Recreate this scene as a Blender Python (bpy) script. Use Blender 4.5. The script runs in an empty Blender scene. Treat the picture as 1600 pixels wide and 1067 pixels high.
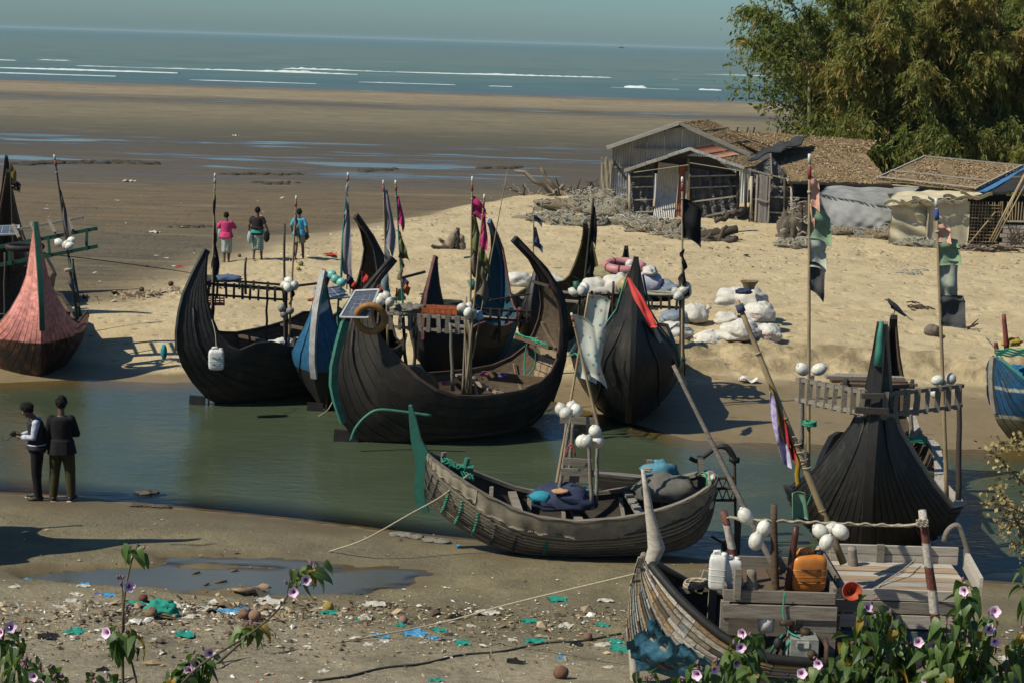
import bpy, math, random
import numpy as np
from mathutils import Vector, Matrix, noise as mnoise
rad = math.radians
rng = random.Random(7)
nr = np.random.RandomState(5)
scene = bpy.context.scene
C = scene.collection

# ------------------------------------------------------------------ camera
CAM_Z, FPX, PITCH, ROLL = 7.9, 2600.0, math.atan(467/2600.0), rad(1.74)
F_ = Vector((0, math.cos(PITCH), -math.sin(PITCH)))
_r0 = Vector((1, 0, 0)); _u0 = Vector((0, math.sin(PITCH), math.cos(PITCH)))
R_ = _r0*math.cos(ROLL)+_u0*math.sin(ROLL)
U_ = _u0*math.cos(ROLL)-_r0*math.sin(ROLL)
cam_d = bpy.data.cameras.new('camera'); cam = bpy.data.objects.new('camera', cam_d); C.objects.link(cam)
m = Matrix((R_, U_, -F_)).transposed().to_4x4(); m.translation = Vector((0, 0, CAM_Z))
cam.matrix_world = m
cam_d.sensor_width = 36; cam_d.lens = FPX/1600*36; cam_d.clip_start = 0.2; cam_d.clip_end = 60000
scene.camera = cam

# ------------------------------------------------------------------ light
SUN_EL = rad(47); SUN_AZ = math.atan2(-1.0, -0.42)      # sun stands to the left and a little behind the camera
w = bpy.data.worlds.new('World'); scene.world = w; w.use_nodes = True
nt = w.node_tree; nt.nodes.clear()
out = nt.nodes.new('ShaderNodeOutputWorld'); bg = nt.nodes.new('ShaderNodeBackground')
sky = nt.nodes.new('ShaderNodeTexSky'); sky.sky_type = 'NISHITA'; sky.sun_disc = False
sky.sun_elevation = SUN_EL; sky.sun_rotation = SUN_AZ; sky.air_density = 1.0; sky.dust_density = 0.7; sky.ozone_density = 2.0
tint = nt.nodes.new('ShaderNodeMix'); tint.data_type = 'RGBA'; tint.blend_type = 'MULTIPLY'; tint.inputs[0].default_value = 1
tint.inputs[7].default_value = (0.48, 0.72, 0.91, 1)
nt.links.new(sky.outputs[0], tint.inputs[6]); nt.links.new(tint.outputs[2], bg.inputs[0])
bg.inputs[1].default_value = 0.06
nt.links.new(bg.outputs[0], out.inputs[0])
sun_d = bpy.data.lights.new('sun', 'SUN'); sun_d.energy = 3.6; sun_d.angle = rad(0.53); sun_d.color = (1.0, 0.93, 0.76)
sun = bpy.data.objects.new('sun', sun_d); C.objects.link(sun)
sdir = Vector((math.sin(SUN_AZ)*math.cos(SUN_EL), math.cos(SUN_AZ)*math.cos(SUN_EL), math.sin(SUN_EL)))
sun.rotation_euler = sdir.to_track_quat('Z', 'Y').to_euler(); sun.location = (-30, -10, 60)
scene.view_settings.view_transform = 'Standard'; scene.view_settings.look = 'None'
scene.view_settings.exposure = 0.72; scene.view_settings.gamma = 1; scene.view_settings.use_curve_mapping = False
scene.render.engine = 'CYCLES'
scene.cycles.max_bounces = 6; scene.cycles.transparent_max_bounces = 12; scene.cycles.use_denoising = True

# ------------------------------------------------------------------ where a pixel of the photograph (1600 wide) lies in the place
def ray(px, py): return (F_ + R_*((px-800)/FPX) + U_*((533.5-py)/FPX))
def G(px, py, z=0.0):
    d = ray(px, py); t = (z-CAM_Z)/d.z
    return Vector((d.x*t, d.y*t, z))
def W(px, py, Y):
    d = ray(px, py); t = Y/d.y
    return Vector((d.x*t, Y, CAM_Z+d.z*t))
def sc(Y): return Y/FPX            # metres for one pixel at distance Y

# ------------------------------------------------------------------ objects
def obj(name, me, parent=None, mat=None, **props):
    o = bpy.data.objects.new(name, me); C.objects.link(o)
    if mat is not None and me is not None and len(me.materials) == 0: me.materials.append(mat)
    if parent is not None: o.parent = parent
    for k, v in props.items(): o[k] = v
    return o
def thing(name, label, cat, loc=(0, 0, 0), rz=0, group=None):
    o = bpy.data.objects.new(name, None); C.objects.link(o); o.empty_display_size = .2
    o.location = loc; o.rotation_euler = (0, 0, rz); o['label'] = label; o['category'] = cat
    if group: o['group'] = group
    return o
def tag(o, label, cat, group=None):
    o['label'] = label; o['category'] = cat
    if group: o['group'] = group
    return o
def loc_of(root, p):               # world point -> the root's own frame
    M = Matrix.Translation(root.location) @ root.rotation_euler.to_matrix().to_4x4()
    return M.inverted() @ Vector(p)
def copy_tree(o, parent=None):
    c = o.copy(); C.objects.link(c)
    if parent is not None: c.parent = parent
    for ch in [x for x in bpy.data.objects if x.parent == o and x is not c]: copy_tree(ch, c)
    return c

def catmull(pts, n):
    P = [Vector(p) for p in pts]; P = [P[0]*2-P[1]]+P+[P[-1]*2-P[-2]]; res = []
    segs = len(P)-3
    for i in range(n+1):
        u = i/n*segs; k = min(int(u), segs-1); t = u-k
        a, b, c, d = P[k:k+4]
        res.append(0.5*((2*b)+(c-a)*t+(2*a-5*b+4*c-d)*t*t+(3*b-a-3*c+d)*t**3))
    return res

class MB:
    def __init__(s, M=None): s.v = []; s.f = []; s.M = M
    def add(s, vs, fs):
        k = len(s.v); s.v += [tuple(x) for x in vs]; s.f += [tuple(i+k for i in f) for f in fs]; return s
    def box(s, c, d, rot=None):
        c = Vector(c); R = rot if rot is not None else Matrix.Identity(3)
        vs = [c+R@Vector((x*d[0]/2, y*d[1]/2, z*d[2]/2)) for x in (-1, 1) for y in (-1, 1) for z in (-1, 1)]
        return s.add(vs, [(0, 1, 3, 2), (4, 6, 7, 5), (0, 4, 5, 1), (2, 3, 7, 6), (0, 2, 6, 4), (1, 5, 7, 3)])
    def beam(s, a, b, wd, th, up=(0, 0, 1)):
        a = Vector(a); b = Vector(b); d = b-a; L = d.length; d = d/L; u = Vector(up)
        sd = d.cross(u)
        if sd.length < 1e-3: sd = d.cross(Vector((0, 1, 0)))
        sd.normalize(); u = sd.cross(d)
        return s.box((a+b)/2, (L, wd, th), Matrix((d, sd, u)).transposed())
    def tube(s, pts, r, n=8, cap=True, flat=1.0):
        pts = [Vector(p) for p in pts]; k = len(pts); rings = []
        rr = r if isinstance(r, (list, tuple)) else [r]*k
        prev = None
        for i, p in enumerate(pts):
            d = (pts[min(i+1, k-1)]-pts[max(i-1, 0)]).normalized()
            if prev is None:
                a = d.cross(Vector((0, 0, 1)));  a = a if a.length > .05 else d.cross(Vector((0, 1, 0)))
            else: a = prev-d*prev.dot(d)
            a.normalize(); prev = a; b = d.cross(a)
            rings.append([p+a*(rr[i]*math.cos(2*math.pi*j/n))+b*(rr[i]*flat*math.sin(2*math.pi*j/n)) for j in range(n)])
        return s.loft(rings, cap)
    def loft(s, rings, cap=True, closed=True):
        n = len(rings[0]); vs = [p for q in rings for p in q]; fs = []
        for i in range(len(rings)-1):
            for j in range(n if closed else n-1):
                a = i*n+j; b = i*n+(j+1) % n
                fs.append((a, b, b+n, a+n))
        if cap and closed: fs += [tuple(range(n))[::-1], tuple((len(rings)-1)*n+j for j in range(n))]
        return s.add(vs, fs)
    def ball(s, c, r, nu=12, nv=8, rot=None, f=None):
        c = Vector(c); r = (r, r, r) if not isinstance(r, (tuple, list)) else r; vs = []; fs = []
        R = rot if rot is not None else Matrix.Identity(3)
        for i in range(nv+1):
            th = math.pi*i/nv
            for j in range(nu):
                ph = 2*math.pi*j/nu
                p = Vector((math.sin(th)*math.cos(ph), math.sin(th)*math.sin(ph), math.cos(th)))
                k = f(p) if f else 1.0
                vs.append(c+R@Vector((p.x*r[0]*k, p.y*r[1]*k, p.z*r[2]*k)))
        for i in range(nv):
            for j in range(nu):
                a = i*nu+j; b = i*nu+(j+1) % nu
                fs.append((a, a+nu, b+nu, b))
        return s.add(vs, fs)
    def grid(s, fn, nu, nv):
        vs = [fn(i/nu, j/nv) for i in range(nu+1) for j in range(nv+1)]
        return s.add(vs, [(i*(nv+1)+j, (i+1)*(nv+1)+j, (i+1)*(nv+1)+j+1, i*(nv+1)+j+1) for i in range(nu) for j in range(nv)])
    def sheet(s, fn, nu, nv, th=.004):     # a cloth or metal sheet with thickness
        g = MB(); g.grid(fn, nu, nv); n = len(g.v)
        me = bpy.data.meshes.new('t'); me.from_pydata(g.v, [], g.f); me.update()
        no = [v.normal.copy() for v in me.vertices]; bpy.data.meshes.remove(me)
        vs = [Vector(p)+q*th/2 for p, q in zip(g.v, no)]+[Vector(p)-q*th/2 for p, q in zip(g.v, no)]
        fs = g.f+[tuple(i+n for i in f[::-1]) for f in g.f]
        w = nv+1; b = [i*w for i in range(nu+1)]+[nu*w+j for j in range(1, nv+1)]+[i*w+nv for i in range(nu-1, -1, -1)]+[j for j in range(nv-1, -1, -1)]
        for a, c in zip(b[:-1], b[1:]): fs.append((a, c, c+n, a+n))
        return s.add(vs, fs)
    def mesh(s, name, mat=None, smooth=False, frame=None):
        me = bpy.data.meshes.new(name)
        vs = s.v
        if frame is not None:
            Mi = (Matrix.Translation(frame.location) @ frame.rotation_euler.to_matrix().to_4x4()).inverted()
            vs = [tuple(Mi @ Vector(p)) for p in vs]
        me.from_pydata(vs, [], s.f); me.validate(); me.update()
        if mat is not None: me.materials.append(mat)
        if smooth: me.polygons.foreach_set('use_smooth', [True]*len(me.polygons))
        if smooth == 2: me.set_sharp_from_angle(angle=rad(38))
        return me
    # build: local=True -> vertices are already in the parent's frame; otherwise world
    def build(s, name, mat, parent=None, smooth=False, local=False, root=None, **props):
        r = root if root is not None else parent
        me = s.mesh(name, mat, smooth, None if (local or r is None) else r)
        return obj(name, me, parent, **props)

def remesh(me, vox, smooth=4, name=None):
    o = bpy.data.objects.new('tmp', me); C.objects.link(o)
    md = o.modifiers.new('r', 'REMESH'); md.mode = 'VOXEL'; md.voxel_size = vox; md.use_smooth_shade = True
    if smooth:
        sm = o.modifiers.new('s', 'SMOOTH'); sm.iterations = smooth; sm.factor = .5
    dg = bpy.context.evaluated_depsgraph_get(); ev = o.evaluated_get(dg)
    n = bpy.data.meshes.new_from_object(ev); mats = list(me.materials)
    bpy.data.objects.remove(o)
    n.materials.clear()
    for q in mats: n.materials.append(q)
    n.name = name or me.name
    return n

# ------------------------------------------------------------------ materials
class NT:
    def __init__(s, name):
        s.m = bpy.data.materials.new(name); s.m.use_nodes = True; s.t = s.m.node_tree; s.t.nodes.clear()
        s.out = s.n('OutputMaterial'); s.b = s.n('BsdfPrincipled'); s.l(s.b.outputs[0], s.out.inputs[0])
        s.tc = s.n('TexCoord')
    def n(s, k): return s.t.nodes.new('ShaderNode'+k)
    def l(s, a, b): s.t.links.new(a, b)
    def put(s, sock, v):
        if hasattr(v, 'is_output'): s.l(v, sock)
        else:
            if isinstance(v, (tuple, list)) and len(v) == 3 and sock.type == 'RGBA': v = (*v, 1)
            sock.default_value = v
    def vec(s, scale=(1, 1, 1), src='Object', rot=(0, 0, 0)):
        mp = s.n('Mapping'); mp.inputs['Scale'].default_value = scale; mp.inputs['Rotation'].default_value = rot
        s.l(s.tc.outputs[src], mp.inputs[0]); return mp.outputs[0]
    def noise(s, scale=5, detail=6, rough=.6, vec=None, dist=0):
        q = s.n('TexNoise'); q.inputs['Scale'].default_value = scale; q.inputs['Detail'].default_value = detail
        q.inputs['Roughness'].default_value = rough; q.inputs['Distortion'].default_value = dist
        s.l(vec if vec is not None else s.tc.outputs['Object'], q.inputs['Vector']); return q.outputs[0]
    def vor(s, scale=5, vec=None, out=0, feat='F1'):
        q = s.n('TexVoronoi'); q.feature = feat; q.inputs['Scale'].default_value = scale
        s.l(vec if vec is not None else s.tc.outputs['Object'], q.inputs['Vector']); return q.outputs[out]
    def ramp(s, f, stops):
        q = s.n('ValToRGB'); e = q.color_ramp.elements
        while len(e) < len(stops): e.new(.5)
        for i, (p, c) in enumerate(stops):
            e[i].position = p; e[i].color = (*c, 1) if isinstance(c, (tuple, list)) else (c, c, c, 1)
        s.l(f, q.inputs[0]); return q.outputs[0]
    def mix(s, f, a, b, mode='MIX'):
        q = s.n('Mix'); q.data_type = 'RGBA'; q.blend_type = mode
        s.put(q.inputs[0], f); s.put(q.inputs[6], a); s.put(q.inputs[7], b); return q.outputs[2]
    def math(s, op, a, b=0.0, clamp=False):
        q = s.n('Math'); q.operation = op; q.use_clamp = clamp; s.put(q.inputs[0], a); s.put(q.inputs[1], b); return q.outputs[0]
    def attr(s, name, out=2):
        q = s.n('Attribute'); q.attribute_name = name; return q.outputs[out]
    def rand(s): return s.n('ObjectInfo').outputs['Random']
    def bump(s, h, strength=.3, dist=.01, prev=None):
        q = s.n('Bump'); q.inputs['Strength'].default_value = strength; q.inputs['Distance'].default_value = dist
        s.l(h, q.inputs['Height'])
        if prev is not None: s.l(prev, q.inputs['Normal'])
        return q.outputs[0]
    def done(s, col, rough=.7, normal=None, spec=.3, **kw):
        s.put(s.b.inputs['Base Color'], col); s.put(s.b.inputs['Roughness'], rough)
        s.b.inputs['Specular IOR Level'].default_value = spec
        if normal is not None: s.l(normal, s.b.inputs['Normal'])
        for k, v in kw.items(): s.put(s.b.inputs[k.replace('_', ' ')], v)
        return s.m

def mat(name, c, c2=None, rough=.7, scale=6, stretch=(1, 1, 1), bump=.3, bdist=.01, spec=.3, var=.25, c3=None, rnd=.25, metal=0, fine=60):
    """weathered surface: broad blotches c -> c2, fine grain, a little per-piece variation"""
    t = NT(name); c2 = c2 or tuple(x*.6 for x in c)
    a = t.noise(scale, 8, .65, t.vec(stretch)); b = t.noise(fine, 4, .6, t.vec(stretch))
    stops = [(.32, c2), (.58, c)] if c3 is None else [(.30, c2), (.52, c), (.72, c3)]
    col = t.ramp(a, stops)
    col = t.mix(t.ramp(b, [(.3, .0), (.75, var)]), col, (.01, .01, .01))
    if rnd: col = t.mix(1.0, col, t.ramp(t.rand(), [(0, 1-rnd), (1, 1.0+rnd*.5)]), 'MULTIPLY')
    h = t.math('ADD', t.math('MULTIPLY', a, .6), t.math('MULTIPLY', b, .4))
    r = t.ramp(b, [(.2, max(rough-.12, .05)), (.8, min(rough+.12, 1))])
    return t.done(col, r, t.bump(h, bump, bdist), spec, Metallic=metal)

WS = (.6, 6, 6)
tar = mat('tarred_wood', (.014, .0135, .013), (.030, .026, .022), .5, 3, (.5, 4, 4), .5, .012, .35, .35, (.010, .010, .011))
tar2 = mat('tarred_wood_brown', (.020, .017, .014), (.045, .034, .025), .6, 3, (.5, 4, 4), .5, .012, .3, .3)
innerw = mat('hull_inside_wood', (.12, .085, .055), (.05, .038, .027), .8, 3, (.6, 5, 5), .5, .012)
deckw = mat('bare_plank_wood', (.34, .25, .165), (.22, .155, .10), .8, 3, (.8, 7, 7), .4, .008)
greyw = mat('weathered_grey_wood', (.27, .24, .20), (.13, .11, .09), .85, 4, (.7, 9, 9), .6, .01, var=.45)
palew = mat('bleached_pale_wood', (.45, .41, .355), (.27, .24, .20), .85, 4, (.7, 9, 9), .6, .01, var=.35)
brownw = mat('brown_wood', (.13, .085, .05), (.06, .04, .026), .8, 4, (.7, 8, 8), .5, .01)
darkw = mat('dark_old_wood', (.055, .045, .036), (.025, .021, .018), .8, 4, (.7, 8, 8), .5, .01)
bamboo_m = mat('bamboo_pole', (.33, .25, .14), (.20, .145, .085), .55, 3, (1, 1, .5), .2, .004)
teal_p = mat('teal_green_paint', (.035, .21, .155), (.045, .13, .10), .55, 7, (1, 1, 1), .4, .006, var=.4)
green_p = mat('dark_green_paint', (.012, .085, .052), (.02, .05, .035), .55, 7, bump=.3, var=.3)
white_p = mat('chalky_white_paint', (.50, .50, .48), (.30, .29, .27), .65, 6, bump=.4, var=.4)
blue_p = mat('blue_paint', (.016, .085, .16), (.02, .06, .10), .5, 5, (.5, 4, 4), bump=.3, var=.3)
red_p = mat('faded_red_paint', (.30, .055, .04), (.16, .03, .025), .6, 8, var=.35)
orange_p = mat('orange_stripe_paint', (.42, .13, .02), (.25, .08, .02), .6, 8)
def pole_stripes():
    t = NT('red_white_banded_paint'); x = t.n('SeparateXYZ'); t.l(t.tc.outputs['Object'], x.inputs[0])
    s = t.math('FRACT', t.math('MULTIPLY', x.outputs[2], 1.9)); n = t.noise(14, 6)
    s = t.math('GREATER_THAN', t.math('ADD', s, t.math('MULTIPLY', n, .08)), .55)
    col = t.mix(s, (.40, .37, .33), (.10, .022, .016))
    col = t.mix(t.ramp(t.noise(30, 5), [(.45, 0), (.7, .8)]), col, (.13, .10, .08))
    return t.done(col, .7, t.bump(n, .4, .006))
banded = pole_stripes()
foam_w = mat('white_float_plastic', (.64, .63, .57), (.40, .375, .30), .45, 2.2, bump=.12, spec=.4, var=.3, rnd=.3, c3=(.66, .65, .61))
rope_m = mat('pale_rope', (.38, .33, .24), (.22, .19, .14), .9, 40, bump=.6)
rope_g = mat('green_rope', (.03, .27, .17), (.02, .15, .10), .8, 40, bump=.6)
rope_d = mat('dark_rope', (.05, .06, .055), (.03, .035, .03), .9, 40, bump=.6)
iron = mat('rusty_iron', (.075, .045, .032), (.03, .022, .02), .75, 12, bump=.4, metal=.3)
rubber = mat('black_rubber', (.012, .012, .013), (.02, .02, .02), .65, 12, bump=.2, var=.1)
def cloth(name, c, c2=None, scale=10, trans=.25):
    t = NT(name); a = t.noise(scale, 6); b = t.noise(140, 3)
    col = t.ramp(a, [(.3, c2 or tuple(x*.72 for x in c)), (.65, c)])
    return t.done(col, .85, t.bump(t.math('ADD', t.math('MULTIPLY', a, 1.0), t.math('MULTIPLY', b, .2)), .5, .02), .15)

# ================================================================== GROUND
def vnoise(x, y, seed=0):
    xi = np.floor(x).astype(np.int64); yi = np.floor(y).astype(np.int64); fx = x-xi; fy = y-yi
    fx = fx*fx*(3-2*fx); fy = fy*fy*(3-2*fy)
    def h(a, b):
        n = (a*374761393+b*668265263+seed*974634541) & 0x7fffffff
        n = ((n ^ (n >> 13))*1274126177) & 0x7fffffff
        return ((n ^ (n >> 16)) & 0xffff)/65535.0
    a = h(xi, yi); b = h(xi+1, yi); c = h(xi, yi+1); d = h(xi+1, yi+1)
    return (a*(1-fx)+b*fx)*(1-fy)+(c*(1-fx)+d*fx)*fy
def fbm(x, y, o=4, seed=0):
    s = 0; a = .5
    for i in range(o): s = s+a*(vnoise(x*2**i, y*2**i, seed+i)-.5); a *= .5
    return s
def curve_px(pts, z):
    q = sorted([tuple(G(a, b, z))[:2] for a, b in pts]); return np.array([p[0] for p in q]), np.array([p[1] for p in q])
nX, nY = curve_px([(-900, 724), (-300, 752), (0, 771), (120, 777), (230, 789), (450, 811), (620, 832), (800, 851), (1000, 864), (1180, 880), (1400, 898), (1600, 914), (2200, 960), (2900, 1010)], 0)
fX, fY = curve_px([(-1500, 560), (-400, 590), (0, 598), (130, 592), (250, 598), (400, 592), (600, 594), (850, 622), (950, 650), (1080, 688), (1250, 693), (1500, 702), (1700, 706), (2300, 725), (3000, 750)], 0)
tX, tY = curve_px([(-1500, 530), (-400, 560), (130, 560), (250, 580), (600, 580), (900, 584), (1080, 588), (1300, 592), (1600, 597), (2300, 620), (3000, 640)], .12)
cX, cY = curve_px([(-1500, 450), (-400, 470), (130, 488), (260, 500), (500, 490), (800, 500), (1000, 522), (1080, 530), (1300, 545), (1600, 562), (2300, 585), (3000, 600)], .62)
_b = sorted([tuple(G(a, b, .6))[:2][::-1] for a, b in [(-500, 545), (0, 497), (130, 470), (300, 420), (480, 372), (600, 345), (700, 325), (800, 313), (960, 302), (1160, 285), (1500, 268), (2200, 250), (4200, 190)]])
bY, bX = np.array([p[0] for p in _b]), np.array([p[1] for p in _b])
def sm(a, b, x): t = np.clip((x-a)/(b-a), 0, 1); return t*t*(3-2*t)
PUD = G(345, 903, .13); PUDZ = .118
def hfield(X, Y, full=False):
    X = np.asarray(X, float); Y = np.asarray(Y, float)
    n = np.interp(X, nX, nY); f = np.interp(X, fX, fY); t = np.maximum(np.interp(X, tX, tY), f+.8); c = np.maximum(np.interp(X, cX, cY), t+.5)
    d = n-Y                                   # how far up the near bank
    near = np.where(d < 0, 0, np.interp(d, [0, 1.0, 3.2, 4.6, 6.2, 8.4, 10.5, 13.5, 18.5, 24, 30], [0, .10, .16, .24, .50, .95, 1.35, 2.25, 4.1, 5.9, 6.3]))
    mid = -.55*sm(0, 1.6, -d)*sm(0, 2.2, f-Y)
    e = Y-f
    wet_rise = .12*np.clip(e/(t-f), 0, 1)
    far = wet_rise+.50*sm(0, 1, (Y-t)/(c-t))
    sand = far+np.clip((Y-c)*.012, 0, .40)
    flat = np.interp(Y, [36, 46, 60, 100, 160, 280, 400], [.5, .40, .30, .08, -.12, -.62, -3.5])
    bx = np.interp(Y, bY, bX)
    wv = 1.2+Y*.03
    mud = 1-sm(-wv, wv, X-bx-2.2*fbm(X*.25, Y*.12, 3, 9)*2)
    mud = mud*sm(0, 3, Y-c)
    land = np.where(e > 0, sand*(1-mud)+np.minimum(flat, sand)*mud, 0)
    z = np.where(d > 0, near, np.where(e > 0, land, mid))
    on_near = (d > 0); on_far = (e > 0)
    amp = np.where(on_near, .05*sm(.2, 2.5, d)+.10*sm(5, 8, d), np.where(on_far, .03*sm(0, 3, e)*(1-mud)+.015*mud*np.clip(60/Y, 0, 1), .01))
    z = z+amp*fbm(X*.8, Y*.8, 5, 3)*2
    berm = sm(.0, .35, (Y-t)/(c-t))*(1-sm(.9, 1.6, (Y-t)/(c-t)))*on_far*sm(-2, 3, X)
    z = z+berm*.30*(vnoise(X*2.6, Y*3.1, 4)-.45)+berm*.20*(vnoise(X*6, Y*6, 5)-.5)
    foot = on_far*(1-mud)*sm(1, 2, (Y-t)/(c-t))
    z = z-foot*.075*sm(.60, .8, vnoise(X*3.0, Y*3.0, 21))+foot*.03*(vnoise(X*1.7, Y*1.7, 22)-.5)
    # the hollow the puddle stands in
    q = ((X-PUD.x)/2.35)**2+((Y-PUD.y-.12*(X-PUD.x))/.95)**2+3.0*fbm(X*.8, Y*1.9, 4, 31)
    pud = (1-sm(.55, 1.2, q))*on_near
    z = z*(1-pud)+.055*pud
    if not full: return z
    wet = np.where(on_near, 1-sm(.2, 1.6, d+2*fbm(X, Y, 3, 12)), np.where(on_far, (1-sm(.72, 1.25, e/np.maximum(t-f, .5)+.9*fbm(X*.5, Y*.9, 4, 14))), 1))
    wet = np.maximum(wet, (1-sm(.75, 1.9, q))*on_near)
    return z, wet, mud, np.where(on_near, 1.0, 0.0), berm, d
def ground_z(x, y): return float(hfield(np.array([x]), np.array([y]))[0])
def Gg(px, py):                     # pixel -> point on the ground
    z = .3
    for _ in range(7):
        p = G(px, py, z); z = ground_z(p.x, p.y)
    p.z = z; return p

ys = list(np.arange(-14, 14, 1.0))+list(np.arange(14, 48, .13))+list(np.arange(48, 82, .3))
y = 82.0
while y < 430: ys.append(y); y *= 1.018
ys = np.array(ys); NU = 420; us = np.linspace(-1.7, 1.7, NU)
YY, UU = np.meshgrid(ys, us, indexing='ij'); XX = UU*(8+.36*np.abs(YY))
Z, WET, MUD, BANK, BERM, DD = hfield(XX, YY, True)
def np_mesh(name, co, quads, attrs=None, smooth=True):
    me = bpy.data.meshes.new(name); nv = len(co); nq = len(quads); k = quads.shape[1]
    me.vertices.add(nv); me.vertices.foreach_set('co', np.ascontiguousarray(co, np.float32).ravel())
    me.loops.add(nq*k); me.loops.foreach_set('vertex_index', np.ascontiguousarray(quads, np.int32).ravel())
    me.polygons.add(nq); me.polygons.foreach_set('loop_start', np.arange(0, nq*k, k, dtype=np.int32))
    me.polygons.foreach_set('use_smooth', np.full(nq, smooth)); me.update(calc_edges=True)
    for kk, a in (attrs or {}).items():
        q = me.attributes.new(kk, 'FLOAT', 'POINT'); q.data.foreach_set('value', np.ascontiguousarray(a, np.float32).ravel())
    return me
def grid_quads(nr_, nc):
    i = np.arange(nr_-1)[:, None]*nc+np.arange(nc-1)[None]; i = i.ravel()
    return np.stack([i, i+1, i+nc+1, i+nc], 1)
me = np_mesh('ground', np.stack([XX, YY, Z], 2).reshape(-1, 3), grid_quads(len(ys), NU), dict(wet=WET, mud=MUD, bank=BANK, berm=BERM, up=DD))

t = NT('beach_ground')
P = t.n('SeparateXYZ'); t.l(t.tc.outputs['Object'], P.inputs[0]); PY = P.outputs[1]
big = t.noise(.16, 6, .6); mid_ = t.noise(.9, 8, .65); fine = t.noise(9, 8, .7); grit = t.noise(55, 4, .7); streak = t.noise(1, 7, .62, t.vec((.12, 1.1, 1)))
sand = t.ramp(mid_, [(.25, (.36, .280, .162)), (.5, (.43, .345, .205)), (.75, (.49, .40, .245))])
sand = t.mix(t.ramp(t.noise(.35, 5, .6, t.vec((.5, 1.2, 1))), [(.5, 0), (.72, .5)]), sand, (.30, .215, .125))
sand = t.mix(t.ramp(t.noise(.55, 7, .7), [(.50, 0), (.66, .45)]), sand, (.27, .205, .115))
sand = t.mix(t.ramp(t.noise(2.2, 9, .75), [(.60, 0), (.70, .55)]), sand, (.16, .115, .07))
sand = t.mix(t.ramp(t.vor(1.9, t.vec((.7, 1, 1))), [(.10, .75), (.17, 0)]), sand, (.17, .13, .075))  # dark spots painted into the sand colour as the shade of footprint dents
sand = t.mix(t.ramp(grit, [(.62, 0), (.72, .6)]), sand, (.10, .075, .05))
bank = t.ramp(mid_, [(.28, (.088, .073, .043)), (.48, (.150, .127, .073)), (.72, (.24, .203, .118))])
bank = t.mix(t.ramp(streak, [(.42, 0), (.66, .6)]), bank, (.115, .098, .068))
dry = t.ramp(fine, [(.3, (.17, .142, .095)), (.6, (.30, .255, .17)), (.8, (.37, .32, .22))])
bank = t.mix(t.math('MULTIPLY', t.ramp(t.math('MULTIPLY', t.attr('up'), .1), [(.45, 0), (.66, 1)]), t.ramp(mid_, [(.35, .35), (.55, 1)])), bank, dry)
bank = t.mix(t.ramp(t.noise(14, 8, .8), [(.60, 0), (.66, .7)]), bank, (.055, .042, .03))
bank = t.mix(t.ramp(t.noise(24, 6, .8), [(.66, 0), (.72, .7)]), bank, (.33, .28, .21))
# tidal flats: long bands of damp and drained sand, warped
warp = t.math('MULTIPLY', t.math('SUBTRACT', t.noise(1, 6, .6, t.vec((.035, .10, 1))), .5), 26.0)
yy = t.math('DIVIDE', t.math('ADD', PY, t.math('MULTIPLY', warp, t.ramp(t.math('DIVIDE', PY, 300.0), [(.15, .25), (.6, 1.0)]))), 300.0, True)
flat = t.ramp(yy, [(.13, (.13, .098, .055)), (.165, (.135, .10, .053)), (.20, (.098, .080, .050)), (.235, (.135, .095, .047)), (.27, (.125, .088, .046)), (.295, (.085, .072, .052)), (.325, (.075, .062, .044)),
                   (.40, (.054, .048, .032)), (.47, (.085, .075, .045)), (.55, (.17, .142, .082)), (.63, (.19, .157, .092)), (.69, (.08, .071, .05)), (.75, (.25, .20, .12)), (.86, (.27, .215, .13)), (.93, (.10, .09, .065))])
flat = t.mix(t.ramp(streak, [(.40, .0), (.62, .55)]), flat, (.07, .056, .038))
flat = t.mix(t.ramp(t.noise(1.3, 8, .75, t.vec((.35, 1, 1))), [(.50, 0), (.64, .75)]), flat, (.045, .04, .03))
flat = t.mix(t.ramp(t.noise(1.0, 8, .7, t.vec((.10, .5, 1))), [(.56, 0), (.70, .55)]), flat, (.21, .17, .10))
wetband = t.ramp(yy, [(.19, .0), (.20, .35), (.215, .0), (.285, .0), (.31, .55), (.335, .95), (.37, .6), (.40, 1.0), (.44, .5), (.47, .0), (.56, .05), (.62, .0), (.69, .85), (.73, .15), (.86, .1), (.92, 1.0)])
pools = t.ramp(t.noise(1, 6, .6, t.vec((.075, .30, 1))), [(.50, 0), (.60, 1)])
wetf = t.math('MULTIPLY', wetband, t.math('ADD', t.math('MULTIPLY', pools, .9), .28), True)
MUDA = t.attr('mud'); WETA = t.attr('wet')
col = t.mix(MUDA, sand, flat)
col = t.mix(t.attr('bank'), col, bank)
bermc = t.math('MULTIPLY', t.attr('berm'), t.ramp(t.noise(1.6, 7, .7), [(.42, 0), (.62, .8)]))
col = t.mix(bermc, col, (.15, .11, .062))
wet_col = t.mix(.82, col, (.082, .058, .026))
wet = t.math('MAXIMUM', t.math('MULTIPLY', WETA, t.ramp(mid_, [(.3, .8), (.7, 1)])), t.math('MULTIPLY', wetf, MUDA), True)
col = t.mix(wet, col, wet_col)
rough = t.math('MAXIMUM', t.math('SUBTRACT', .92, t.math('ADD', t.math('MULTIPLY', WETA, .30), t.math('MULTIPLY', t.math('MULTIPLY', wetf, MUDA), .84))), .06)
far_s = t.ramp(t.math('DIVIDE', PY, 300.0), [(.2, 1), (.35, .12)])
fp_ = t.math('MULTIPLY', t.math('SUBTRACT', 1.0, t.attr('bank')), t.ramp(t.vor(2.3, t.vec((1, .8, 1))), [(.05, 0), (.33, .42)]))
hgt = t.math('ADD', t.math('ADD', fp_, t.math('MULTIPLY', mid_, .8)), t.math('ADD', t.math('MULTIPLY', fine, .45), t.math('MULTIPLY', grit, .10)))
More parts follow.
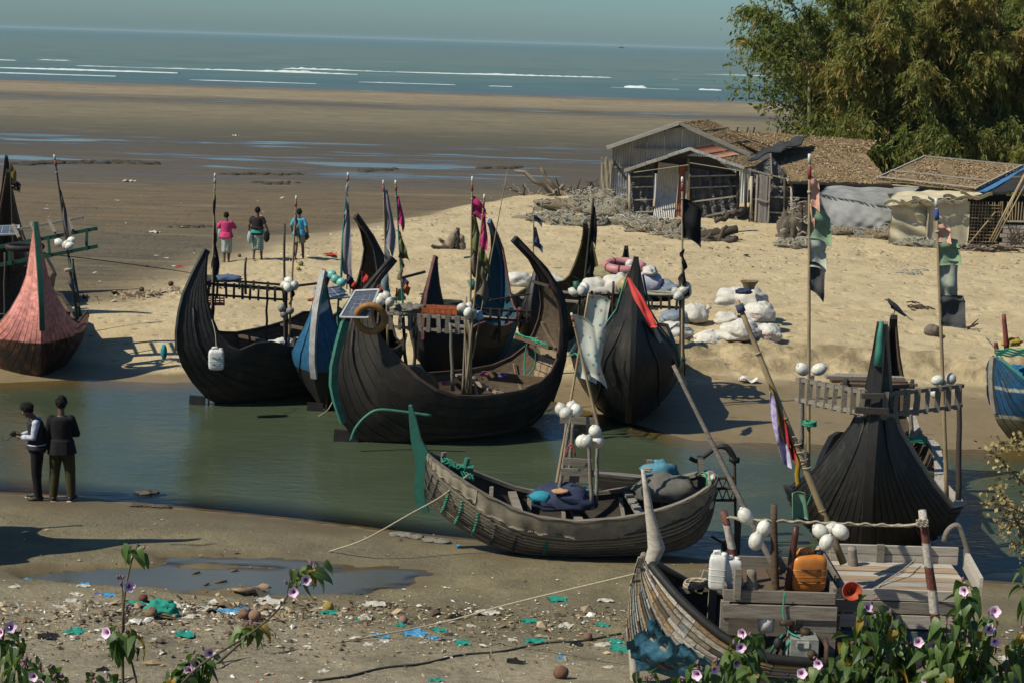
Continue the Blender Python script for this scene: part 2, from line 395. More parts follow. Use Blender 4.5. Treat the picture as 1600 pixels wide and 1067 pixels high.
bs = t.math('MULTIPLY', far_s, t.math('SUBTRACT', 1.0, t.math('MULTIPLY', wet, .75)))
bn = t.n('Bump'); bn.inputs['Distance'].default_value = .16; t.l(hgt, bn.inputs['Height']); t.l(t.math('MULTIPLY', bs, .75), bn.inputs['Strength'])
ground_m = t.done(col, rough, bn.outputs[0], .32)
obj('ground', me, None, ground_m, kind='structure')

# ------------------------------------------------------------------ river and puddle: clear at the edge, green where deep
def water_mat(name, deep, ripple=1.0, edge=.30, calm=.05):
    t = NT(name)
    n1 = t.noise(1, 4, .6, t.vec((1.6, 3.4, 1))); n2 = t.noise(1, 5, .6, t.vec((5.5, 10, 1))); big = t.noise(.35, 3, .5)
    h = t.math('ADD', t.math('MULTIPLY', n1, .7), t.math('MULTIPLY', n2, .32))
    b = t.n('Bump'); b.inputs['Distance'].default_value = .05*ripple; t.l(h, b.inputs['Height']); t.l(t.ramp(big, [(.35, .35), (.65, .85)]), b.inputs['Strength'])
    t.done(t.mix(t.ramp(big, [(.35, 0), (.65, 1)]), deep, tuple(x*1.35 for x in deep)), calm, b.outputs[0], .5)
    t.b.inputs['IOR'].default_value = 1.33
    tr = t.n('BsdfTransparent'); tr.inputs[0].default_value = (.80, .75, .58, 1)
    fz = t.n('Fresnel'); fz.inputs[0].default_value = 1.33
    t.b.inputs['Specular IOR Level'].default_value = 0; t.l(b.outputs[0], fz.inputs['Normal'])
    ms = t.n('MixShader'); t.l(t.math('DIVIDE', t.attr('depth'), edge, True), ms.inputs[0]); t.l(tr.outputs[0], ms.inputs[1]); t.l(t.b.outputs[0], ms.inputs[2])
    gl = t.n('BsdfGlossy'); gl.inputs['Roughness'].default_value = calm; t.l(b.outputs[0], gl.inputs['Normal'])
    m2 = t.n('MixShader'); t.l(fz.outputs[0], m2.inputs[0]); t.l(ms.outputs[0], m2.inputs[1]); t.l(gl.outputs[0], m2.inputs[2]); t.l(m2.outputs[0], t.out.inputs[0])
    return t.m
rows = np.arange(18, 50, .22); us = np.linspace(-1, 1, 220); YY, UU = np.meshgrid(rows, us, indexing='ij'); XX = UU*34
D = np.maximum(-hfield(XX, YY), -.2)
me = np_mesh('river_water', np.stack([XX, YY, np.zeros_like(XX)], 2).reshape(-1, 3), grid_quads(len(rows), 220), dict(depth=np.maximum(D, 0)))
# drop the part of the sheet that lies under dry land
import bmesh
bm = bmesh.new(); bm.from_mesh(me); flatD = D.ravel()
bmesh.ops.delete(bm, geom=[v for v in bm.verts if flatD[v.index] < -.12], context='VERTS'); bm.to_mesh(me); bm.free()
obj('river_water', me, None, water_mat('river_water', (.040, .052, .031), 1.0, .42, .05), kind='structure')
rows = np.arange(PUD.y-2.2, PUD.y+2.0, .07); xs = np.arange(PUD.x-3.6, PUD.x+3.6, .09); YY, XX = np.meshgrid(rows, xs, indexing='ij')
zp = PUDZ
D = zp-hfield(XX, YY)
me = np_mesh('puddle_water', np.stack([XX, YY, np.full_like(XX, zp)], 2).reshape(-1, 3), grid_quads(len(rows), len(xs)), dict(depth=np.maximum(D, 0)))
bm = bmesh.new(); bm.from_mesh(me); flatD = D.ravel()
bmesh.ops.delete(bm, geom=[v for v in bm.verts if flatD[v.index] < -.02 or abs((v.co.x-PUD.x)/3.3)**2+abs((v.co.y-PUD.y)/1.75)**2 > 1], context='VERTS'); bm.to_mesh(me); bm.free()
obj('puddle_water', me, None, water_mat('puddle_water', (.070, .078, .074), .25, .07, .09), kind='structure')

# ------------------------------------------------------------------ sea with its breaking waves
ys = []; y = 262.0
while y < 45000: ys.append(y); y *= 1.006 if y < 1200 else 1.06
ys = np.array(ys); us = np.linspace(-1, 1, 90); YY, UU = np.meshgrid(ys, us, indexing='ij'); XX = UU*(60+.75*YY)
sw = .14*np.sin(YY*.30+.9*np.sin(XX*.02)+3*fbm(XX*.012, YY*.03, 2, 5))*np.clip((1500-YY)/900, 0, 1)*np.clip((YY-290)/60, .1, 1)
me = np_mesh('sea_water', np.stack([XX, YY, -.62+sw], 2).reshape(-1, 3), grid_quads(len(ys), 90))
t = NT('sea_water'); P = t.n('SeparateXYZ'); t.l(t.tc.outputs['Object'], P.inputs[0]); PY = P.outputs[1]
n1 = t.noise(1, 5, .65, t.vec((.05, .22, 1))); n2 = t.noise(1, 5, .6, t.vec((.4, 1.1, 1)))
g = t.math('DIVIDE', PY, 2600.0, True)
c1 = t.ramp(g, [(.105, (.085, .105, .10)), (.125, (.075, .125, .115)), (.155, (.105, .152, .124)), (.25, (.125, .168, .130)), (.45, (.13, .162, .126)), (.85, (.10, .160, .142))])
c1 = t.mix(t.ramp(n1, [(.40, 0), (.62, .45)]), c1, (.028, .066, .068))
b = t.n('Bump'); b.inputs['Distance'].default_value = .6; t.l(t.math('ADD', n1, t.math('MULTIPLY', n2, .3)), b.inputs['Height']); b.inputs['Strength'].default_value = .5
foam = t.ramp(t.noise(1, 7, .7, t.vec((.035, .16, 1))), [(.70, 0), (.735, 1)])
foam = t.math('MULTIPLY', foam, t.ramp(g, [(.115, .7), (.16, .25), (.22, 0)]))
c1 = t.mix(foam, c1, (.55, .60, .60))
obj('sea_water', me, None, t.done(c1, .40, b.outputs[0], .15), kind='structure')
t = NT('sea_foam'); n = t.noise(1, 7, .75, t.vec((.5, 2, 3)))
foam_m = t.done(t.ramp(n, [(.3, (.30, .38, .38)), (.60, (.66, .70, .69))]), .8, t.bump(n, .8, .3))
def breaker(px0, px1, py, hgt=.55, seed=0, slope=.016, gap=.38):
    Y = 2600*8.5/(py-66-(px0+px1-1600)/2*.0304) if True else 0
    r = random.Random(seed); x0, x1 = W(px0, py, Y).x, W(px1, py, Y).x; mb = MB(); n = int(abs(x1-x0)/1.1)+2; rings = []
    for i in range(n+1):
        u = i/n; x = x0+(x1-x0)*u; k = min(1, 6*u, 6*(1-u)); q = vnoise(np.array([x*.08+seed*7.3]), np.array([seed*3.1]), 3)[0]
        q2 = vnoise(np.array([x*.31+seed*3.3]), np.array([seed*1.7]), 8)[0]; h = .34*hgt*(max(0.0, (q-gap)*1.9)+.10)*k*r.uniform(.45, 1.25)+.01 if q+.55*q2 > gap+.14 else -.35; yy = Y+(x-(x0+x1)/2)*0.02+1.4*math.sin(x*.05+seed)+r.uniform(-.2, .2); d = 1.3+3.0*h+r.uniform(0, .5)
        rings.append([(x, yy-d, -.72), (x, yy-d*.75, -.60+h*.35*r.uniform(.5, 1)), (x, yy-d*.35, -.60+h*.85*r.uniform(.75, 1)), (x, yy, -.60+h), (x, yy+.5, -.62+h*.5), (x, yy+1.0, -.75)])
    mb.loft(rings, False, False)
    mb.build('wave_crest', foam_m, None, True, kind='structure')
breaker(120, 560, 108, .95, 1, gap=.2); breaker(440, 645, 109, 1.3, 2, gap=.12); breaker(-150, 280, 105.5, .55, 3); breaker(60, 112, 93, .9, 4, gap=.1); breaker(-60, 55, 92, .5, 14)
breaker(700, 1110, 119, .9, 5, gap=.22); breaker(620, 980, 116, .5, 6); breaker(870, 905, 134, .5, 7, gap=.1); breaker(975, 1010, 134.5, .8, 8, gap=.1); breaker(1090, 1125, 138, .8, 9, gap=.1); breaker(950, 1060, 136, .35, 10, gap=.25)
breaker(480, 660, 120, .28, 11, gap=.3); breaker(-100, 180, 113, .25, 12, gap=.3); breaker(300, 520, 126, .22, 13, gap=.3); breaker(560, 800, 130, .25, 15, gap=.35); breaker(1100, 1500, 121, .8, 16, gap=.2)

# ================================================================== BOATS
def end_profile(L, h, d, b, inset=.26, fat=1.0, draft=.32, t=12, mouth=.45, slim=1.0, shoulder=0):
    """control stations of half a crescent hull, from midship (0) to the tip (1): keel x,z  sheer x,z,y"""
    k = [(0, -draft), (.34*L, -draft+.03), (.66*L, -draft+.26), (.88*L, .17*h), (.99*L, .36*h), (.985*L, .56*h), (.92*L, .76*h), ((1-inset)*L, h)]
    s = [(0, d, b), (.28*L, d+.02*h, .98*b), (.50*L, d+.08*h, .86*b), (.66*L, d+(.40-d/h)*.45*h, .63*b*fat), (.755*L, .46*h, mouth*b*fat*.9), (.80*L, .64*h, .24*b*fat*slim), (.79*L, .81*h, .115*b*fat*slim), ((1-inset)*L-.02, h-.02, .025)]
    if shoulder: s = [(x, z, y*q) for (x, z, y), q in zip(s, (1, 1+.12*shoulder, 1+.28*shoulder, 1+.42*shoulder, 1+.25*shoulder, 1, 1, 1))]
    return k, s
def stations(near, far, n=12):
    """near end points to +x, far end to -x; returns list of (keel, sheer) with y>0"""
    K, S = [], []
    for (k, s), sg in ((far, -1), (near, 1)):
        kk = catmull([(x*sg, 0, z) for x, z in k], n); ss = catmull([(x*sg, y, z) for x, z, y in s], n)
        kk = [Vector((p.x, 0, p.z)) for p in kk]; ss = [Vector((p.x, max(p.y, .02), p.z)) for p in ss]
        if sg < 0: K += kk[::-1]; S += ss[::-1]
        else: K += kk[1:]; S += ss[1:]
    return K, S
def hull_pt(K, S, i, v, side, out=0.0, full=.55):
    """point on the skin: v=0 keel, v=1 sheer"""
    n = len(K)-1; a = abs(i/n*2-1)
    k, s = K[i], S[i]
    flare = full*(1-a**1.5)
    yv = v+(math.sin(v*math.pi/2)-v)*(.4+.6*flare)
    zv = v*(1-flare)+flare*(v**1.9)
    y = s.y*yv; z = k.z+(s.z-k.z)*zv; x = k.x+(s.x-k.x)*(v*(1-.0*a))
    return Vector((x, side*(y+out*(.35+.65*v)), z-out*(1-v)*.6))
def outward(K, S, i, v, side, o, full):
    p = hull_pt(K, S, i, v, side, 0, full); i2 = min(i+1, len(K)-1); i1 = max(i-1, 0)
    du = hull_pt(K, S, i2, v, side, 0, full)-hull_pt(K, S, i1, v, side, 0, full)
    dv = hull_pt(K, S, i, min(v+.05, 1), side, 0, full)-hull_pt(K, S, i, max(v-.05, 0), side, 0, full)
    nn = du.cross(dv)
    if nn.length < 1e-7: return p
    nn.normalize()
    if nn.y*side < 0: nn = -nn
    return p+nn*o
def zpaint(name, stops, rough=.55, bump=.5, streak=(.5, 4, 4), chip=None, spec=.3):
    """hull paint by height above the keel line (boot top, sheer band); stops = [(z, colour)...]"""
    t = NT(name); x = t.n('SeparateXYZ'); t.l(t.tc.outputs['Object'], x.inputs[0])
    n = t.noise(2.2, 5); f = t.math('ADD', t.math('DIVIDE', x.outputs[2], 5.0), t.math('MULTIPLY', t.math('SUBTRACT', n, .5), .02))
    st = []
    for i, (z, c) in enumerate(stops):
        st.append((max(z/5.0, 0), c))
        if i+1 < len(stops): st.append((stops[i+1][0]/5.0-.003, c))
    col = t.ramp(f, st)
    a = t.noise(3, 8, .65, t.vec(streak)); b = t.noise(50, 4, .65, t.vec((.5, 1, 1)))
    col = t.mix(t.ramp(a, [(.35, .55), (.65, 0)]), col, (.012, .011, .010))
    col = t.mix(t.ramp(t.noise(5, 9, .75, t.vec((.35, 1.5, 1.5))), [(.54, 0), (.68, .7)]), col, chip or (.060, .050, .040))
    dust = t.math('MULTIPLY', t.ramp(t.noise(1.4, 7, .7, t.vec((1.2, 1.2, .4))), [(.48, 0), (.62, .5)]), 1.0); col = t.mix(dust, col, chip or (.052, .044, .034))
    col = t.mix(1.0, col, t.ramp(t.rand(), [(0, .78), (1, 1.12)]), 'MULTIPLY')
    return t.done(col, t.ramp(b, [(.2, rough-.1), (.8, rough+.15)]), t.bump(t.math('ADD', t.math('MULTIPLY', a, .6), t.math('MULTIPLY', b, .5)), bump, .012), spec)
def hull(root, K, S, nst, paint, inner, full=.55, gun=None, gunw=.07, stem=None, stem_w=.09, stem_ends=(1, -1), stem_from=.52, thick=.018, chine=True, cut=1.0, stem_mats=None, gap=.02, stem_proud=.035):
    n = len(K)-1
    rings = []
    V = [j/12 for j in range(13)]
    for i in range(n+1):
        rings.append([hull_pt(K, S, i, v, -1, 0, full) for v in V[::-1]]+[hull_pt(K, S, i, v, 1, 0, full) for v in V[1:]])
    h = MB().loft(rings, False, False).build('hull', inner, root, True, local=True)
    for side in (-1, 1):
        for q in range(nst):
            v0, v1 = q/nst+gap/nst*1.2, (q+1)/nst-gap/nst*1.2
            mb = MB(); rr = []
            for i in range(n+1):
                w0, w1, w2 = v0, (v0+v1)/2, v1
                rr.append([hull_pt(K, S, i, w0, side, 0, full), outward(K, S, i, w0, side, thick*.8, full), outward(K, S, i, w1, side, thick, full), outward(K, S, i, w2, side, thick*1.25, full), hull_pt(K, S, i, w2, side, 0, full)])
            mb.loft(rr, False, False)
            mb.build('plank', paint, h, 2, local=True)
    if gun is not None:
        for side in (-1, 1):
            rr = []
            for i in range(n+1):
                s = S[i]; a = abs(i/n*2-1); w = gunw*(1-.55*a); c = Vector((s.x, side*s.y, s.z))
                nin = Vector((0, -side, 0)); t_ = (S[min(i+1, n)]-S[max(i-1, 0)]); t_.y = 0; t_.normalize(); up = Vector((-t_.z, 0, t_.x))
                if up.z < 0 and a < .6: up = -up
                rr.append([c-nin*w*.55-up*.03, c-nin*w*.55+up*.03, c+nin*w*.45+up*.03, c+nin*w*.45-up*.03])
            MB().loft(rr).build('gunwale', gun, root, False, local=True)
    if chine:
        for side in (-1, 1):
            pts = [outward(K, S, i, .47, side, thick+.012, full) for i in range(3, n-2)]
            MB().tube(pts, .022, 6).build('rubbing_strake', paint, root, True, local=True)
    for e in stem_ends:
        mt = (stem_mats or {}).get(e, stem)
        if mt is None: continue
        idx = [i for i in range(n+1) if (i/n*2-1)*e >= stem_from]
        if e < 0: idx = idx[::-1]
        rr = []
        for i in idx:
            k = K[i]; t_ = K[min(i+1, n)]-K[max(i-1, 0)]; t_.normalize(); o = Vector((t_.z, 0, -t_.x))
            if o.x*e < 0 and abs(o.x) > .3: o = -o
            elif abs(o.x) <= .3 and o.z > 0 and k.z < 1: o = -o
            w = stem_w*(.75+.25*(1-abs(i/n*2-1)))
            rr.append([k+o*stem_proud+Vector((0, w/2, 0)), k-o*.11+Vector((0, w/2+.012, 0)), k-o*.11-Vector((0, w/2+.012, 0)), k+o*stem_proud-Vector((0, w/2, 0))])
        MB().loft(rr).build('stem_post', mt, root, 2, local=True)
    return h
def sheer_at(K, S, x):
    b = min(range(len(S)), key=lambda i: abs(S[i].x-x)+ (5 if S[i].z > 2.2 else 0)); return S[b]
def fittings(root, K, S, floor_z=.35, x0=-1.2, x1=1.2, nthw=2, wood=None, ribs=9, boards=7, thw_z=-.06):
    wood = wood or deckw
    def wid(x, z):
        n = len(K)-1; best = 0
        for i in range(n+1):
            for v in (.15, .3, .45, .6, .75, .9):
                p = hull_pt(K, S, i, v, 1)
                if abs(p.x-x) < .22 and abs(p.z-z) < .12: best = max(best, p.y)
        return best or .3
    hw = min(wid(x0, floor_z), wid(x1, floor_z))*.93
    for j in range(boards):
        y = -hw+(j+.5)*2*hw/boards
        MB().box(((x0+x1)/2+rng.uniform(-.04, .04), y, floor_z+rng.uniform(-.006, .006)), (x1-x0, 2*hw/boards-.018, .03)).build('floor_board', wood, root, local=True)
    for j in range(nthw):
        x = x0+(j+.5)*(x1-x0)/nthw; s = sheer_at(K, S, x)
        MB().box((x, 0, s.z+thw_z), (.13, s.y*2-.06, .05)).build('thwart', wood, root, local=True)
    n = len(K)-1
    for j in range(ribs):
        i = int(n*(.22+.56*j/(ribs-1)))
        for side in (-1, 1):
            pts = [hull_pt(K, S, i, v, side)*1.0-Vector((0, side*.03, 0)) for v in (.35, .5, .65, .8, .93)]
            mb = MB(); rr = [[p+Vector((-.03, 0, 0)), p+Vector((.03, 0, 0)), p+Vector((.03, -side*.05, 0)), p+Vector((-.03, -side*.05, 0))] for p in pts]
            mb.loft(rr).build('rib', wood, root, local=True)
def boat_root(label, px, py, Y, heading, z=0.0, name='moon_boat', cat='boat', group='wooden boats drawn up along the creek'):
    p = px if isinstance(px, Vector) else W(px, py, Y); p = p.copy(); p.z = z
    return thing(name, label, cat, p, heading, group)
def between(a, b): # heading whose local +x points from b (far) to a (near)
    return math.atan2(a.y-b.y, a.x-b.x)
def rack(root, A, B, gapz, mat_, nslat=10, w=.06, post_to=None, lean=0, slat_w=.045):
    """a ladder like rack on edge between two world points (its top rail)"""
    A = Vector(A); B = Vector(B)
    r = MB().beam(A, B, w, w*.9).build('rack', mat_, root)
    A2 = A-Vector((0, 0, gapz)); B2 = B-Vector((0, 0, gapz))
    MB().beam(A2, B2, w, w*.9).build('rail', mat_, r, root=root)
    for j in range(nslat):
        u = (j+.5)/nslat; p = A.lerp(B, u); q = A2.lerp(B2, u+rng.uniform(-.012, .012))
        MB().beam(p+Vector((0, -.045, .05)), q+Vector((0, -.045, -.05)), slat_w*rng.uniform(.8, 1.3), .03, (0, 1, 0)).build('slat', mat_, r, root=root)
    return r
def post(root, a, b, r, mt, name='post', wob=.015):
    a = Vector(a); b = Vector(b); pts = [a.lerp(b, i/6)+Vector((rng.uniform(-wob, wob), rng.uniform(-wob, wob), 0))*(0 if i in (0,) else 1) for i in range(7)]
    return MB().tube(pts, [r*1.1-r*.25*i/6 for i in range(7)], 8).build(name, mt, root, True)

def bez(pts, n=16): return catmull(pts, n)

# ---- pole with its cloths: a thing of its own
CL = {}
def cl(name, c, c2=None, **k):
    if name not in CL: CL[name] = cloth(name, c, c2, **k)
    return CL[name]
def flag_pole(label, a, b, r, mt, flags=(), top=None, name='flag_pole', bend=.0, group='flag poles of the boats'):
    """a foot, b tip (world). flags: (u0, u1, width, drop, material, kind) hung along the pole"""
    a = Vector(a); b = Vector(b); root = thing(name, label, 'flag pole', a, 0, group)
    side = Vector((1, 0.15, 0)); L = (b-a).length
    pts = [a.lerp(b, i/10)+side*(bend*math.sin(math.pi*i/10)) for i in range(11)]
    MB().tube(pts, [r*(1.15-.45*i/10) for i in range(11)], 8).build('pole', mt, root, True)
    at = lambda u: a.lerp(b, u)+side*(bend*math.sin(math.pi*u))
    if top:
        MB().tube([at(.975), at(.99), at(1.004)], [r*.9, r*.95, r*.8], 8).build('pole_cap', foam_w, root, True)
        MB().tube([at(.935), at(.95), at(.97)], [r*1.0, r*1.08, r*1.0], 8).build('tape_band', top, root, True)
        MB().tube([at(.895), at(.902)], [r*1.15]*2, 8).build('tie', rope_m, root, True)
    for (u0, u1, wd, drop, mt2, kind) in flags:
        p0, p1 = at(u0), at(u1); hgt = (p0-p1).length; ph = rng.uniform(0, 6)
        if kind == 'hang':      # droops along the pole: narrow, folded
            def fn(u, v, p0=p0, p1=p1, wd=wd, ph=ph, drop=drop):
                q = p0.lerp(p1, v); s = wd*(.35+.65*min(1, v*1.6))*(1-.25*max(0, v-.8)/.2*math.sin(ph+u*4))
                return q+Vector((1, 0, 0))*(u*s)+Vector((0, .10*wd*math.sin(u*9+ph+v*3)+.05*math.sin(v*7+ph), -drop*u*(.6+.4*v)-.04*math.sin(u*7+v*5+ph)))
        elif kind == 'twist':   # wound and knotted round the pole
            def fn(u, v, p0=p0, p1=p1, wd=wd, ph=ph, drop=drop):
                q = p0.lerp(p1, v); tw = ph+v*7; k = wd*(.55+.45*abs(math.sin(v*8+ph)))
                return q+Vector((math.cos(tw)*(u-.25)*k+.02, math.sin(tw)*(u-.25)*k*.6-.03, -drop*u))
        else:                   # flies: spreads to one side, with waves
            def fn(u, v, p0=p0, p1=p1, wd=wd, ph=ph, drop=drop):
                q = p0.lerp(p1, v); s = wd*u
                return q+Vector((s, .16*s*math.sin(u*6+v*3+ph)+.03*math.sin(v*9+ph), -drop*u*u-.08*u*math.sin(v*4+ph)+.03*u*math.sin(v*11+ph)))
        MB().sheet(fn, 8, 12, .006).build('flag', mt2, root, True)
    return root
def buoy(label, p, r=.15, long=1.25, rot=None, group=None, mt=None, shared={}):
    """egg shaped float with its eye"""
    key = (round(long, 2), (mt or foam_w).name)
    if key not in shared:
        me_a = MB().ball((0, 0, 0), (1, 1, long), 14, 10, f=lambda q: 1+.06*q.z).mesh('float_buoy', mt or foam_w, True)
        mb = MB(); mb.tube([(0, 0, long*.98), (0, 0, long*1.14)], [.28, .2], 8); me_b = mb.mesh('eye', mt or foam_w, True)
        shared[key] = (me_a, me_b)
    me_a, me_b = shared[key]
    o = obj('float_buoy', me_a); e = obj('eye', me_b, o); o.location = p; o.scale = (r, r, r)
    o.rotation_euler = rot or (rng.uniform(-.9, .9), rng.uniform(-.9, .9), rng.uniform(0, 6))
    return tag(o, label, 'float', group)
def cluster(label, group, pts, Y, r, long=1.2, mt=None):
    names = {}
    for key, w_ in ((lambda q: q[0], 'leftmost'), (lambda q: -q[0], 'rightmost'), (lambda q: q[1], 'topmost'), (lambda q: -q[1], 'lowest'), (lambda q: 0, 'inner one')):
        left = [q for q in pts if q[:3] not in names]
        if left and len(pts) > 1: names[min(left, key=key)[:3]] = ', '+w_
    for (x, y, dy, *k) in pts:
        buoy(label+names.get((x, y, dy), ''), W(x, y, Y+dy), r*(k[0] if k else 1), long, group=group, mt=mt, rot=(rng.uniform(-.6, .6), rng.uniform(.2, 1.2)*rng.choice((-1, 1)), 0) if len(k) < 2 else k[1])
def rope(label, pts, r=.012, mt=None, cat='rope', sag=0, n=24, name='mooring_rope'):
    P = catmull(pts, n) if len(pts) > 2 else [Vector(pts[0]).lerp(Vector(pts[1]), i/n) for i in range(n+1)]
    if sag:
        P = [p-Vector((0, 0, sag*4*(i/n)*(1-i/n))) for i, p in enumerate(P)]
    o = MB().tube(P, r, 6).build(name, mt or rope_m, None, True)
    return tag(o, label, cat)
def coil(root, c, rx, ry, turns, r, mt, name='rope_coil', tilt=0):
    pts = []
    for i in range(turns*14+1):
        a = i/14*2*math.pi; k = 1+.12*math.sin(a*.37)+rng.uniform(-.04, .04)
        pts.append(Vector(c)+Vector((rx*k*math.cos(a), ry*k*math.sin(a), .5*r*(i/14)+rng.uniform(-.01, .01)+tilt*math.cos(a))))
    return MB().tube(pts, r, 5).build(name, mt, root, True)
def water_z(): return 0.0

# ------------------------------------------------------------------ P: the pink boat at the left edge
Aw = W(66, 560, 36.9); Bw = Aw+Vector((-2.5, 5.6, 0))
pinkm = zpaint('pink_hull_paint', [(0, (.016, .013, .012)), (1.12, (.80, .32, .28))], .6, .6, (.6, 3, 3), (.30, .10, .05))
rt = boat_root('pink and black wooden boat with a green stem, its prow towards the camera', (Aw+Bw)/2, 560, 40.0, between(Aw, Bw), -.22)
near = end_profile(3.15, 3.80, 1.25, 1.42, .20, 1.05, slim=.75); far = end_profile(3.1, 4.6, 1.2, 1.25, .3)
K, S = stations(near, far)
hull(rt, K, S, 9, pinkm, innerw, gun=darkw, gap=.07, thick=.024, stem=green_p, stem_w=.13, stem_mats={1: green_p, -1: tar}, chine=False)
fittings(rt, K, S, .5, -1.3, 1.2, 2, innerw)
def pw(root, x, y, z):           # local -> world
    return Matrix.Translation(root.location) @ root.rotation_euler.to_matrix().to_4x4() @ Vector((x, y, z))
mb = MB(); mb.tube([pw(rt, 2.62, .21*math.cos(a), 2.93+.0)+Vector((.17*math.cos(a), .17*math.sin(a), .03*math.sin(a))) for a in np.linspace(0, 2*math.pi, 19)], .075, 8, False)
tyre = mb.build('tyre', rubber, None, True); tag(tyre, 'black rubber tyre slipped over the stem of the pink boat', 'tyre')
tyc = W(40, 386, 37.55)
vs = tyre.data.vertices; cc = sum((v.co for v in vs), Vector())/len(vs)
for v in vs: v.co += tyc-cc
rack(rt, W(-30, 392, 38.4), W(152, 357, 38.6), .42, green_p, 6, .09, slat_w=.07)
for (x, y0, y1, Y) in ((8, 395, 540, 38.3), (62, 370, 540, 38.8)): post(rt, W(x, y1, Y), W(x, y0, Y), .035, darkw)
MB().beam(W(-40, 372, 39.2), W(130, 340, 39.4), .1, .06).build('roof_beam', greyw, rt)
for k in range(4): MB().beam(W(20+k*28, 352-k*4, 39.2), W(30+k*28, 372-k*4, 38.4), .06, .05).build('roof_beam', greyw, rt)
post(rt, W(126, 495, 38.3), W(112, 405, 38.3), .04, green_p, 'mast_post'); post(rt, W(122, 480, 38.25), W(110, 425, 38.25), .045, banded, 'mast_post')
flag_pole('thin flag pole with a long torn grey rag, on the pink boat', W(121, 500, 38.2), W(85, 243, 38.2), .028, darkw, [(.80, .50, .16, .18, cl('torn_grey_rag', (.13, .115, .11)), 'hang'), (.52, .22, .10, .25, cl('torn_grey_rag', (.13, .115, .11)), 'twist')], red_p)
flag_pole('dark pole with a mustard rag in front of the pink boat\'s rear horn', W(22, 420, 40.5), W(16, 255, 40.5), .022, darkw, [(.98, .78, .13, .12, cl('mustard_rag', (.22, .14, .03)), 'fly'), (.86, .74, .22, .1, cl('black_rag', (.016, .016, .017)), 'fly')])
cluster('white egg float tied in a bunch to the pole of the pink boat', 'floats on the pink boat', [(93, 380, 0), (104, 383, -.1), (111, 377, 0), (108, 385, -.15)], 38.1, .095, 1.25)
coil(rt, W(107, 424, 38.1), .07, .07, 5, .02, rope_m, 'rope_knot')

# solar panel helper
def solar(label, corners, legs=None, cells=(4, 6)):
    c = [Vector(p) for p in corners]; o = sum(c, Vector())/4
    root = thing('solar_panel', label, 'solar panel', o, 0, 'solar panels on the boats')
    n = (c[1]-c[0]).cross(c[3]-c[0]).normalized()
    if n.z < 0: n = -n
    q = lambda u, v, h=0: c[0]*(1-u)*(1-v)+c[1]*u*(1-v)+c[2]*u*v+c[3]*(1-u)*v+n*h
    MB().add([q(0, 0), q(1, 0), q(1, 1), q(0, 1), q(0, 0, -.03), q(1, 0, -.03), q(1, 1, -.03), q(0, 1, -.03)], [(0, 1, 2, 3), (7, 6, 5, 4), (0, 4, 5, 1), (1, 5, 6, 2), (2, 6, 7, 3), (3, 7, 4, 0)]).build('backing_sheet', white_p, root)
    for a, b in (((0, 0), (1, 0)), ((1, 0), (1, 1)), ((1, 1), (0, 1)), ((0, 1), (0, 0))):
        MB().beam(q(*a, .004), q(*b, .004), .035, .03, n).build('frame', mat('pale_aluminium', (.55, .55, .54), (.42, .42, .41), .4, 9, bump=.05, metal=.4) if 'pale_aluminium' not in bpy.data.materials else bpy.data.materials['pale_aluminium'], root)
    cm = bpy.data.materials.get('solar_cell') or mat('solar_cell', (.085, .10, .135), (.065, .08, .11), .22, 20, bump=.02, spec=.6, var=.1, rnd=.2)
    for i in range(cells[0]):
        for j in range(cells[1]):
            u0, u1, v0, v1 = .04+.92*(i+.04)/cells[0], .04+.92*(i+.96)/cells[0], .04+.92*(j+.04)/cells[1], .04+.92*(j+.96)/cells[1]
            MB().add([q(u0, v0, .007), q(u1, v0, .007), q(u1, v1, .007), q(u0, v1, .007)], [(0, 1, 2, 3)]).build('cell', cm, root)
    return root
solar('solar panel lying flat on the roof beams of the pink boat', [W(-25, 368, 38.9), W(28, 366, 38.9), W(30, 353, 39.7), W(-22, 355, 39.7)])

Aw, Bw = W(40, 480, 42.2), W(12, 480, 47.4); Aw.z = Bw.z = 0
rt = thing('moon_boat', 'black boat behind the pink one, only its tall pointed horn standing clear', 'boat', (Aw+Bw)/2+Vector((0, 0, .2)), between(Aw, Bw), 'wooden boats drawn up along the creek')
K, S = stations(end_profile(2.6, 2.2, 1.1, 1.0, .2), end_profile(2.6, 4.15, 1.2, 1.0, .22)); hull(rt, K, S, 8, tar, innerw, gun=tar2, stem=tar)

# ------------------------------------------------------------------ A: black boat, second from the left
Aw, Bw = W(276, 560, 34.6), W(606, 470, 39.2)
Aw.z = Bw.z = 0; mid = (Aw+Bw)/2
rt = thing('moon_boat', 'long black boat with a white jerry can hanging on its side, beside the pink boat', 'boat', mid, between(Aw, Bw), 'wooden boats drawn up along the creek'); rt.location.z = .02
Lh = (Aw-Bw).length/2
near = end_profile(Lh, 3.35, 1.15, 1.2, .25); far = end_profile(Lh, 3.85, 1.2, 1.2, .34)
blackA = zpaint('black_hull_paint', [(0, (.060, .050, .034)), (.16, (.030, .026, .019)), (.40, (.013, .0125, .012)), (2.2, (.018, .016, .015))], .55, .5)
K, S = stations(near, far)
hull(rt, K, S, 8, blackA, innerw, gun=tar2, stem=tar)
fittings(rt, K, S, .45, -1.4, 1.1, 2, innerw)
rack(rt, W(308, 442, 35.2), W(449, 452, 36.0), .24, darkw, 11, .05)
rack(rt, W(318, 436, 36.4), W(452, 446, 37.2), .12, darkw, 6, .05)
for x, y0, y1, Y in ((322, 440, 510, 35.2), (332, 400, 500, 35.3), (417, 470, 563, 35.8), (448, 455, 570, 36), (445, 350, 565, 36.1), (384, 403, 460, 36.4), (390, 515, 545, 36)): post(rt, W(x, y1, Y), W(x+(4 if x < 340 else 0), y0, Y), .028, darkw)
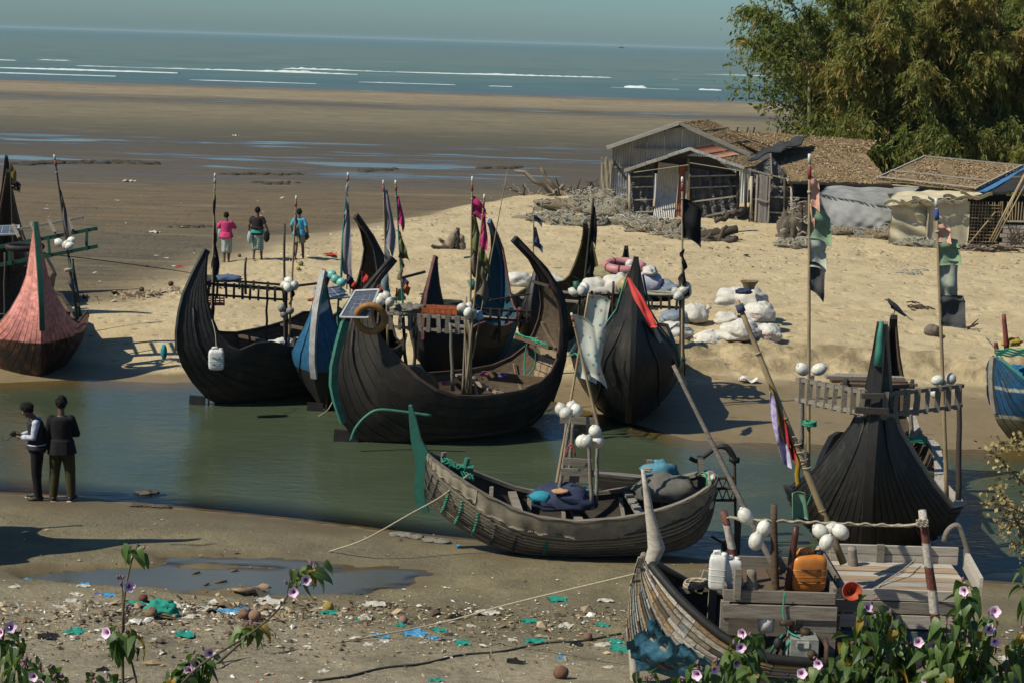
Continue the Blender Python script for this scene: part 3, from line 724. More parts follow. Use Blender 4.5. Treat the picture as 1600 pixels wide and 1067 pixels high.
MB().beam(W(455, 448, 37), W(505, 442, 37.2), .05, .05).build('rack_spar', darkw, rt)
flag_pole('pale pole with a black strip, standing on the long black boat near the walkers', W(331, 500, 35.4), W(336, 272, 35.4), .024, bamboo_m, [(.86, .40, .09, .15, cl('black_rag', (.016, .016, .017)), 'twist'), (.55, .34, .14, .12, cl('black_rag', (.016, .016, .017)), 'hang')], cl('grey_tape', (.3, .28, .27)))
flag_pole('red banded pole with a small dark rag beside the floats of the long boat', W(450, 560, 35.9), W(463, 307, 35.9), .024, bamboo_m, [(.90, .78, .12, .25, cl('grey_stripe_rag', (.16, .15, .15)), 'hang'), (.5, .36, .10, .1, cl('black_rag', (.016, .016, .017)), 'twist')], red_p)
cluster('white egg float in the upper bunch on the rack of the long black boat', 'floats on the long black boat', [(445, 446, 0), (452, 440, .1), (450, 450, -.1), (460, 447, 0)], 35.8, .095)
cluster('round float in the lower bunch on the rack of the long black boat', 'lower floats on the long black boat', [(440, 482, 0), (453, 486, -.05), (444, 492, 0)], 35.8, .085, 1.1, mat('grimy_float', (.24, .23, .21), (.12, .115, .105), .5, 8))
# hanging jerry can
def rbox_mesh(mb, c, d, r=.15, n=4, rot=None):
    """box with rounded edges (superellipsoid rings)"""
    c = Vector(c); R = rot or Matrix.Identity(3)
    def f(p): return 1
    vs = []; nu, nv = 20, 12; fs = []; e = .35
    sg = lambda a, k: math.copysign(abs(a)**k, a)
    for i in range(nv+1):
        th = -math.pi/2+math.pi*i/nv
        for j in range(nu):
            ph = 2*math.pi*j/nu
            vs.append(c+R@Vector((d[0]/2*sg(math.cos(th), e)*sg(math.cos(ph), e), d[1]/2*sg(math.cos(th), e)*sg(math.sin(ph), e), d[2]/2*sg(math.sin(th), e))))
    for i in range(nv):
        for j in range(nu):
            a = i*nu+j; b = i*nu+(j+1) % nu; fs.append((a, b, b+nu, a+nu))
    return mb.add(vs, fs)
def jerrycan(label, p, size, mt, rz=0, cap=None, tied=None, spout=True):
    w_, d_, h_ = size; root = thing('jerry_can', label, 'jerry can', p, rz)
    mb = MB(); rbox_mesh(mb, (0, 0, h_/2), size); mb.build('body', mt, root, True, local=True)
    mb = MB()
    for k in (.28, .45, .62): rbox_mesh(mb, (0, 0, h_*k), (w_*1.02, d_*1.02, h_*.045))
    mb.build('moulded_rib', mt, root, True, local=True)
    MB().tube([(-w_*.28, 0, h_*.95), (-w_*.22, 0, h_*1.08), (w_*.02, 0, h_*1.10), (w_*.12, 0, h_*.97)], d_*.10, 8).build('handle', mt, root, True, local=True)
    if spout: MB().tube([(w_*.30, 0, h_*.95), (w_*.30, 0, h_*1.06)], d_*.17, 10).build('cap', cap or mt, root, True, local=True)
    if tied:
        for z in (.33, .66): MB().tube([(w_*.53*math.cos(a)*(1 if abs(math.cos(a)) > .7 else 1), d_*.56*math.sin(a), h_*z) for a in np.linspace(0, 2*math.pi, 25)], .008, 5, False).build('tie_rope', tied, root, True, local=True)
    return root
whitecan = mat('white_can_plastic', (.62, .62, .60), (.46, .46, .44), .4, 8, bump=.06, spec=.4, rnd=.08)
j = jerrycan('white jerry can hanging by a line on the side of the long black boat', W(338, 577, 33.75), (.32, .25, .42), whitecan, .15, tied=rope_g)
rope('thin pale line holding the hanging white jerry can', [W(338, 543, 33.8), W(336, 520, 34.1), W(331, 500, 34.4)], .008, rope_m)
tag(MB().ball(W(256, 546, 34.9), (.07, .07, .17), f=lambda p: 1-.3*p.z).build('plastic_bag', cl('turquoise_bag', (.03, .24, .28)), None, True), 'turquoise bag hanging outside the left end of the long black boat', 'bag')
def rudder(root, px, py, Y, w=.34, h=.20, mt=tar):
    i = max(range(len(K)), key=lambda q: K[q].x-99*(K[q].z > .25)); p = pw(root, K[i].x+.10, 0, .04); r = MB().box(p+Vector((-.12, 0, .04)), (w, .06, h), Matrix.Rotation(.06, 3, 'Y')).build('rudder_blade', mt, root)
    MB().tube([p+Vector((.12, 0, -.15)), p+Vector((.13, 0, .34))], .022, 6).build('rudder_rod', iron, r, True, root=root)
rudder(rt, 282, 640, 33.9)
white_sheet = cl('white_tarp', (.50, .49, .47), (.34, .33, .31), scale=6)
def lump(label, cat, c, r, mt, seed=0, rough=.25, name='bundle', group=None, flatz=-.5, res=(28, 18), fr=2.2, tied=False, rz=0.):
    """soft heap or sack: crumpled closed body with a flat underside"""
    o3 = Vector((seed*3.7, seed*1.3, seed*2.1))
    def f(p):
        return 1+rough*(mnoise.noise(p*fr+o3)+.5*mnoise.noise(p*fr*2.3+o3)+.30*mnoise.noise(p*fr*5+o3))
    mb = MB(); mb.ball((0, 0, 0), r, res[0], res[1], f=f)
    lim = flatz*r[2]; mb.v = [(x, y, max(z, lim+(.02*x))) for x, y, z in mb.v]
    me = mb.mesh(name, mt, True); o = obj(name, me); o.location = Vector(c)-Vector((0, 0, lim)); o.rotation_euler = (0, 0, rz)
    return tag(o, label, cat, group)
lump('crumpled white tarpaulin heaped inside the long black boat', 'tarpaulin', W(452, 568, 36.2)+Vector((0, 0, .1)), (.62, .4, .3), white_sheet, 1, .4, 'tarpaulin')
o = tag(MB().tube([W(459, 568, 35.9), W(459, 552, 35.9)], .12, 14).build('water_drum', mat('royal_blue_plastic', (.012, .03, .16), None, .4, 9), None, True), 'small blue drum inside the long black boat', 'drum')
lump('blue cloth bundle on the rack of the long black boat', 'bundle', W(353, 440, 36.3), (.34, .2, .10), cl('blue_bundle', (.05, .09, .19), (.10, .10, .11)), 2, .4)
lump('dark net bundle lying on the rack of the long black boat', 'bundle', W(326, 441, 36.2), (.26, .2, .09), cl('dark_net_bundle', (.06, .065, .07), (.03, .03, .03)), 3, .5)
# red crate under the rack
def crate(label, c, d, mt, rz=0, rows=3, cols=7):
    root = thing('plastic_crate', label, 'crate', c, rz)
    MB().box((0, 0, .012), (d[0], d[1], .02)).build('base', mt, root, local=True)
    for k in range(rows):
        z = .05+(d[2]-.06)*k/(rows-1)
        for s in (-1, 1):
            MB().box((0, s*d[1]/2, z), (d[0], .015, .03)).build('slat', mt, root, local=True); MB().box((s*d[0]/2, 0, z), (.015, d[1]-.02, .03)).build('slat', mt, root, local=True)
    for k in range(cols):
        for s in (-1, 1): MB().box((-d[0]/2+d[0]*k/(cols-1), s*(d[1]/2+.002), d[2]/2), (.02, .02, d[2])).build('upright', mt, root, local=True)
    return root
crate('dark red crate slung under the rack of the long black boat', W(330, 476, 35.6), (.55, .35, .17), mat('dark_red_plastic', (.16, .02, .02), None, .5, 9), .2)

# ------------------------------------------------------------------ B: blue boat with a white stem
Aw, Bw = W(488, 570, 34.4), W(606, 520, 38.8)
Aw.z = Bw.z = 0; mid = (Aw+Bw)/2
rt = thing('moon_boat', 'blue boat with a chalky white stem and an orange, green and white bow stripe', 'boat', mid, between(Aw, Bw), 'wooden boats drawn up along the creek')
Lh = (Aw-Bw).length/2
near = end_profile(Lh, 3.02, 1.15, 1.05, .24, 1.2, mouth=.55); far = end_profile(Lh, 2.3, 1.1, 1.0, .3)
t = NT('striped_blue_hull'); x = t.n('SeparateXYZ'); t.l(t.tc.outputs['Object'], x.inputs[0])
dg = t.math('ADD', x.outputs[2], t.math('MULTIPLY', x.outputs[0], .55))
col = t.ramp(t.math('DIVIDE', dg, 5.0), [(0, (.016, .014, .012)), (.36, (.016, .014, .012)), (.365, (.016, .095, .19)), (.655, (.018, .105, .21)), (.66, (.52, .52, .50)), (.685, (.52, .52, .50)), (.69, (.03, .20, .16)), (.73, (.03, .20, .16)), (.735, (.42, .19, .03)), (.78, (.42, .16, .03)), (.785, (.04, .22, .17))])
lowz = t.math('LESS_THAN', x.outputs[2], .92); col = t.mix(lowz, col, (.015, .013, .012))
a = t.noise(3, 8, .65, t.vec((.5, 4, 4))); col = t.mix(t.ramp(a, [(.35, .5), (.62, 0)]), col, (.012, .014, .016))
bluehull = t.done(col, .5, t.bump(a, .4, .01))
K, S = stations(near, far)
hull(rt, K, S, 8, bluehull, innerw, gun=tar2, stem=white_p, stem_w=.15, stem_from=.42, stem_mats={1: white_p, -1: tar}, stem_proud=.05)
fittings(rt, K, S, .45, -1.0, .6, 1, innerw)
rudder(rt, 492, 652, 33.7)
rope('thin line from the rudder of the blue boat to its hull', [W(497, 650, 33.7), W(512, 640, 33.8), W(522, 622, 34.0)], .008, rope_m)
solar('solar panel edge on behind the bow of the blue boat', [W(488, 451, 35.7), W(531, 449, 35.7), W(548, 464, 35.0), W(503, 468, 35.0)], cells=(3, 4))
for x, y0, y1 in ((513, 460, 540), (528, 455, 530), (546, 480, 560)): post(rt, W(x, y1, 35.6), W(x, y0, 35.6), .026, teal_p if x > 520 else darkw)
MB().beam(W(529, 482, 35.6), W(552, 500, 35.4), .06, .06).build('rail', teal_p, rt)
flag_pole('pole wrapped in a long grey and pink scarf, at the blue boat', W(532, 470, 35.8), W(544, 271, 35.8), .026, teal_p, [(.96, .70, .11, .12, cl('slate_scarf', (.15, .19, .22), (.28, .18, .18)), 'twist'), (.80, .26, .20, .30, cl('slate_scarf', (.15, .19, .22), (.28, .18, .18)), 'hang')], red_p, bend=-.03)
MB().beam(W(519, 428, 34.9), W(538, 395, 34.9), .06, .04)
mintf = mat('mint_float_plastic', (.20, .52, .45), (.14, .40, .34), .4, 9, bump=.06, spec=.45)
cluster('mint green float behind the bow of the blue boat', 'mint floats', [(525, 437, 0), (533, 442, -.1), (519, 430, .1)], 35.4, .10, 1.1, mintf)
def flaglet(label, px, py, Y, c1, h=.32):
    root = thing('marker_flag', label, 'marker flag', W(px, py+h/2/sc(Y), Y), 0, 'little marker flags on the boats')
    MB().tube([(0, 0, 0), (0, 0, h)], .012, 6).build('stick', darkw, root, local=True)
    MB().sheet(lambda u, v: Vector((.02+.12*u-.05*v, .04*math.sin(u*5+v*2+px), h-.18*v-.10*u)), 5, 5, .006).build('flag', c1, root, True, local=True)
og = cl('orange_flaglet', (.55, .13, .03)); nv_ = cl('navy_flaglet', (.03, .03, .08)); rd = cl('red_flaglet', (.38, .04, .03))
cols = {'orange': og, 'navy': nv_, 'red': rd}; seen_ = {}
for x, y, cn in ((504, 432, 'orange'), (505, 440, 'navy'), (542, 440, 'navy'), (547, 447, 'red'), (565, 436, 'red'), (569, 440, 'orange'), (591, 452, 'red'), (598, 458, 'orange'), (619, 462, 'orange'), (629, 445, 'navy'), (631, 455, 'orange')):
    k = seen_[cn] = seen_.get(cn, 0)+1
    flaglet(f"small {cn} marker flag around the tilted solar panel, {('first', 'second', 'third', 'fourth', 'fifth')[k-1]} {cn} one from the left", x, y, 35.2+(x % 5)*.1, cols[cn], .34)

# ------------------------------------------------------------------ D: boat behind, dark prow in front and blue horn behind
Aw, Bw = W(660, 560, 37.4), W(785, 500, 41.6)
Aw.z = Bw.z = 0; mid = (Aw+Bw)/2
rt = thing('moon_boat', 'boat with a tall bright blue rear horn, behind the middle black boat', 'boat', mid, between(Aw, Bw), 'wooden boats drawn up along the creek'); rt.location.z = .05
Lh = (Aw-Bw).length/2
near = end_profile(Lh, 2.98, 1.2, 1.1, .24); far = end_profile(Lh, 3.55, 1.2, 1.1, .42)
bp = zpaint('blue_horn_paint', [(0, (.012, .012, .012)), (.8, (.016, .105, .20))], .5, .4)
t = NT('black_bow_blue_stern'); x = t.n('SeparateXYZ'); t.l(t.tc.outputs['Object'], x.inputs[0])
col = t.mix(t.math('GREATER_THAN', x.outputs[0], -.3), (.012, .085, .17), (.014, .0125, .013)); a = t.noise(3, 8, .65, t.vec((.5, 4, 4))); col = t.mix(t.ramp(a, [(.35, .5), (.62, 0)]), col, (.01, .012, .014))
K, S = stations(near, far)
hull(rt, K, S, 8, t.done(col, .5, t.bump(a, .4, .01)), mat('blue_inside_wood', (.02, .085, .13), (.02, .04, .055), .7, 4, (.6, 5, 5)), gun=mat('maroon_edge', (.11, .035, .03), (.05, .025, .02), .7, 6), stem=tar, stem_mats={1: mat('worn_red_stem', (.13, .045, .04), (.05, .02, .02), .7, 7), -1: blue_p})
fittings(rt, K, S, .5, -1.2, 1.0, 2, greyw)
for k in range(5): MB().beam(W(690+k*6, 483+k*2, 39.5), W(738+k*3, 478+k*5, 39.8), .09, .03).build('loose_board', palew, rt)
tag(MB().tube([W(735, 438, 40.8), W(742, 452, 40.8)], .09, 10).build('gas_bottle', teal_p, None, True), 'green bottle at the foot of the bright blue horn', 'bottle')
MB().beam(W(725, 403, 41.2), W(748, 400, 41.3), .05, .04).build('horn_thwart', teal_p, rt)
rack(rt, W(745, 483, 38.4), W(830, 488, 38.9), .22, darkw, 6, .06); post(rt, W(781, 535, 38.6), W(780, 490, 38.6), .045, tar)
MB().beam(W(765, 470, 39.5), W(828, 460, 40.2), .035, .035).build('spar', darkw, rt)
coil(rt, W(700, 474, 39.2), .32, .22, 7, .014, rope_d, 'net_rope')

# ------------------------------------------------------------------ C: the black boat in the middle, seen from the side
Aw, Bw = W(520, 600, 32.0), W(880, 560, 34.4)
Aw.z = Bw.z = 0; mid = (Aw+Bw)/2
rt = thing('moon_boat', 'black crescent boat broadside in the middle, teal stem and a bare plank deck', 'boat', mid, between(Aw, Bw), 'wooden boats drawn up along the creek')
Lh = (Aw-Bw).length/2+.03
near = ([(0, -.34), (.30*Lh, -.32), (.60*Lh, -.22), (.86*Lh, .20), (.97*Lh, .85), (1.0*Lh, 1.35), (.96*Lh, 1.95), (.86*Lh, 2.65), (.52*Lh, 3.66)],
        [(0, 1.0, 1.22), (.26*Lh, 1.10, 1.18), (.46*Lh, 1.42, .98), (.58*Lh, 1.78, .74), (.66*Lh, 2.05, .52), (.71*Lh, 2.35, .34), (.72*Lh, 2.70, .20), (.70*Lh, 3.05, .11), (.51*Lh, 3.64, .03)])
far = ([(0, -.34), (.30*Lh, -.32), (.60*Lh, -.20), (.84*Lh, .30), (.95*Lh, .95), (1.0*Lh, 1.60), (.99*Lh, 2.30), (.90*Lh, 3.0), (.52*Lh, 3.98)],
       [(0, 1.0, 1.22), (.30*Lh, 1.02, 1.18), (.56*Lh, 1.12, 1.02), (.75*Lh, 1.42, .78), (.83*Lh, 1.85, .56), (.86*Lh, 2.35, .42), (.83*Lh, 2.8, .33), (.75*Lh, 3.3, .20), (.51*Lh, 3.96, .03)])
K, S = stations(near, far)
hull(rt, K, S, 8, zpaint('black_brown_hull_paint', [(0, (.060, .050, .034)), (.14, (.028, .024, .018)), (.34, (.014, .0125, .012)), (1.1, (.020, .017, .015)), (2.8, (.014, .013, .0135))], .5, .5), innerw, gun=mat('brown_gunwale', (.07, .04, .025), (.03, .022, .018), .6, 5, (.7, 6, 6)), stem=teal_p, stem_w=.16, stem_from=.40, stem_mats={1: zpaint('teal_stem_black_top', [(0, (.035, .20, .15)), (2.45, (.014, .013, .013))], .55), -1: tar})
fittings(rt, K, S, .62, -1.75, .35, 1, deckw, boards=8)
MB().beam(pw(rt, -1.1, -.80, .98), pw(rt, -1.9, .62, 1.06), .07, .18).build('cross_plank', brownw, rt)
MB().beam(pw(rt, -1.82, -.68, 1.78), pw(rt, -1.88, .70, 1.78), .10, .07).build('thwart', brownw, rt)
MB().beam(pw(rt, -1.98, -.40, 3.0), pw(rt, -1.98, .40, 3.0), .05, .05).build('horn_thwart', darkw, rt)
for k in range(5): MB().beam(pw(rt, -2.12-.03*k, -.44+.02*k, .85+.17*k), pw(rt, -2.12-.03*k, .44-.02*k, .85+.17*k), .03, .15).build('end_board', deckw, rt)
for d_ in range(4): MB().tube([pw(rt, -1.84+rng.uniform(-.05, .05), -.72+1.42*i/12, 1.83+.03*math.sin(i*1.3+d_)+rng.uniform(-.01, .01)) for i in range(13)], .016, 5).build('lashing', rope_g, rt, True)
MB().tube(bez([pw(rt, -1.84, -.2, 1.83), pw(rt, -1.8, -.25, 1.4), pw(rt, -1.75, -.1, 1.05), pw(rt, -1.9, .02, 1.3), pw(rt, -1.85, .1, 1.8)], 18), .014, 5).build('lashing', rope_g, rt, True)
rack(rt, W(604, 490, 32.9), W(737, 499, 32.4), .26, greyw, 9, .06, slat_w=.075)
rack(rt, W(610, 484, 33.9), W(735, 492, 33.5), .06, greyw, 0, .06)
for k in range(8): MB().beam(W(612+k*16, 487+k, 33.9), W(612+k*16, 492+k, 32.7), .09, .02).build('rack_board', greyw, rt)
for x, y0, y1, Y, x2 in ((630, 497, 580, 32.9, 634), (704, 505, 610, 32.4, 708), (733, 500, 612, 32.4, 731), (646, 478, 592, 34.0, 648)): post(rt, W(x2, y1, Y), W(x, y0, Y), .035, darkw if x < 690 else greyw)
# big brown tarpaulin covered engine box inside, ropes
lump('brown canvas cover over the engine of the middle black boat', 'canvas cover', pw(rt, .85, .05, .70), (.48, .42, .48), cl('brown_canvas', (.17, .105, .055), (.09, .058, .034), scale=4), 11, .2, 'engine_cover')
for k in range(4): rope('tangled grey line hanging over the engine of the middle black boat', [pw(rt, .6+.2*k, -.6, 1.4), pw(rt, .7+.15*k, -.55, .9+.1*k), pw(rt, 1.0+.1*k, -.5, 1.2), pw(rt, 1.3, -.45, 1.7)], .011, rope_d)['group'] = 'tangled lines on the middle boat'
for i, (px, py, c1) in enumerate(((697, 601, 'pink'), (786, 589, 'violet'), (757, 587, 'pink'))):
    lump(f'small {"violet" if c1 == "violet" else "pink"} rag on the deck plank of the middle black boat', 'rag', W(px, py, 33.3), (.09, .06, .05), cl('violet_rag', (.08, .06, .20)) if c1 == 'violet' else cl('pink_rag', (.45, .10, .14)), 20+i, .5, 'rag', res=(14, 9), group='rags on the middle boat')
solar('tilted solar panel on top of the teal stem of the middle black boat', [W(531, 496, 31.5), W(574, 497, 31.5), W(592, 453, 31.9), W(555, 455, 31.9)], cells=(4, 6))
post(rt, W(566, 530, 32.3), W(566, 478, 32.3), .03, darkw, 'panel_post')
# orange life ring
lr = MB(); cc = W(579, 498, 31.60)
lr.tube([cc+Vector((.27*math.cos(a), -.10*math.sin(a), .27*math.sin(a))) for a in np.linspace(0, 2*math.pi, 29)], .068, 10, False)
tag(lr.build('life_ring', mat('ochre_life_ring', (.40, .19, .05), (.24, .11, .035), .6, 7, bump=.3), None, True), 'worn ochre life ring hanging under the tilted solar panel', 'life ring')
cluster('white egg float under the tilted solar panel', 'floats by the tilted panel', [(594, 471, 0), (604, 464, .1), (609, 473, -.1), (598, 466, .2)], 33.2, .095)
crate('orange crate standing on the rack of the middle black boat', W(688, 490, 33.4), (.70, .40, .13), mat('orange_plastic', (.42, .12, .04), (.30, .08, .03), .5, 9), -.05)
lump('grey net heap beside the orange crate on the rack', 'net', W(640, 488, 33.5), (.3, .2, .12), cl('grey_net_bundle', (.16, .15, .13), (.07, .07, .06)), 13, .5, 'net_bundle')
rudder(rt, 533, 688, 31.4, .5, .3)
tag(MB().tube(bez([W(548, 688, 31.35), W(556, 668, 31.35), W(572, 650, 31.4), W(592, 640, 31.4), W(630, 643, 31.4), W(674, 649, 31.4)], 24), .03, 8).build('water_hose', teal_p, None, True), 'teal hose arching from the rudder along the side of the middle black boat', 'hose')
# its flag poles
pinkc = cl('magenta_cloth', (.42, .035, .13), (.34, .03, .10)); olivec = cl('olive_cloth', (.13, .135, .05), (.09, .09, .035)); brownc = cl('drab_brown_cloth', (.15, .115, .075), (.09, .07, .05))
def multi(label, a, b, secs, r=.022, mt=None, wd=.22, top=red_p, kind='hang', bend=0, drop=.2):
    return flag_pole(label, a, b, r, mt or bamboo_m, [(u0, u1, wd*k, drop*k, m_, kd or kind) for (u0, u1, k, m_, kd) in secs], top, bend=bend)
multi('pole with a magenta, olive and brown flag, standing upright on the middle black boat', W(733, 612, 32.3), W(738, 277, 32.3), [(.915, .82, 1.15, pinkc, 'fly'), (.85, .67, .9, olivec, 'hang'), (.70, .56, .8, brownc, 'hang')], wd=.24)
multi('leaning pole with a long magenta, olive and brown flag next to the white floats', W(728, 608, 32.1), W(757, 305, 32.1), [(.905, .74, .60, pinkc, 'hang'), (.76, .63, .95, olivec, 'hang'), (.67, .50, 1.05, brownc, 'hang')], wd=.24)
flag_pole('bare thin bamboo rod leaning right over the middle black boat', W(738, 560, 32.3), W(793, 266, 33.0), .012, bamboo_m, [])
multi('pole with a magenta and brown flag left of the wooden rack', W(632, 520, 34.3), W(618, 283, 34.3), [(.92, .72, .75, pinkc, 'hang'), (.68, .52, .85, olivec, 'hang'), (.55, .38, .7, brownc, 'twist')], wd=.2, mt=teal_p)
multi('pole wound with a slate blue cloth behind the solar panel', W(606, 540, 34.6), W(599, 283, 34.6), [(.97, .60, .9, cl('slate_scarf', (.15, .19, .22)), 'hang'), (.62, .30, .8, cl('slate_blue_rag', (.20, .24, .25), (.10, .12, .13)), 'twist')], wd=.26)
for k, (x, x2) in enumerate(((726, 736), (737, 741), (729, 729))): flag_pole(('shortest', 'middle', 'tallest')[k]+' bare stake lashed to the rack of the middle black boat', W(x2-6, 614, 32.2+.1*k), W(x, 500-k*18, 32.4), .022, bamboo_m if k < 2 else greyw, [], name='stake', group='stakes on the middle boat')
cluster('white egg float hanging at the right end of the wooden rack', 'floats at the rack of the middle boat', [(721, 481, 0), (732, 481, .1), (731, 489, -.1), (739, 492, 0)], 32.2, .085, 1.25)
tag(MB().tube([W(749, 486, 32.2), W(750, 499, 32.2)], [.05, .075], 8).build('plastic_bottle', mat('pale_blue_plastic', (.25, .36, .52), None, .35, 9), None, True), 'pale blue bottle hanging beside the floats of the wooden rack', 'bottle')
MB().beam(W(622, 436, 34.8), W(664, 425, 35.4), .05, .05).build('spar', darkw, rt)
for x in (607, 625): MB().beam(W(x, 470, 34.6), W(x, 452, 34.6), .12, .06).build('rack_block', green_p, rt)
MB().beam(W(597, 470, 34.6), W(634, 466, 34.6), .08, .07).build('spar', green_p, rt)

# ------------------------------------------------------------------ F: black horn behind the middle boat
Aw, Bw = W(825, 540, 40.3), W(922, 480, 46.2)
Aw.z = Bw.z = 0; mid = (Aw+Bw)/2
rt = thing('moon_boat', 'black boat behind, its tall horn with a yellow edge left of the pink life ring', 'boat', mid, between(Aw, Bw), 'wooden boats drawn up along the creek'); rt.location.z = .22
Lh = (Aw-Bw).length/2
K, S = stations(end_profile(Lh, 2.4, 1.15, 1.1, .2), end_profile(Lh, 2.95, 1.2, 1.1, .30))
hull(rt, K, S, 8, blackA, mat('yellowed_inside_wood', (.065, .055, .02), (.02, .02, .015), .7, 4, (.6, 5, 5)), gun=mat('yellow_edge', (.11, .085, .02), (.04, .035, .015), .6, 6), stem=tar)
fittings(rt, K, S, .5, -1.2, 1.0, 2, greyw)
multi('dark pole with black rags right of the horn with the yellow edge', W(912, 455, 40.8), W(927, 310, 40.8), [(.95, .55, .8, cl('black_rag', (.016, .016, .017)), 'hang'), (.6, .2, .8, cl('black_rag', (.016, .016, .017)), 'hang')], r=.03, mt=darkw, wd=.22, top=None)
multi('short pole with ragged navy pennants standing on the sand by the white sacks', Gg(833, 420), W(834, 322, Gg(833, 420).y), [(.86, .76, 1.0, cl('navy_rag', (.03, .04, .075)), 'fly'), (.70, .42, .75, cl('navy_rag', (.03, .04, .075)), 'hang'), (.46, .36, 1.1, cl('navy_rag', (.03, .04, .075)), 'fly')], wd=.28, mt=bamboo_m)

# ------------------------------------------------------------------ E: black boat, bow on, right of the middle one
Aw, Bw = W(987, 600, 33.2), W(972, 500, 41.0)
Aw.z = Bw.z = 0; mid = (Aw+Bw)/2
rt = thing('moon_boat', 'black boat facing the camera bow on, heaped with bags under a pink ring', 'boat', mid, between(Aw, Bw), 'wooden boats drawn up along the creek')
Lh = (Aw-Bw).length/2
K, S = stations(end_profile(Lh, 3.68, 1.05, 1.24, .12, 1.25, mouth=.66), end_profile(Lh, 3.1, 1.2, 1.1, .2))
hull(rt, K, S, 9, zpaint('black_bow_paint', [(0, (.05, .045, .036)), (.16, (.012, .012, .012)), (2.5, (.014, .014, .0145))], .45, .6), innerw, gun=tar, stem=tar, stem_w=.12, stem_from=.3)
fittings(rt, K, S, .5, -1.6, 1.6, 3, greyw)
for side in (-1, 1):
    pts = [Vector((s.x, side*(s.y+.05), s.z+.02)) for s in S[12:24]]
    MB().tube([pw(rt, *p) for p in pts], .022, 6).build('rail_pipe', teal_p, rt, True)
rack(rt, W(905, 458, 36.4), W(1065, 466, 36.4), .22, darkw, 12, .06)
rack(rt, W(905, 452, 37.6), W(1062, 456, 37.6), .08, darkw, 0, .06)
for k in range(9): MB().beam(W(910+k*18, 452, 37.7), W(908+k*18, 459, 36.3), .12, .025).build('rack_board', greyw, rt)
for x, y0, y1 in ((905, 450, 560), (925, 455, 545), (958, 440, 535), (1063, 440, 600), (1068, 455, 595)): post(rt, W(x, y1, 36.2), W(x, y0, 36.2), .032, darkw if x != 958 else mat('maroon_post', (.05, .02, .018), None, .6, 8))
tag(MB().tube([W(902, 458, 36.1), W(900, 440, 36.1)], .075, 10).build('gas_bottle', green_p, None, True), 'dark green cylinder at the left end of the bag heap\'s rack', 'bottle')
bagm = [cl('white_sack', (.50, .48, .44), (.36, .345, .31), scale=5), cl('lilac_bag', (.40, .40, .47), (.30, .29, .35), scale=5), cl('grey_blue_bag', (.20, .24, .29), (.12, .14, .17), scale=5), cl('black_bag', (.015, .015, .016)), cl('olive_bag', (.22, .20, .11), (.14, .12, .07))]
for i, (x, y, rx, rz_, mt, lab) in enumerate(((930, 452, .42, .26, 0, 'white sack at the left of the bag heap on the boat facing the camera'), (962, 448, .34, .32, 0, 'crumpled white sack in the middle of the bag heap'), (1010, 446, .40, .30, 1, 'lilac bag at the right of the bag heap under the pink ring'), (1036, 452, .34, .22, 2, 'grey blue bag at the right end of the bag heap'),
        (1025, 462, .40, .18, 3, 'black bag hanging over the front of the bag heap'), (948, 428, .30, .22, 4, 'olive bag under the left side of the pink ring'), (1015, 424, .17, .13, 0, 'knotted white bag corner on top of the lilac bag'), (995, 462, .3, .17, 0, 'flat white sack at the front of the bag heap'))):
    lump(lab, 'sack', W(x, y+rz_*.5/sc(36.8), 36.9 if i != 5 else 37.4), (rx, .36, rz_), bagm[mt], 40+i, .24, 'sack', fr=1.7)
tag(MB().ball(W(978, 447, 36.4), .20, 16, 12).build('float_buoy', mat('yellow_float', (.42, .34, .14), (.30, .24, .10), .45, 6), None, True), 'big dull yellow ball float among the white sacks under the pink ring', 'float')
pr = MB(); cc = W(975, 419, 37.3); pr.tube([cc+Vector((.40*math.cos(a), .36*math.sin(a), .05+.05*math.sin(a))) for a in np.linspace(0, 2*math.pi, 29)], .095, 10, False)
pinkring = thing('life_ring', 'pale pink life ring on top of the bag heap', 'life ring', cc)
pr.build('ring', mat('pink_ring', (.55, .24, .25), (.40, .17, .18), .5, 8), pinkring, True)
for a in (.7, 2.2, 3.6, 4.4, 5.3): MB().tube([cc+Vector((.40*math.cos(a+d)*1.0, .36*math.sin(a+d), .05+.05*math.sin(a))) for d in (-.05, .05)], .10, 10).build('band', cl('maroon_band', (.12, .03, .03)), pinkring, True)
cluster('white egg float inside the pale pink ring', 'floats in the pink ring', [(984, 413, 0), (986, 423, -.1)], 37.3, .10)
tag(MB().tube([W(1036, 459, 36.2)+Vector((.36*math.cos(a), .2*math.sin(a), .0)) for a in np.linspace(0, 2*math.pi, 25)], .035, 8, False).build('basket_rim', mat('straw_rim', (.30, .29, .22), None, .8, 20), None, True), 'pale round basket rim lying on the rack beside the black bag', 'basket')
cluster('white egg float at the right end of the bag heap\'s rack', 'floats at the right of the bag heap', [(1057, 458, 0), (1066, 455, -.1), (1073, 449, 0), (1060, 463, -.15), (1072, 460, 0)], 36.1, .10, 1.35)
cluster('white egg float at the left end of the bag heap\'s rack', 'floats at the left of the bag heap', [(897, 457, 0), (909, 455, -.1), (914, 450, 0)], 36.1, .10, 1.3)
multi('tall pole with a black flag and black strips, right of the bag heap', W(1066, 598, 36.0), W(1066, 278, 36.0), [(.90, .71, 1.25, cl('black_rag', (.016, .016, .017)), 'fly'), (.66, .52, .5, cl('black_rag', (.016, .016, .017)), 'twist'), (.55, .44, .45, cl('black_rag', (.016, .016, .017)), 'hang')], r=.028, wd=.34)
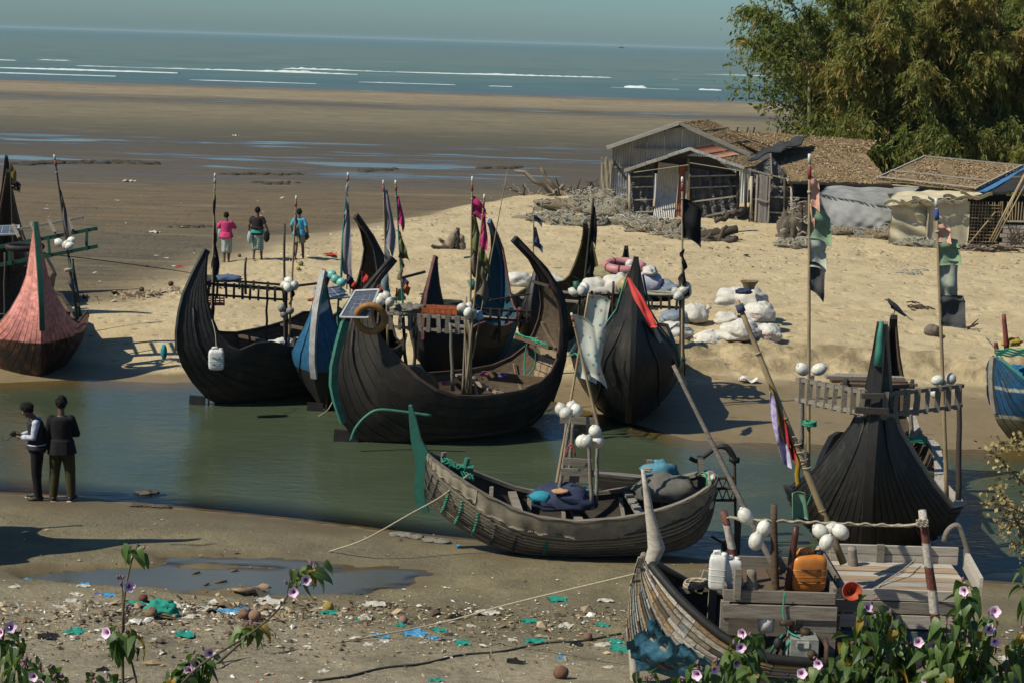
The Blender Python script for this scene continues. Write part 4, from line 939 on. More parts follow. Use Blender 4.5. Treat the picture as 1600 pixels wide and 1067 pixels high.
# red streamer from the stem
def streamer(label, pts, wd, mt, name='streamer', cat='cloth', fold=.5, wdir=(.6, 0, .8)):
    P = catmull(pts, 22); wv = Vector(wdir).normalized()
    def fn(u, v):
        p = P[min(int(round(u*22)), 22)]; k = wd*(1 if not callable(wd) else 1) if not callable(wd) else wd(u)
        return p+wv*(v-.5)*k+Vector((0, .22*k*math.sin(v*7+u*6), .10*k*math.sin(u*14+v*3)))
    return tag(MB().sheet(fn, 22, 7, .006).build(name, mt, None, True), label, cat)
streamer('red plastic streamer tied to the stem of the boat facing the camera', [W(980, 432, 33.3), W(995, 462, 33.1), W(1010, 488, 33.0), W(1022, 512, 32.9)], lambda u: .06+.14*math.sin(min(1, u*1.25)*math.pi*.8)*(.6+.4*u), cl('red_plastic', (.55, .07, .06), (.42, .045, .04), scale=4), wdir=(.9, 0, .35))
streamer('grey cloth draped over the right gunwale of the boat facing the camera', [W(1015, 500, 33.6), W(1034, 540, 33.9), W(1055, 575, 34.2), W(1070, 600, 34.4)], lambda u: .14+.25*u*(1-u)*2, cl('grey_drape', (.36, .34, .31), (.25, .235, .21)), 'drape', wdir=(.9, 0, -.3))

# ------------------------------------------------------------------ G: black boat at the right, bow on, near bank
Aw, Bw = W(1362, 700, 23.9), W(1388, 640, 30.8)
Aw.z = Bw.z = 0; mid = (Aw+Bw)/2
rt = thing('moon_boat', 'black boat at the right, bow on, with a green stem tip and plank rack', 'boat', mid, between(Aw, Bw), 'wooden boats drawn up along the creek'); rt.location.z = -.05
Lh = (Aw-Bw).length/2
K, S = stations(end_profile(Lh, 4.02, .72, 1.24, .10, 1.05, mouth=.44, draft=.2, slim=.72, shoulder=1), end_profile(Lh, 3.22, .9, 1.02, .18))
hull(rt, K, S, 13, zpaint('black_bow_paint_ochre', [(0, (.11, .085, .055)), (.34, (.013, .013, .013)), (2.2, (.016, .016, .0165))], .5, .7), innerw, gun=None, stem=tar, stem_w=.16, stem_from=.3, gap=.09, thick=.026)
GS = 1 if pw(rt, 0, 1, 0).x > rt.location.x else -1
MB().loft([[Vector((q.x, -GS*(q.y+.04), q.z)), Vector((q.x, -GS*(q.y+.04), q.z+.05)), Vector((q.x, -GS*(q.y-.05), q.z+.05)), Vector((q.x, -GS*(q.y-.05), q.z))] for q in S[2:25]]).build('gunwale', tar, rt, local=True)
for side in (GS,):           # pale plank along one sheer amidships
    rr = [[Vector((s.x, side*(s.y+.07), s.z+.02)), Vector((s.x, side*(s.y+.07), s.z+.06)), Vector((s.x, side*(s.y-.09), s.z+.06)), Vector((s.x, side*(s.y-.09), s.z+.02))] for s in S[5:25]]
    MB().loft(rr).build('gunwale', palew, rt, local=True)
fittings(rt, K, S, .40, -1.5, 1.5, 2, darkw, ribs=15)
tipk = K[-5:]; rr = [[p+Vector((.05, y, z)) for y, z in ((-.085, 0), (.085, 0), (.085, .06), (-.085, .06))] for p in tipk]
gl = [K[-3].lerp(K[-1], q) for q in (.45, .65, .85, 1.04)]
MB().tube([pw(rt, p.x+.03, 0, p.z) for p in gl], [.07, .06, .05, .03], 8).build('stem_tip', teal_p, rt, True)
gl = [K[i] for i in range(5)]
rack(rt, W(1246, 592, 25.9), W(1354, 613, 24.15), .32, greyw, 8, .065, slat_w=.075); rack(rt, W(1374, 617, 24.1), W(1504, 602, 25.9), .32, greyw, 8, .065, slat_w=.075); MB().beam(W(1336, 640, 24.0), W(1388, 642, 24.0), .08, .09).build('collar', darkw, rt); MB().beam(W(1346, 618, 24.0), W(1380, 618, 24.0), .08, .07).build('collar', darkw, rt)
for x, y0, y1, Y, mt in ((1252, 595, 700, 26.3, greyw), (1247, 690, 790, 26.2, mat('yellow_post_paint', (.36, .22, .02), (.25, .15, .02), .6, 8)), (1498, 600, 790, 26.0, darkw), (1424, 640, 700, 29.5, greyw)): post(rt, W(x-(1 if x < 1300 else 1), y1, Y), W(x, y0, Y), .045, mt)
for k, (y, z) in enumerate(((588, 28), (594, 27.6), (586, 28.6), (600, 27.0), (597, 29))):
    MB().beam(W(1290+k*8, y, z), W(1412+k*5-(40 if k == 2 else 0), y+3, z+.1), .16, .055).build('stacked_plank', brownw if k % 2 else greyw, rt)
for k in range(5): MB().beam(W(1270+k*52, 588+2*k, 28.6), W(1268+k*52, 596+2*k, 26.1), .06, .05).build('rack_spar', darkw, rt)
for k in range(4): MB().tube([W(1395+13*i/3, 683+2.5*k+1.2*math.sin(i+k), 28.4) for i in range(13)], .022, 5).build('lashing', rope_g, rt, True)
MB().beam(W(1392, 686, 28.5), W(1448, 686, 28.5), .10, .10).build('thwart', greyw, rt); MB().beam(W(1402, 710, 28.5), W(1402, 670, 28.5), .08, .08).build('bitt', darkw, rt); MB().beam(W(1437, 690, 28.5), W(1437, 672, 28.5), .08, .08).build('bitt', greyw, rt)
peach = cl('peach_cloth', (.56, .32, .24), (.48, .26, .19)); sage = cl('sage_green_cloth', (.20, .28, .18), (.15, .215, .135)); whit = cl('grey_white_cloth', (.40, .42, .36), (.30, .31, .27)); charc = cl('charcoal_cloth', (.07, .07, .072), (.045, .045, .047)); pale = cl('grey_green_cloth', (.30, .33, .27), (.21, .23, .19))
flag_pole('tall bamboo pole with a peach, green, white and black flag', W(1263, 790, 26.3), W(1265, 243, 26.3), .030, bamboo_m, [(.945, .86, .16, .1, peach, 'fly'), (.90, .84, .09, .3, peach, 'hang'), (.868, .77, .36, .2, sage, 'fly'), (.79, .69, .28, .14, whit, 'fly'), (.705, .625, .25, .15, charc, 'fly')], red_p)
flag_pole('bamboo pole with a peach, green, grey and charcoal flag right of the crow', W(1480, 790, 26.0), W(1463, 312, 26.0), .032, bamboo_m, [(.93, .865, .20, .05, peach, 'fly'), (.885, .79, .34, .02, sage, 'fly'), (.805, .69, .30, .02, pale, 'fly'), (.695, .595, .38, .0, charc, 'fly')], cl('blue_tape', (.03, .07, .28)))
cluster('white egg float at the left end of the long plank rack', 'floats at the left of the plank rack', [(1254, 577, 0), (1279, 577, -.1, 1, (0, 1.2, 0))], 26.0, .10, 1.25)
cluster('white egg float at the right end of the long plank rack', 'floats at the right of the plank rack', [(1464, 594, 0, 1, (0, 1.3, 0)), (1486, 592, .1), (1462, 615, .1, .9)], 26.0, .085, 1.2)
coil(rt, W(1265, 664, 26.2), .09, .09, 6, .02, rope_g, 'rope_knot')
rope('white line falling down the bow of the boat with the green stem tip', [W(1302, 705, 25.6), W(1296, 740, 25.2), W(1293, 790, 24.8), W(1292, 850, 24.6)], .010, rope_m)
rope('thin green line across the left bow of the boat with the green stem tip', [W(1303, 710, 25.6), W(1280, 745, 25.1), W(1256, 800, 24.9)], .008, rope_g)

# crow on the rear horn
tip = pw(rt, *S[0]); tip = W(1389, 488, tip.y) if abs(W(1389, 488, tip.y).z-tip.z) < .0 else tip
def crow(label, p, rz):
    root = thing('crow', label, 'bird', p, rz); root.scale = (.78, .78, .78)
    body = MB(); path = [(-.30, -.10), (-.20, -.045), (-.12, .02), (-.04, .085), (.04, .15), (.10, .20), (.135, .245), (.165, .262), (.195, .258)]
    rads = [.012, .028, .05, .066, .066, .05, .04, .038, .018]
    body.tube([(x, 0, z+.07) for x, z in path], rads, 12)
    body.build('body', mat('crow_plumage', (.022, .022, .024), (.05, .05, .05), .5, 14, bump=.4), root, True, local=True)
    MB().tube([(.19, 0, .33), (.225, 0, .325), (.255, 0, .312)], [.017, .012, .003], 8).build('beak', rubber, root, True, local=True)
    for s in (-1, 1):
        MB().sheet(lambda u, v: Vector((.07-.34*u+.02*v, s*(.062-.035*u+.01*math.sin(v*3)), .20-.25*u-.07*v*(1-u*.8)+.02)), 6, 4, .008).build('wing', rubber, root, True, local=True)
        MB().tube([(-.01, s*.03, .09), (.0, s*.03, .03), (.0, s*.03, .004)], [.014, .006, .005], 6).build('leg', rubber, root, True, local=True)
        for a in (-.5, 0, .5): MB().tube([(.0, s*.03, .006), (.04*math.cos(a), s*.03+.04*math.sin(a), .004)], .004, 5).build('toe', rubber, root, True, local=True)
        MB().ball((.175, s*.031, .337), .006, 8, 6).build('eye', foam_w, root, True, local=True)
    MB().sheet(lambda u, v: Vector((-.27-.17*u, (v-.5)*.07*(1+.3*u), -.02-.11*u)), 4, 2, .008).build('tail', rubber, root, True, local=True)
crow('grey and black crow perched on the rear horn of the right hand black boat', pw(rt, *K[0])+Vector((0, 0, .03)), math.pi-.15)

# ------------------------------------------------------------------ H: blue boat cut by the right edge
Aw = W(1548, 600, 33.6); Bw = W(1900, 600, 36.0)
Aw.z = Bw.z = 0; mid = (Aw+Bw)/2
rt = thing('moon_boat', 'blue boat with a teal gunwale at the right edge, blue nets inside', 'boat', mid, between(Aw, Bw), 'wooden boats drawn up along the creek'); rt.location.z = .05
Lh = (Aw-Bw).length/2
nearH = ([(0, -.3), (.4*Lh, -.28), (.7*Lh, -.15), (.9*Lh, .35), (.97*Lh, .9), (1.0*Lh, 1.4), (1.0*Lh, 1.8)], [(0, .95, 1.2), (.4*Lh, 1.0, 1.15), (.65*Lh, 1.12, 1.0), (.82*Lh, 1.3, .75), (.90*Lh, 1.5, .5), (.955*Lh, 1.72, .22), (.98*Lh, 1.80, .06)])
K, S = stations(nearH, nearH)
hull(rt, K, S, 8, zpaint('blue_hull_ochre_bottom', [(0, (.13, .12, .07)), (.52, (.42, .40, .33)), (.60, (.012, .075, .17)), (1.15, (.42, .42, .38)), (1.22, (.012, .085, .18))], .5, .5), innerw, gun=teal_p, gunw=.10, stem=mat('bleached_stem', (.30, .27, .22), None, .8, 6), stem_w=.16, chine=True)
fittings(rt, K, S, .4, -1.5, 1.8, 2, greyw)
post(rt, W(1573, 545, 33.9), W(1568, 492, 33.9), .05, mat('dull_red_post', (.20, .05, .035), None, .6, 8), 'bitt', .005); post(rt, W(1558, 552, 33.9), W(1556, 535, 33.9), .05, mat('dull_red_post_end', (.16, .05, .035), None, .6, 8), 'bitt', .003)
for k in range(4): MB().tube([W(1556+4.5*i, 546+3*k+1.5*math.sin(i+k), 33.7) for i in range(12)], .02, 5).build('lashing', rope_g, rt, True)
netb = cl('blue_net', (.02, .13, .26), (.015, .08, .17), scale=30)
for i, (x, y, rr) in enumerate(((1572, 606, .30), (1590, 592, .36), (1602, 604, .36), (1580, 596, .22))): lump('blue net bundle lying inside the blue boat at the right edge', 'net', W(x, y+10, 34.4), (rr, rr, rr*.8), netb, 60+i, .3, 'net_bundle', 'nets in the blue boat')
lump('pale sack lying on the blue nets at the right edge', 'sack', W(1592, 622, 34.0), (.25, .25, .2), bagm[0], 66, .3, 'sack')
lump('yellow rag on the end of the blue boat at the right edge', 'rag', W(1580, 540, 34.0), (.20, .12, .10), cl('yellow_rag', (.42, .28, .05)), 67, .5, 'rag')

# ================================================================== J: grey plank boat beached on the near bank
def seg_hull(root, K, S, nst, paint, inner, seg=(3, 6), full=.55, thick=.02, gap=.06, sides=(-1, 1), seed=1, shell=True, wave=.0):
    n = len(K)-1; r = random.Random(seed)
    V = [j/12 for j in range(13)]
    rings = [[hull_pt(K, S, i, v, -1, -.004, full) for v in V[::-1]]+[hull_pt(K, S, i, v, 1, -.004, full) for v in V[1:]] for i in range(n+1)]
    h = MB().loft(rings, False, False).build('hull', inner, root, True, local=True)
    for side in sides:
        for q in range(nst):
            i = 0
            while i < n:
                e = min(n, i+r.randint(*seg))
                if n-e < 2: e = n
                o = r.uniform(-.006, .010); g0 = gap/nst*r.uniform(.5, 1.5); sl = r.uniform(-.12, .12)/nst
                rr = []
                for k in range(i, e+1):
                    u = (k-i)/(e-i); sh = sl*(u-.5)
                    v0 = max(q/nst+g0+sh, .001); v1 = min((q+1)/nst-g0+sh, 1)
                    rr.append([hull_pt(K, S, k, v0, side, 0, full), outward(K, S, k, v0, side, thick+o, full), outward(K, S, k, v1, side, thick*1.2+o, full), hull_pt(K, S, k, v1, side, 0, full)])
                # pull the ends in a little so butt joints show
                if e < n: rr[-1] = [a.lerp(b, .94) for a, b in zip(rr[-2], rr[-1])]
                MB().loft(rr, True, True).build('plank', paint, h, 2, local=True)
                i = e
    return h
jroot_c = (G(664, 872, .12)+G(1112, 872, .12))/2
JL = W(660, 800, 24.95); JR = W(1114, 800, 25.4); JL.z = JR.z = 0; mid = (JL+JR)/2
rt = thing('plank_boat', 'weathered grey plank boat with a tall teal stem, beached on the near bank', 'boat', mid, between(JL, JR)); rt.location.z = .02
JH = (JL-JR).length/2
a = JH/2.2
near = ([(0, 0), (.6*a, .02), (1.1*a, .13), (1.5*a, .34), (1.85*a, .60), (2.10*a, .86), (2.19*a, 1.15), (2.17*a, 1.58)],
        [(0, .72, .98), (.6*a, .80, .95), (1.05*a, .97, .86), (1.4*a, 1.14, .72), (1.7*a, 1.31, .52), (1.95*a, 1.46, .30), (2.08*a, 1.54, .15), (2.14*a, 1.59, .03)])
far = ([(0, 0), (.8*a, 0), (1.4*a, .03), (1.8*a, .12), (2.03*a, .30), (2.15*a, .58), (2.2*a, .92), (2.2*a, 1.27)],
       [(0, .72, .98), (.7*a, .78, .96), (1.2*a, .88, .9), (1.6*a, 1.0, .8), (1.9*a, 1.12, .62), (2.08*a, 1.21, .42), (2.16*a, 1.26, .2), (2.18*a, 1.28, .03)])
near, far = [([(x, z) for x, z in k_], [(x, z, y_*.80) for x, z, y_ in s_]) for k_, s_ in (near, far)]
K, S = stations(near, far, 16)
jplank = mat('grey_hull_plank', (.32, .285, .22), (.13, .11, .085), .85, 5, (.5, 8, 8), .8, .014, var=.6, rnd=.6)
seg_hull(rt, K, S, 15, jplank, darkw, (6, 14), .75, .026, .20, seed=3)
n = len(K)-1
for side in (-1, 1):
    rr = []
    for i in range(n+1):
        s = S[i]; w = .05; rr.append([Vector((s.x, side*(s.y+w), s.z-.01)), Vector((s.x, side*(s.y+w), s.z+.05)), Vector((s.x, side*max(s.y-w, .0), s.z+.05)), Vector((s.x, side*max(s.y-w, 0), s.z-.01))])
    MB().loft(rr).build('gunwale', greyw, rt, local=True)
canvas = cl('grey_brown_canvas', (.29, .255, .195), (.13, .115, .085), scale=3.5)
def strip(side, i0, i1, vlow, o=.045, wob=.06):
    def fn(u, v):
        i = i0+u*(i1-i0); k = min(int(i), n-1); f = i-k; vl = vlow+wob*1.6*mnoise.noise(Vector((u*(i1-i0)*.55, i0, 0)))+wob*.8*mnoise.noise(Vector((u*(i1-i0)*1.7, i0, 4)))
        vv = 1-(1-vl)*v
        p = outward(K, S, k, vv, side, o, .75).lerp(outward(K, S, k+1, vv, side, o, .75), f)
        return p+Vector((0, side*(.015*math.sin(u*47+v*3)*v+.02*(1-v)), .05*(1-v)+.012*math.sin(u*33)))
    return MB().sheet(fn, 70, 6, .006).build('canvas_strip', canvas, rt, True, local=True)
JS = 1 if pw(rt, 0, 1, 0).y < mid.y else -1      # the side towards the camera
strip(JS, 1, 12, .84, wob=.05); strip(JS, 12, 23, .80, wob=.07); strip(JS, 23, 31, .86, wob=.04); strip(-JS, 2, 30, .84)
fittings(rt, K, S, .46, -1.5, 1.3, 3, greyw, thw_z=-.05, ribs=7)
for i, (k, v0, v1) in enumerate(((27.3, .15, .75), (25.7, .10, .72), (24.2, .12, .75), (22.6, .12, .74), (21, .18, .72), (19.4, .25, .7), (17.5, .35, .70), (28.4, .2, .7))):
    pts = []; kk = int(k)
    for q in range(22):
        v = v0+(v1-v0)*q/21; pts.append(outward(K, S, kk, v, JS, .03+.012*(q % 2), .75).lerp(outward(K, S, kk+1, v, JS, .03, .75), k-kk)+Vector((.018*(-1)**q, 0, 0)))
    MB().tube(pts, .011, 5).build('lashing', rope_g if i in (1, 2, 3, 6) else rope_d, rt, local=True)
rr = []
for px, py, w in ((641, 633, .03), (645, 655, .07), (650, 685, .10), (659, 708, .15), (660, 722, .14), (657, 745, .105), (655, 770, .10), (659, 788, .10), (666, 800, .06)):
    c = W(px, py, 24.95); rr.append([c+Vector((-w*.8, -.06, 0)), c+Vector((w*.8, -.06, 0)), c+Vector((w*.8, .06, 0)), c+Vector((-w*.8, .06, 0))])
MB().loft(rr).build('stem_post', teal_p, rt)
Wj = lambda x, y, Y: W(x, y, Y-.85)
for x0, y0, x1, y1 in ((690, 735, 693, 706), (722, 748, 731, 715), (700, 728, 740, 730)): MB().tube([Wj(x0, y0, 25.9), Wj(x1, y1, 25.9)], .045, 8).build('bitt', teal_p if x0 != 690 else greyw, rt)
for k in range(5): MB().tube([Wj(690+5*i, 712+4.5*i*.75+4*math.sin(i*1.7+k*2)+k*1.5, 25.85+.05*math.sin(i+k)) for i in range(11)], .014, 5).build('lashing', rope_g, rt)
# engine stand
for x0, y0, x1, y1, Y in ((872, 780, 893, 640, 26.0), (925, 795, 918, 650, 25.8), (866, 780, 886, 660, 26.6), (888, 760, 896, 655, 26.5), (931, 790, 935, 668, 26.3)): post(rt, Wj(x0, y0, Y), Wj(x1, y1, Y), .03, greyw, 'stand_post', .006)
for x0, x1, y, Y in ((875, 932, 657, 26.0), (880, 925, 722, 25.9), (876, 928, 738, 25.85), (880, 925, 748, 26.1)): MB().beam(Wj(x0, y-2, Y), Wj(x1, y+1, Y), .04, .11).build('stand_board', greyw, rt)
MB().beam(Wj(929, 640, 26.1), Wj(930, 665, 26.1), .08, .06).build('stand_board', greyw, rt)
for k in range(3): MB().beam(Wj(930, 742+14*k, 27.1-.0*k), Wj(1060, 752+14*k, 27.2), .04, .13).build('side_board', darkw, rt)
MB().beam(Wj(928, 738, 26.6), Wj(1062, 752, 26.9), .22, .04).build('side_board', greyw, rt)
lump('navy cloth bundle over the engine of the grey plank boat', 'cloth', Wj(880, 792, 26.0), (.52, .32, .24), cl('navy_cloth', (.035, .045, .085), (.022, .027, .05), scale=4), 80, .3, 'cloth_bundle')
lump('turquoise corner of plastic on the navy cloth', 'plastic', Wj(846, 784, 25.85), (.18, .12, .12), cl('turquoise_plastic', (.03, .22, .30)), 81, .3, 'plastic_sheet', res=(16, 10))
lump('brown paper scrap lying on the navy cloth', 'paper', Wj(876, 769, 25.75), (.13, .08, .04), cl('kraft_paper', (.40, .24, .14)), 82, .4, 'paper_scrap', res=(14, 9))
lump('grey canvas bundle at the stern of the grey plank boat', 'canvas', Wj(1040, 778, 26.5), (.50, .34, .27), cl('slate_canvas', (.12, .118, .105), (.07, .07, .064), scale=4), 83, .22, 'canvas_bundle')
lump('blue plastic tucked behind the canvas bundle of the grey plank boat', 'plastic', Wj(1030, 748, 27.0), (.30, .2, .2), cl('pale_blue_plastic_sheet', (.08, .22, .30)), 84, .4, 'plastic_sheet', res=(16, 10))
o = thing('marine_engine', 'small blue grey engine block under the stand of the grey plank boat', 'engine', Wj(912, 785, 26.3))
MB().box((0, 0, .10), (.22, .3, .26)).build('engine_block', mat('engine_blue_grey', (.13, .20, .21), (.06, .08, .08), .5, 10), o, local=True)
for k in range(4): MB().box((0, 0, .0+.06*k), (.25, .33, .015)).build('cooling_fin', iron, o, local=True)
MB().tube([(-.2, 0, .1), (-.2, 0, .36), (-.14, 0, .44)], .06, 10).build('exhaust', rubber, o, True, local=True)
# stern gear
MB().beam(Wj(1015, 745, 27.0), Wj(1015, 718, 27.0), .09, .09).build('bitt', greyw, rt); coil(rt, Wj(1016, 733, 26.95), .09, .09, 5, .014, rope_m, 'lashing')
MB().beam(Wj(1095, 740, 26.5), Wj(1094, 712, 26.5), .09, .09).build('bitt', greyw, rt)
MB().tube(bez([Wj(1078, 715, 26.5), Wj(1090, 720, 26.5), Wj(1104, 710, 26.5), Wj(1120, 699, 26.5), Wj(1135, 698, 26.5), Wj(1145, 712, 26.5), Wj(1148, 722, 26.5)], 20), [.035]*12+[.05]*9, 8).build('tiller_arm', rubber, rt, True)
MB().tube([Wj(1140, 716, 26.5), Wj(1155, 719, 26.5)], .05, 8).build('tiller_joint', rubber, rt, True)
for x0, y0, x1, y1 in ((1148, 722, 1150, 870), (1116, 747, 1146, 745), (1116, 763, 1147, 762), (1118, 781, 1148, 781)): MB().tube([Wj(x0, y0, 26.5), Wj(x1, y1, 26.5)], .024, 6).build('rudder_frame', iron, rt)
for k in range(5): MB().tube([Wj(1117+6*k, 747 if k % 2 else 763, 26.5), Wj(1123+6*k, 763 if k % 2 else 747, 26.5)], .010, 5).build('rudder_frame', iron, rt); MB().tube([Wj(1117+6*k, 763 if k % 2 else 781, 26.5), Wj(1123+6*k, 781 if k % 2 else 763, 26.5)], .010, 5).build('rudder_frame', iron, rt)
MB().box(Wj(1152, 840, 26.5), (.10, .05, .55)).build('rudder_blade', darkw, rt)
MB().tube([Wj(1112, 838, 26.4), Wj(1130, 848, 26.2)], .02, 6).build('shaft', iron, rt); MB().ball(Wj(1132, 853, 26.2), (.05, .03, .09)).build('propeller', iron, rt, True)
for k in range(7): MB().tube(bez([Wj(1090+2*k, 742, 26.05), Wj(1100+k, 738+3*(k % 3), 25.95), Wj(1105+2*(k % 4), 752, 25.85), Wj(1102+2.3*k, 772+3*(k % 3), 25.85)], 10), .013, 5).build('lashing', (rope_g, rope_m, rope_m, rope_g)[k % 4], rt)
g = 'floats on the grey plank boat'
cluster('white round float in the top bunch on the stand of the grey plank boat', 'upper floats on the grey plank boat', [(877, 640, 0), (900, 641, .05), (884, 646, -.15), (893, 637, .1)], 24.8, .098, 1.08)
cluster('white round float in the lower bunch on the stand of the grey plank boat', 'lower floats on the grey plank boat', [(930, 674, 0), (909, 690, -.05), (916, 690, -.15), (934, 690, .0)], 24.6, .098, 1.08)
buoy('white round float hanging from the stern of the grey plank boat', Wj(1107, 787, 26.0), .088, 1.1); buoy('small white float tucked in the rope at the stern of the grey plank boat', Wj(1115, 748, 26.2), .07, 1.15)
floral = NT('floral_white_cloth'); vv = floral.vor(9); col = floral.mix(floral.ramp(vv, [(.20, 1), (.27, 0)]), (.44, .46, .41), (.10, .27, .27)); v2 = floral.vor(7, floral.vec((1, 1, 1), rot=(.4, .7, 1.1)))
col = floral.mix(floral.ramp(v2, [(.16, 1), (.22, 0)]), col, (.36, .18, .16)); floral_m = floral.done(col, .9, floral.bump(floral.noise(9), .4, .02), .1)
flag_pole('taller pole with a floral white cloth, on the stand of the grey plank boat', Wj(866, 780, 26.15), Wj(920, 458, 26.15), .022, bamboo_m, [(.99, .60, .34, .10, floral_m, 'fly')], None)
flag_pole('shorter pole with a faded floral cloth, on the stand of the grey plank boat', Wj(938, 680, 25.75), Wj(893, 490, 25.75), .022, bamboo_m, [(.99, .50, .34, .20, floral_m, 'fly')], red_p)
tag(MB().tube(bez([Wj(885, 712, 25.75), Wj(888, 697, 25.75), Wj(895, 695, 25.75), Wj(899, 712, 25.75)], 8), .016, 6).build('handle', red_p, None, True), 'small red hook hanging on the stand of the grey plank boat', 'hook')
rope('pale mooring rope from the grey plank boat down to the near bank', [W(733, 740, 24.8), W(690, 775, 24.6), W(640, 803, 24.4), W(570, 842, 24.2), Gg(515, 862)+Vector((0, 0, .01))], .013, rope_m)

# ================================================================== K: patched boat in the foreground
KL = W(985, 950, 18.15); KR = Vector((5.15, 18.25, 0)); KL.z = KR.z = 0; mid = (KL+KR)/2
rt = thing('plank_boat', 'patched plank boat in front with a bleached tall stem, engine box and deck', 'boat', mid, between(KL, KR)); rt.location.z = .84
KH = (KL-KR).length/2; a = KH/1.92
near = ([(0, 0), (.7*a, 0), (1.3*a, .0), (1.72*a, .06), (1.90*a, .28), (1.945*a, .62), (1.92*a, 1.0), (1.84*a, 1.36)],
        [(0, .50, 1.02), (.5*a, .54, 1.0), (.9*a, .68, .87), (1.2*a, .86, .70), (1.45*a, 1.04, .49), (1.62*a, 1.19, .29), (1.74*a, 1.30, .13), (1.79*a, 1.35, .03)])
far = ([(0, 0), (.6*a, 0), (1.1*a, .05), (1.5*a, .2), (1.75*a, .4), (1.88*a, .62), (1.92*a, .85), (1.92*a, 1.0)],
       [(0, .50, 1.02), (.5*a, .50, 1.0), (.9*a, .52, .95), (1.2*a, .56, .88), (1.45*a, .64, .8), (1.7*a, .76, .66), (1.84*a, .88, .48), (1.90*a, .98, .3)])
K, S = stations(near, far, 18)
t = NT('patchwork_plank'); r_ = t.rand()
col = t.ramp(r_, [(0, (.30, .275, .235)), (.22, (.40, .37, .32)), (.36, (.24, .155, .075)), (.48, (.34, .24, .13)), (.56, (.18, .20, .195)), (.70, (.33, .305, .255)), (.80, (.07, .06, .05)), (.88, (.45, .42, .37)), (.95, (.22, .185, .135))])
t.t.nodes['Color Ramp'].color_ramp.interpolation = 'CONSTANT'
gr = t.noise(4, 8, .7, t.vec((.7, 9, 9))); col = t.mix(t.ramp(gr, [(.38, .65), (.60, 0)]), col, (.035, .03, .026)); f = t.noise(40, 4)
patch_m = t.done(col, .85, t.bump(t.math('ADD', gr, t.math('MULTIPLY', f, .4)), .7, .012), .2)
seg_hull(rt, K, S, 17, patch_m, darkw, (1, 4), .7, .022, .16, seed=11)
KS = 1 if pw(rt, 0, 1, 0).y < mid.y else -1
n = len(K)-1
MB().tube([pw(rt, s.x, KS*(s.y+.01), s.z+.05) for s in S[6:34]], .05, 10).build('rubber_gunwale', rubber, rt, True)
MB().tube([pw(rt, s.x, -KS*(s.y), s.z+.03) for s in S], .04, 8).build('gunwale', greyw, rt, True)
rr = []
for px, py, w, d_ in ((1004, 733, .018, .03), (1009, 760, .035, .04), (1014, 795, .05, .05), (1021, 830, .075, .06), (1026, 855, .10, .075), (1019, 876, .085, .08), (1006, 900, .065, .08), (997, 935, .06, .075), (992, 975, .06, .075), (990, 1015, .06, .075), (992, 1060, .055, .075), (1004, 1110, .05, .07)):
    c = W(px, py, 18.15); rr.append([c+Vector((w*math.cos(q)*1.0, d_*math.sin(q), 0)) for q in np.linspace(0, 2*math.pi, 13)[:-1]])
MB().loft(rr).build('stem_post', palew, rt, True)
MB().tube([W(996, 884, 18.03), W(1008, 889, 18.02), W(1022, 896, 18.05)], .014, 6).build('lashing', rope_d, rt)
# bow cross timber with a rope coil
MB().beam(W(1062, 922, 18.6), W(1120, 916, 18.6), .07, .07).build('cross_timber', greyw, rt); MB().beam(W(1092, 925, 18.6), W(1104, 891, 18.6), .07, .07).build('cross_timber', greyw, rt)
coil(rt, W(1087, 914, 18.5), .12, .11, 7, .014, rope_m, 'rope_coil', .02)
# blue net hung over the side
t = NT('blue_fishing_net'); br = t.n('TexChecker'); br.inputs['Scale'].default_value = 70; t.l(t.vec((1, 1, 1)), br.inputs[0])
t.done(t.ramp(t.noise(7, 6), [(.35, (.025, .085, .14)), (.65, (.06, .165, .24))]), .85, t.bump(t.noise(12, 6), .6, .03), .1)
tr = t.n('BsdfTransparent'); ms = t.n('MixShader'); t.l(t.ramp(t.noise(26, 6, .7), [(.30, .80), (.45, 1.0)]), ms.inputs[0]); t.l(tr.outputs[0], ms.inputs[1]); t.l(t.b.outputs[0], ms.inputs[2]); t.l(ms.outputs[0], t.out.inputs[0])
bnet = t.m
nearest = lambda x: min(range(n+1), key=lambda i: abs(S[i].x-x))
def fn(u, v):
    x = 1.50*a-u*1.05*a; i = nearest(x); vv = (.92-.30*(1-u)*.9)*(1-v)+.05*v
    p = outward(K, S, i, max(vv, .03), KS, .05+.02*math.sin(u*17+v*9), .7); p.x = p.x+(x-S[i].x)*.9
    return p+Vector((.03*math.sin(v*13+u*4), 0, .03*math.sin(u*21)))
tag(MB().sheet(fn, 26, 12, .004).build('fishing_net', bnet, None, True, root=rt, local=True), 'blue fishing net hung over the side of the patched boat', 'net')
nn = [o for o in bpy.data.objects if o.name.startswith('fishing_net')][-1]; nn.location = rt.location; nn.rotation_euler = rt.rotation_euler
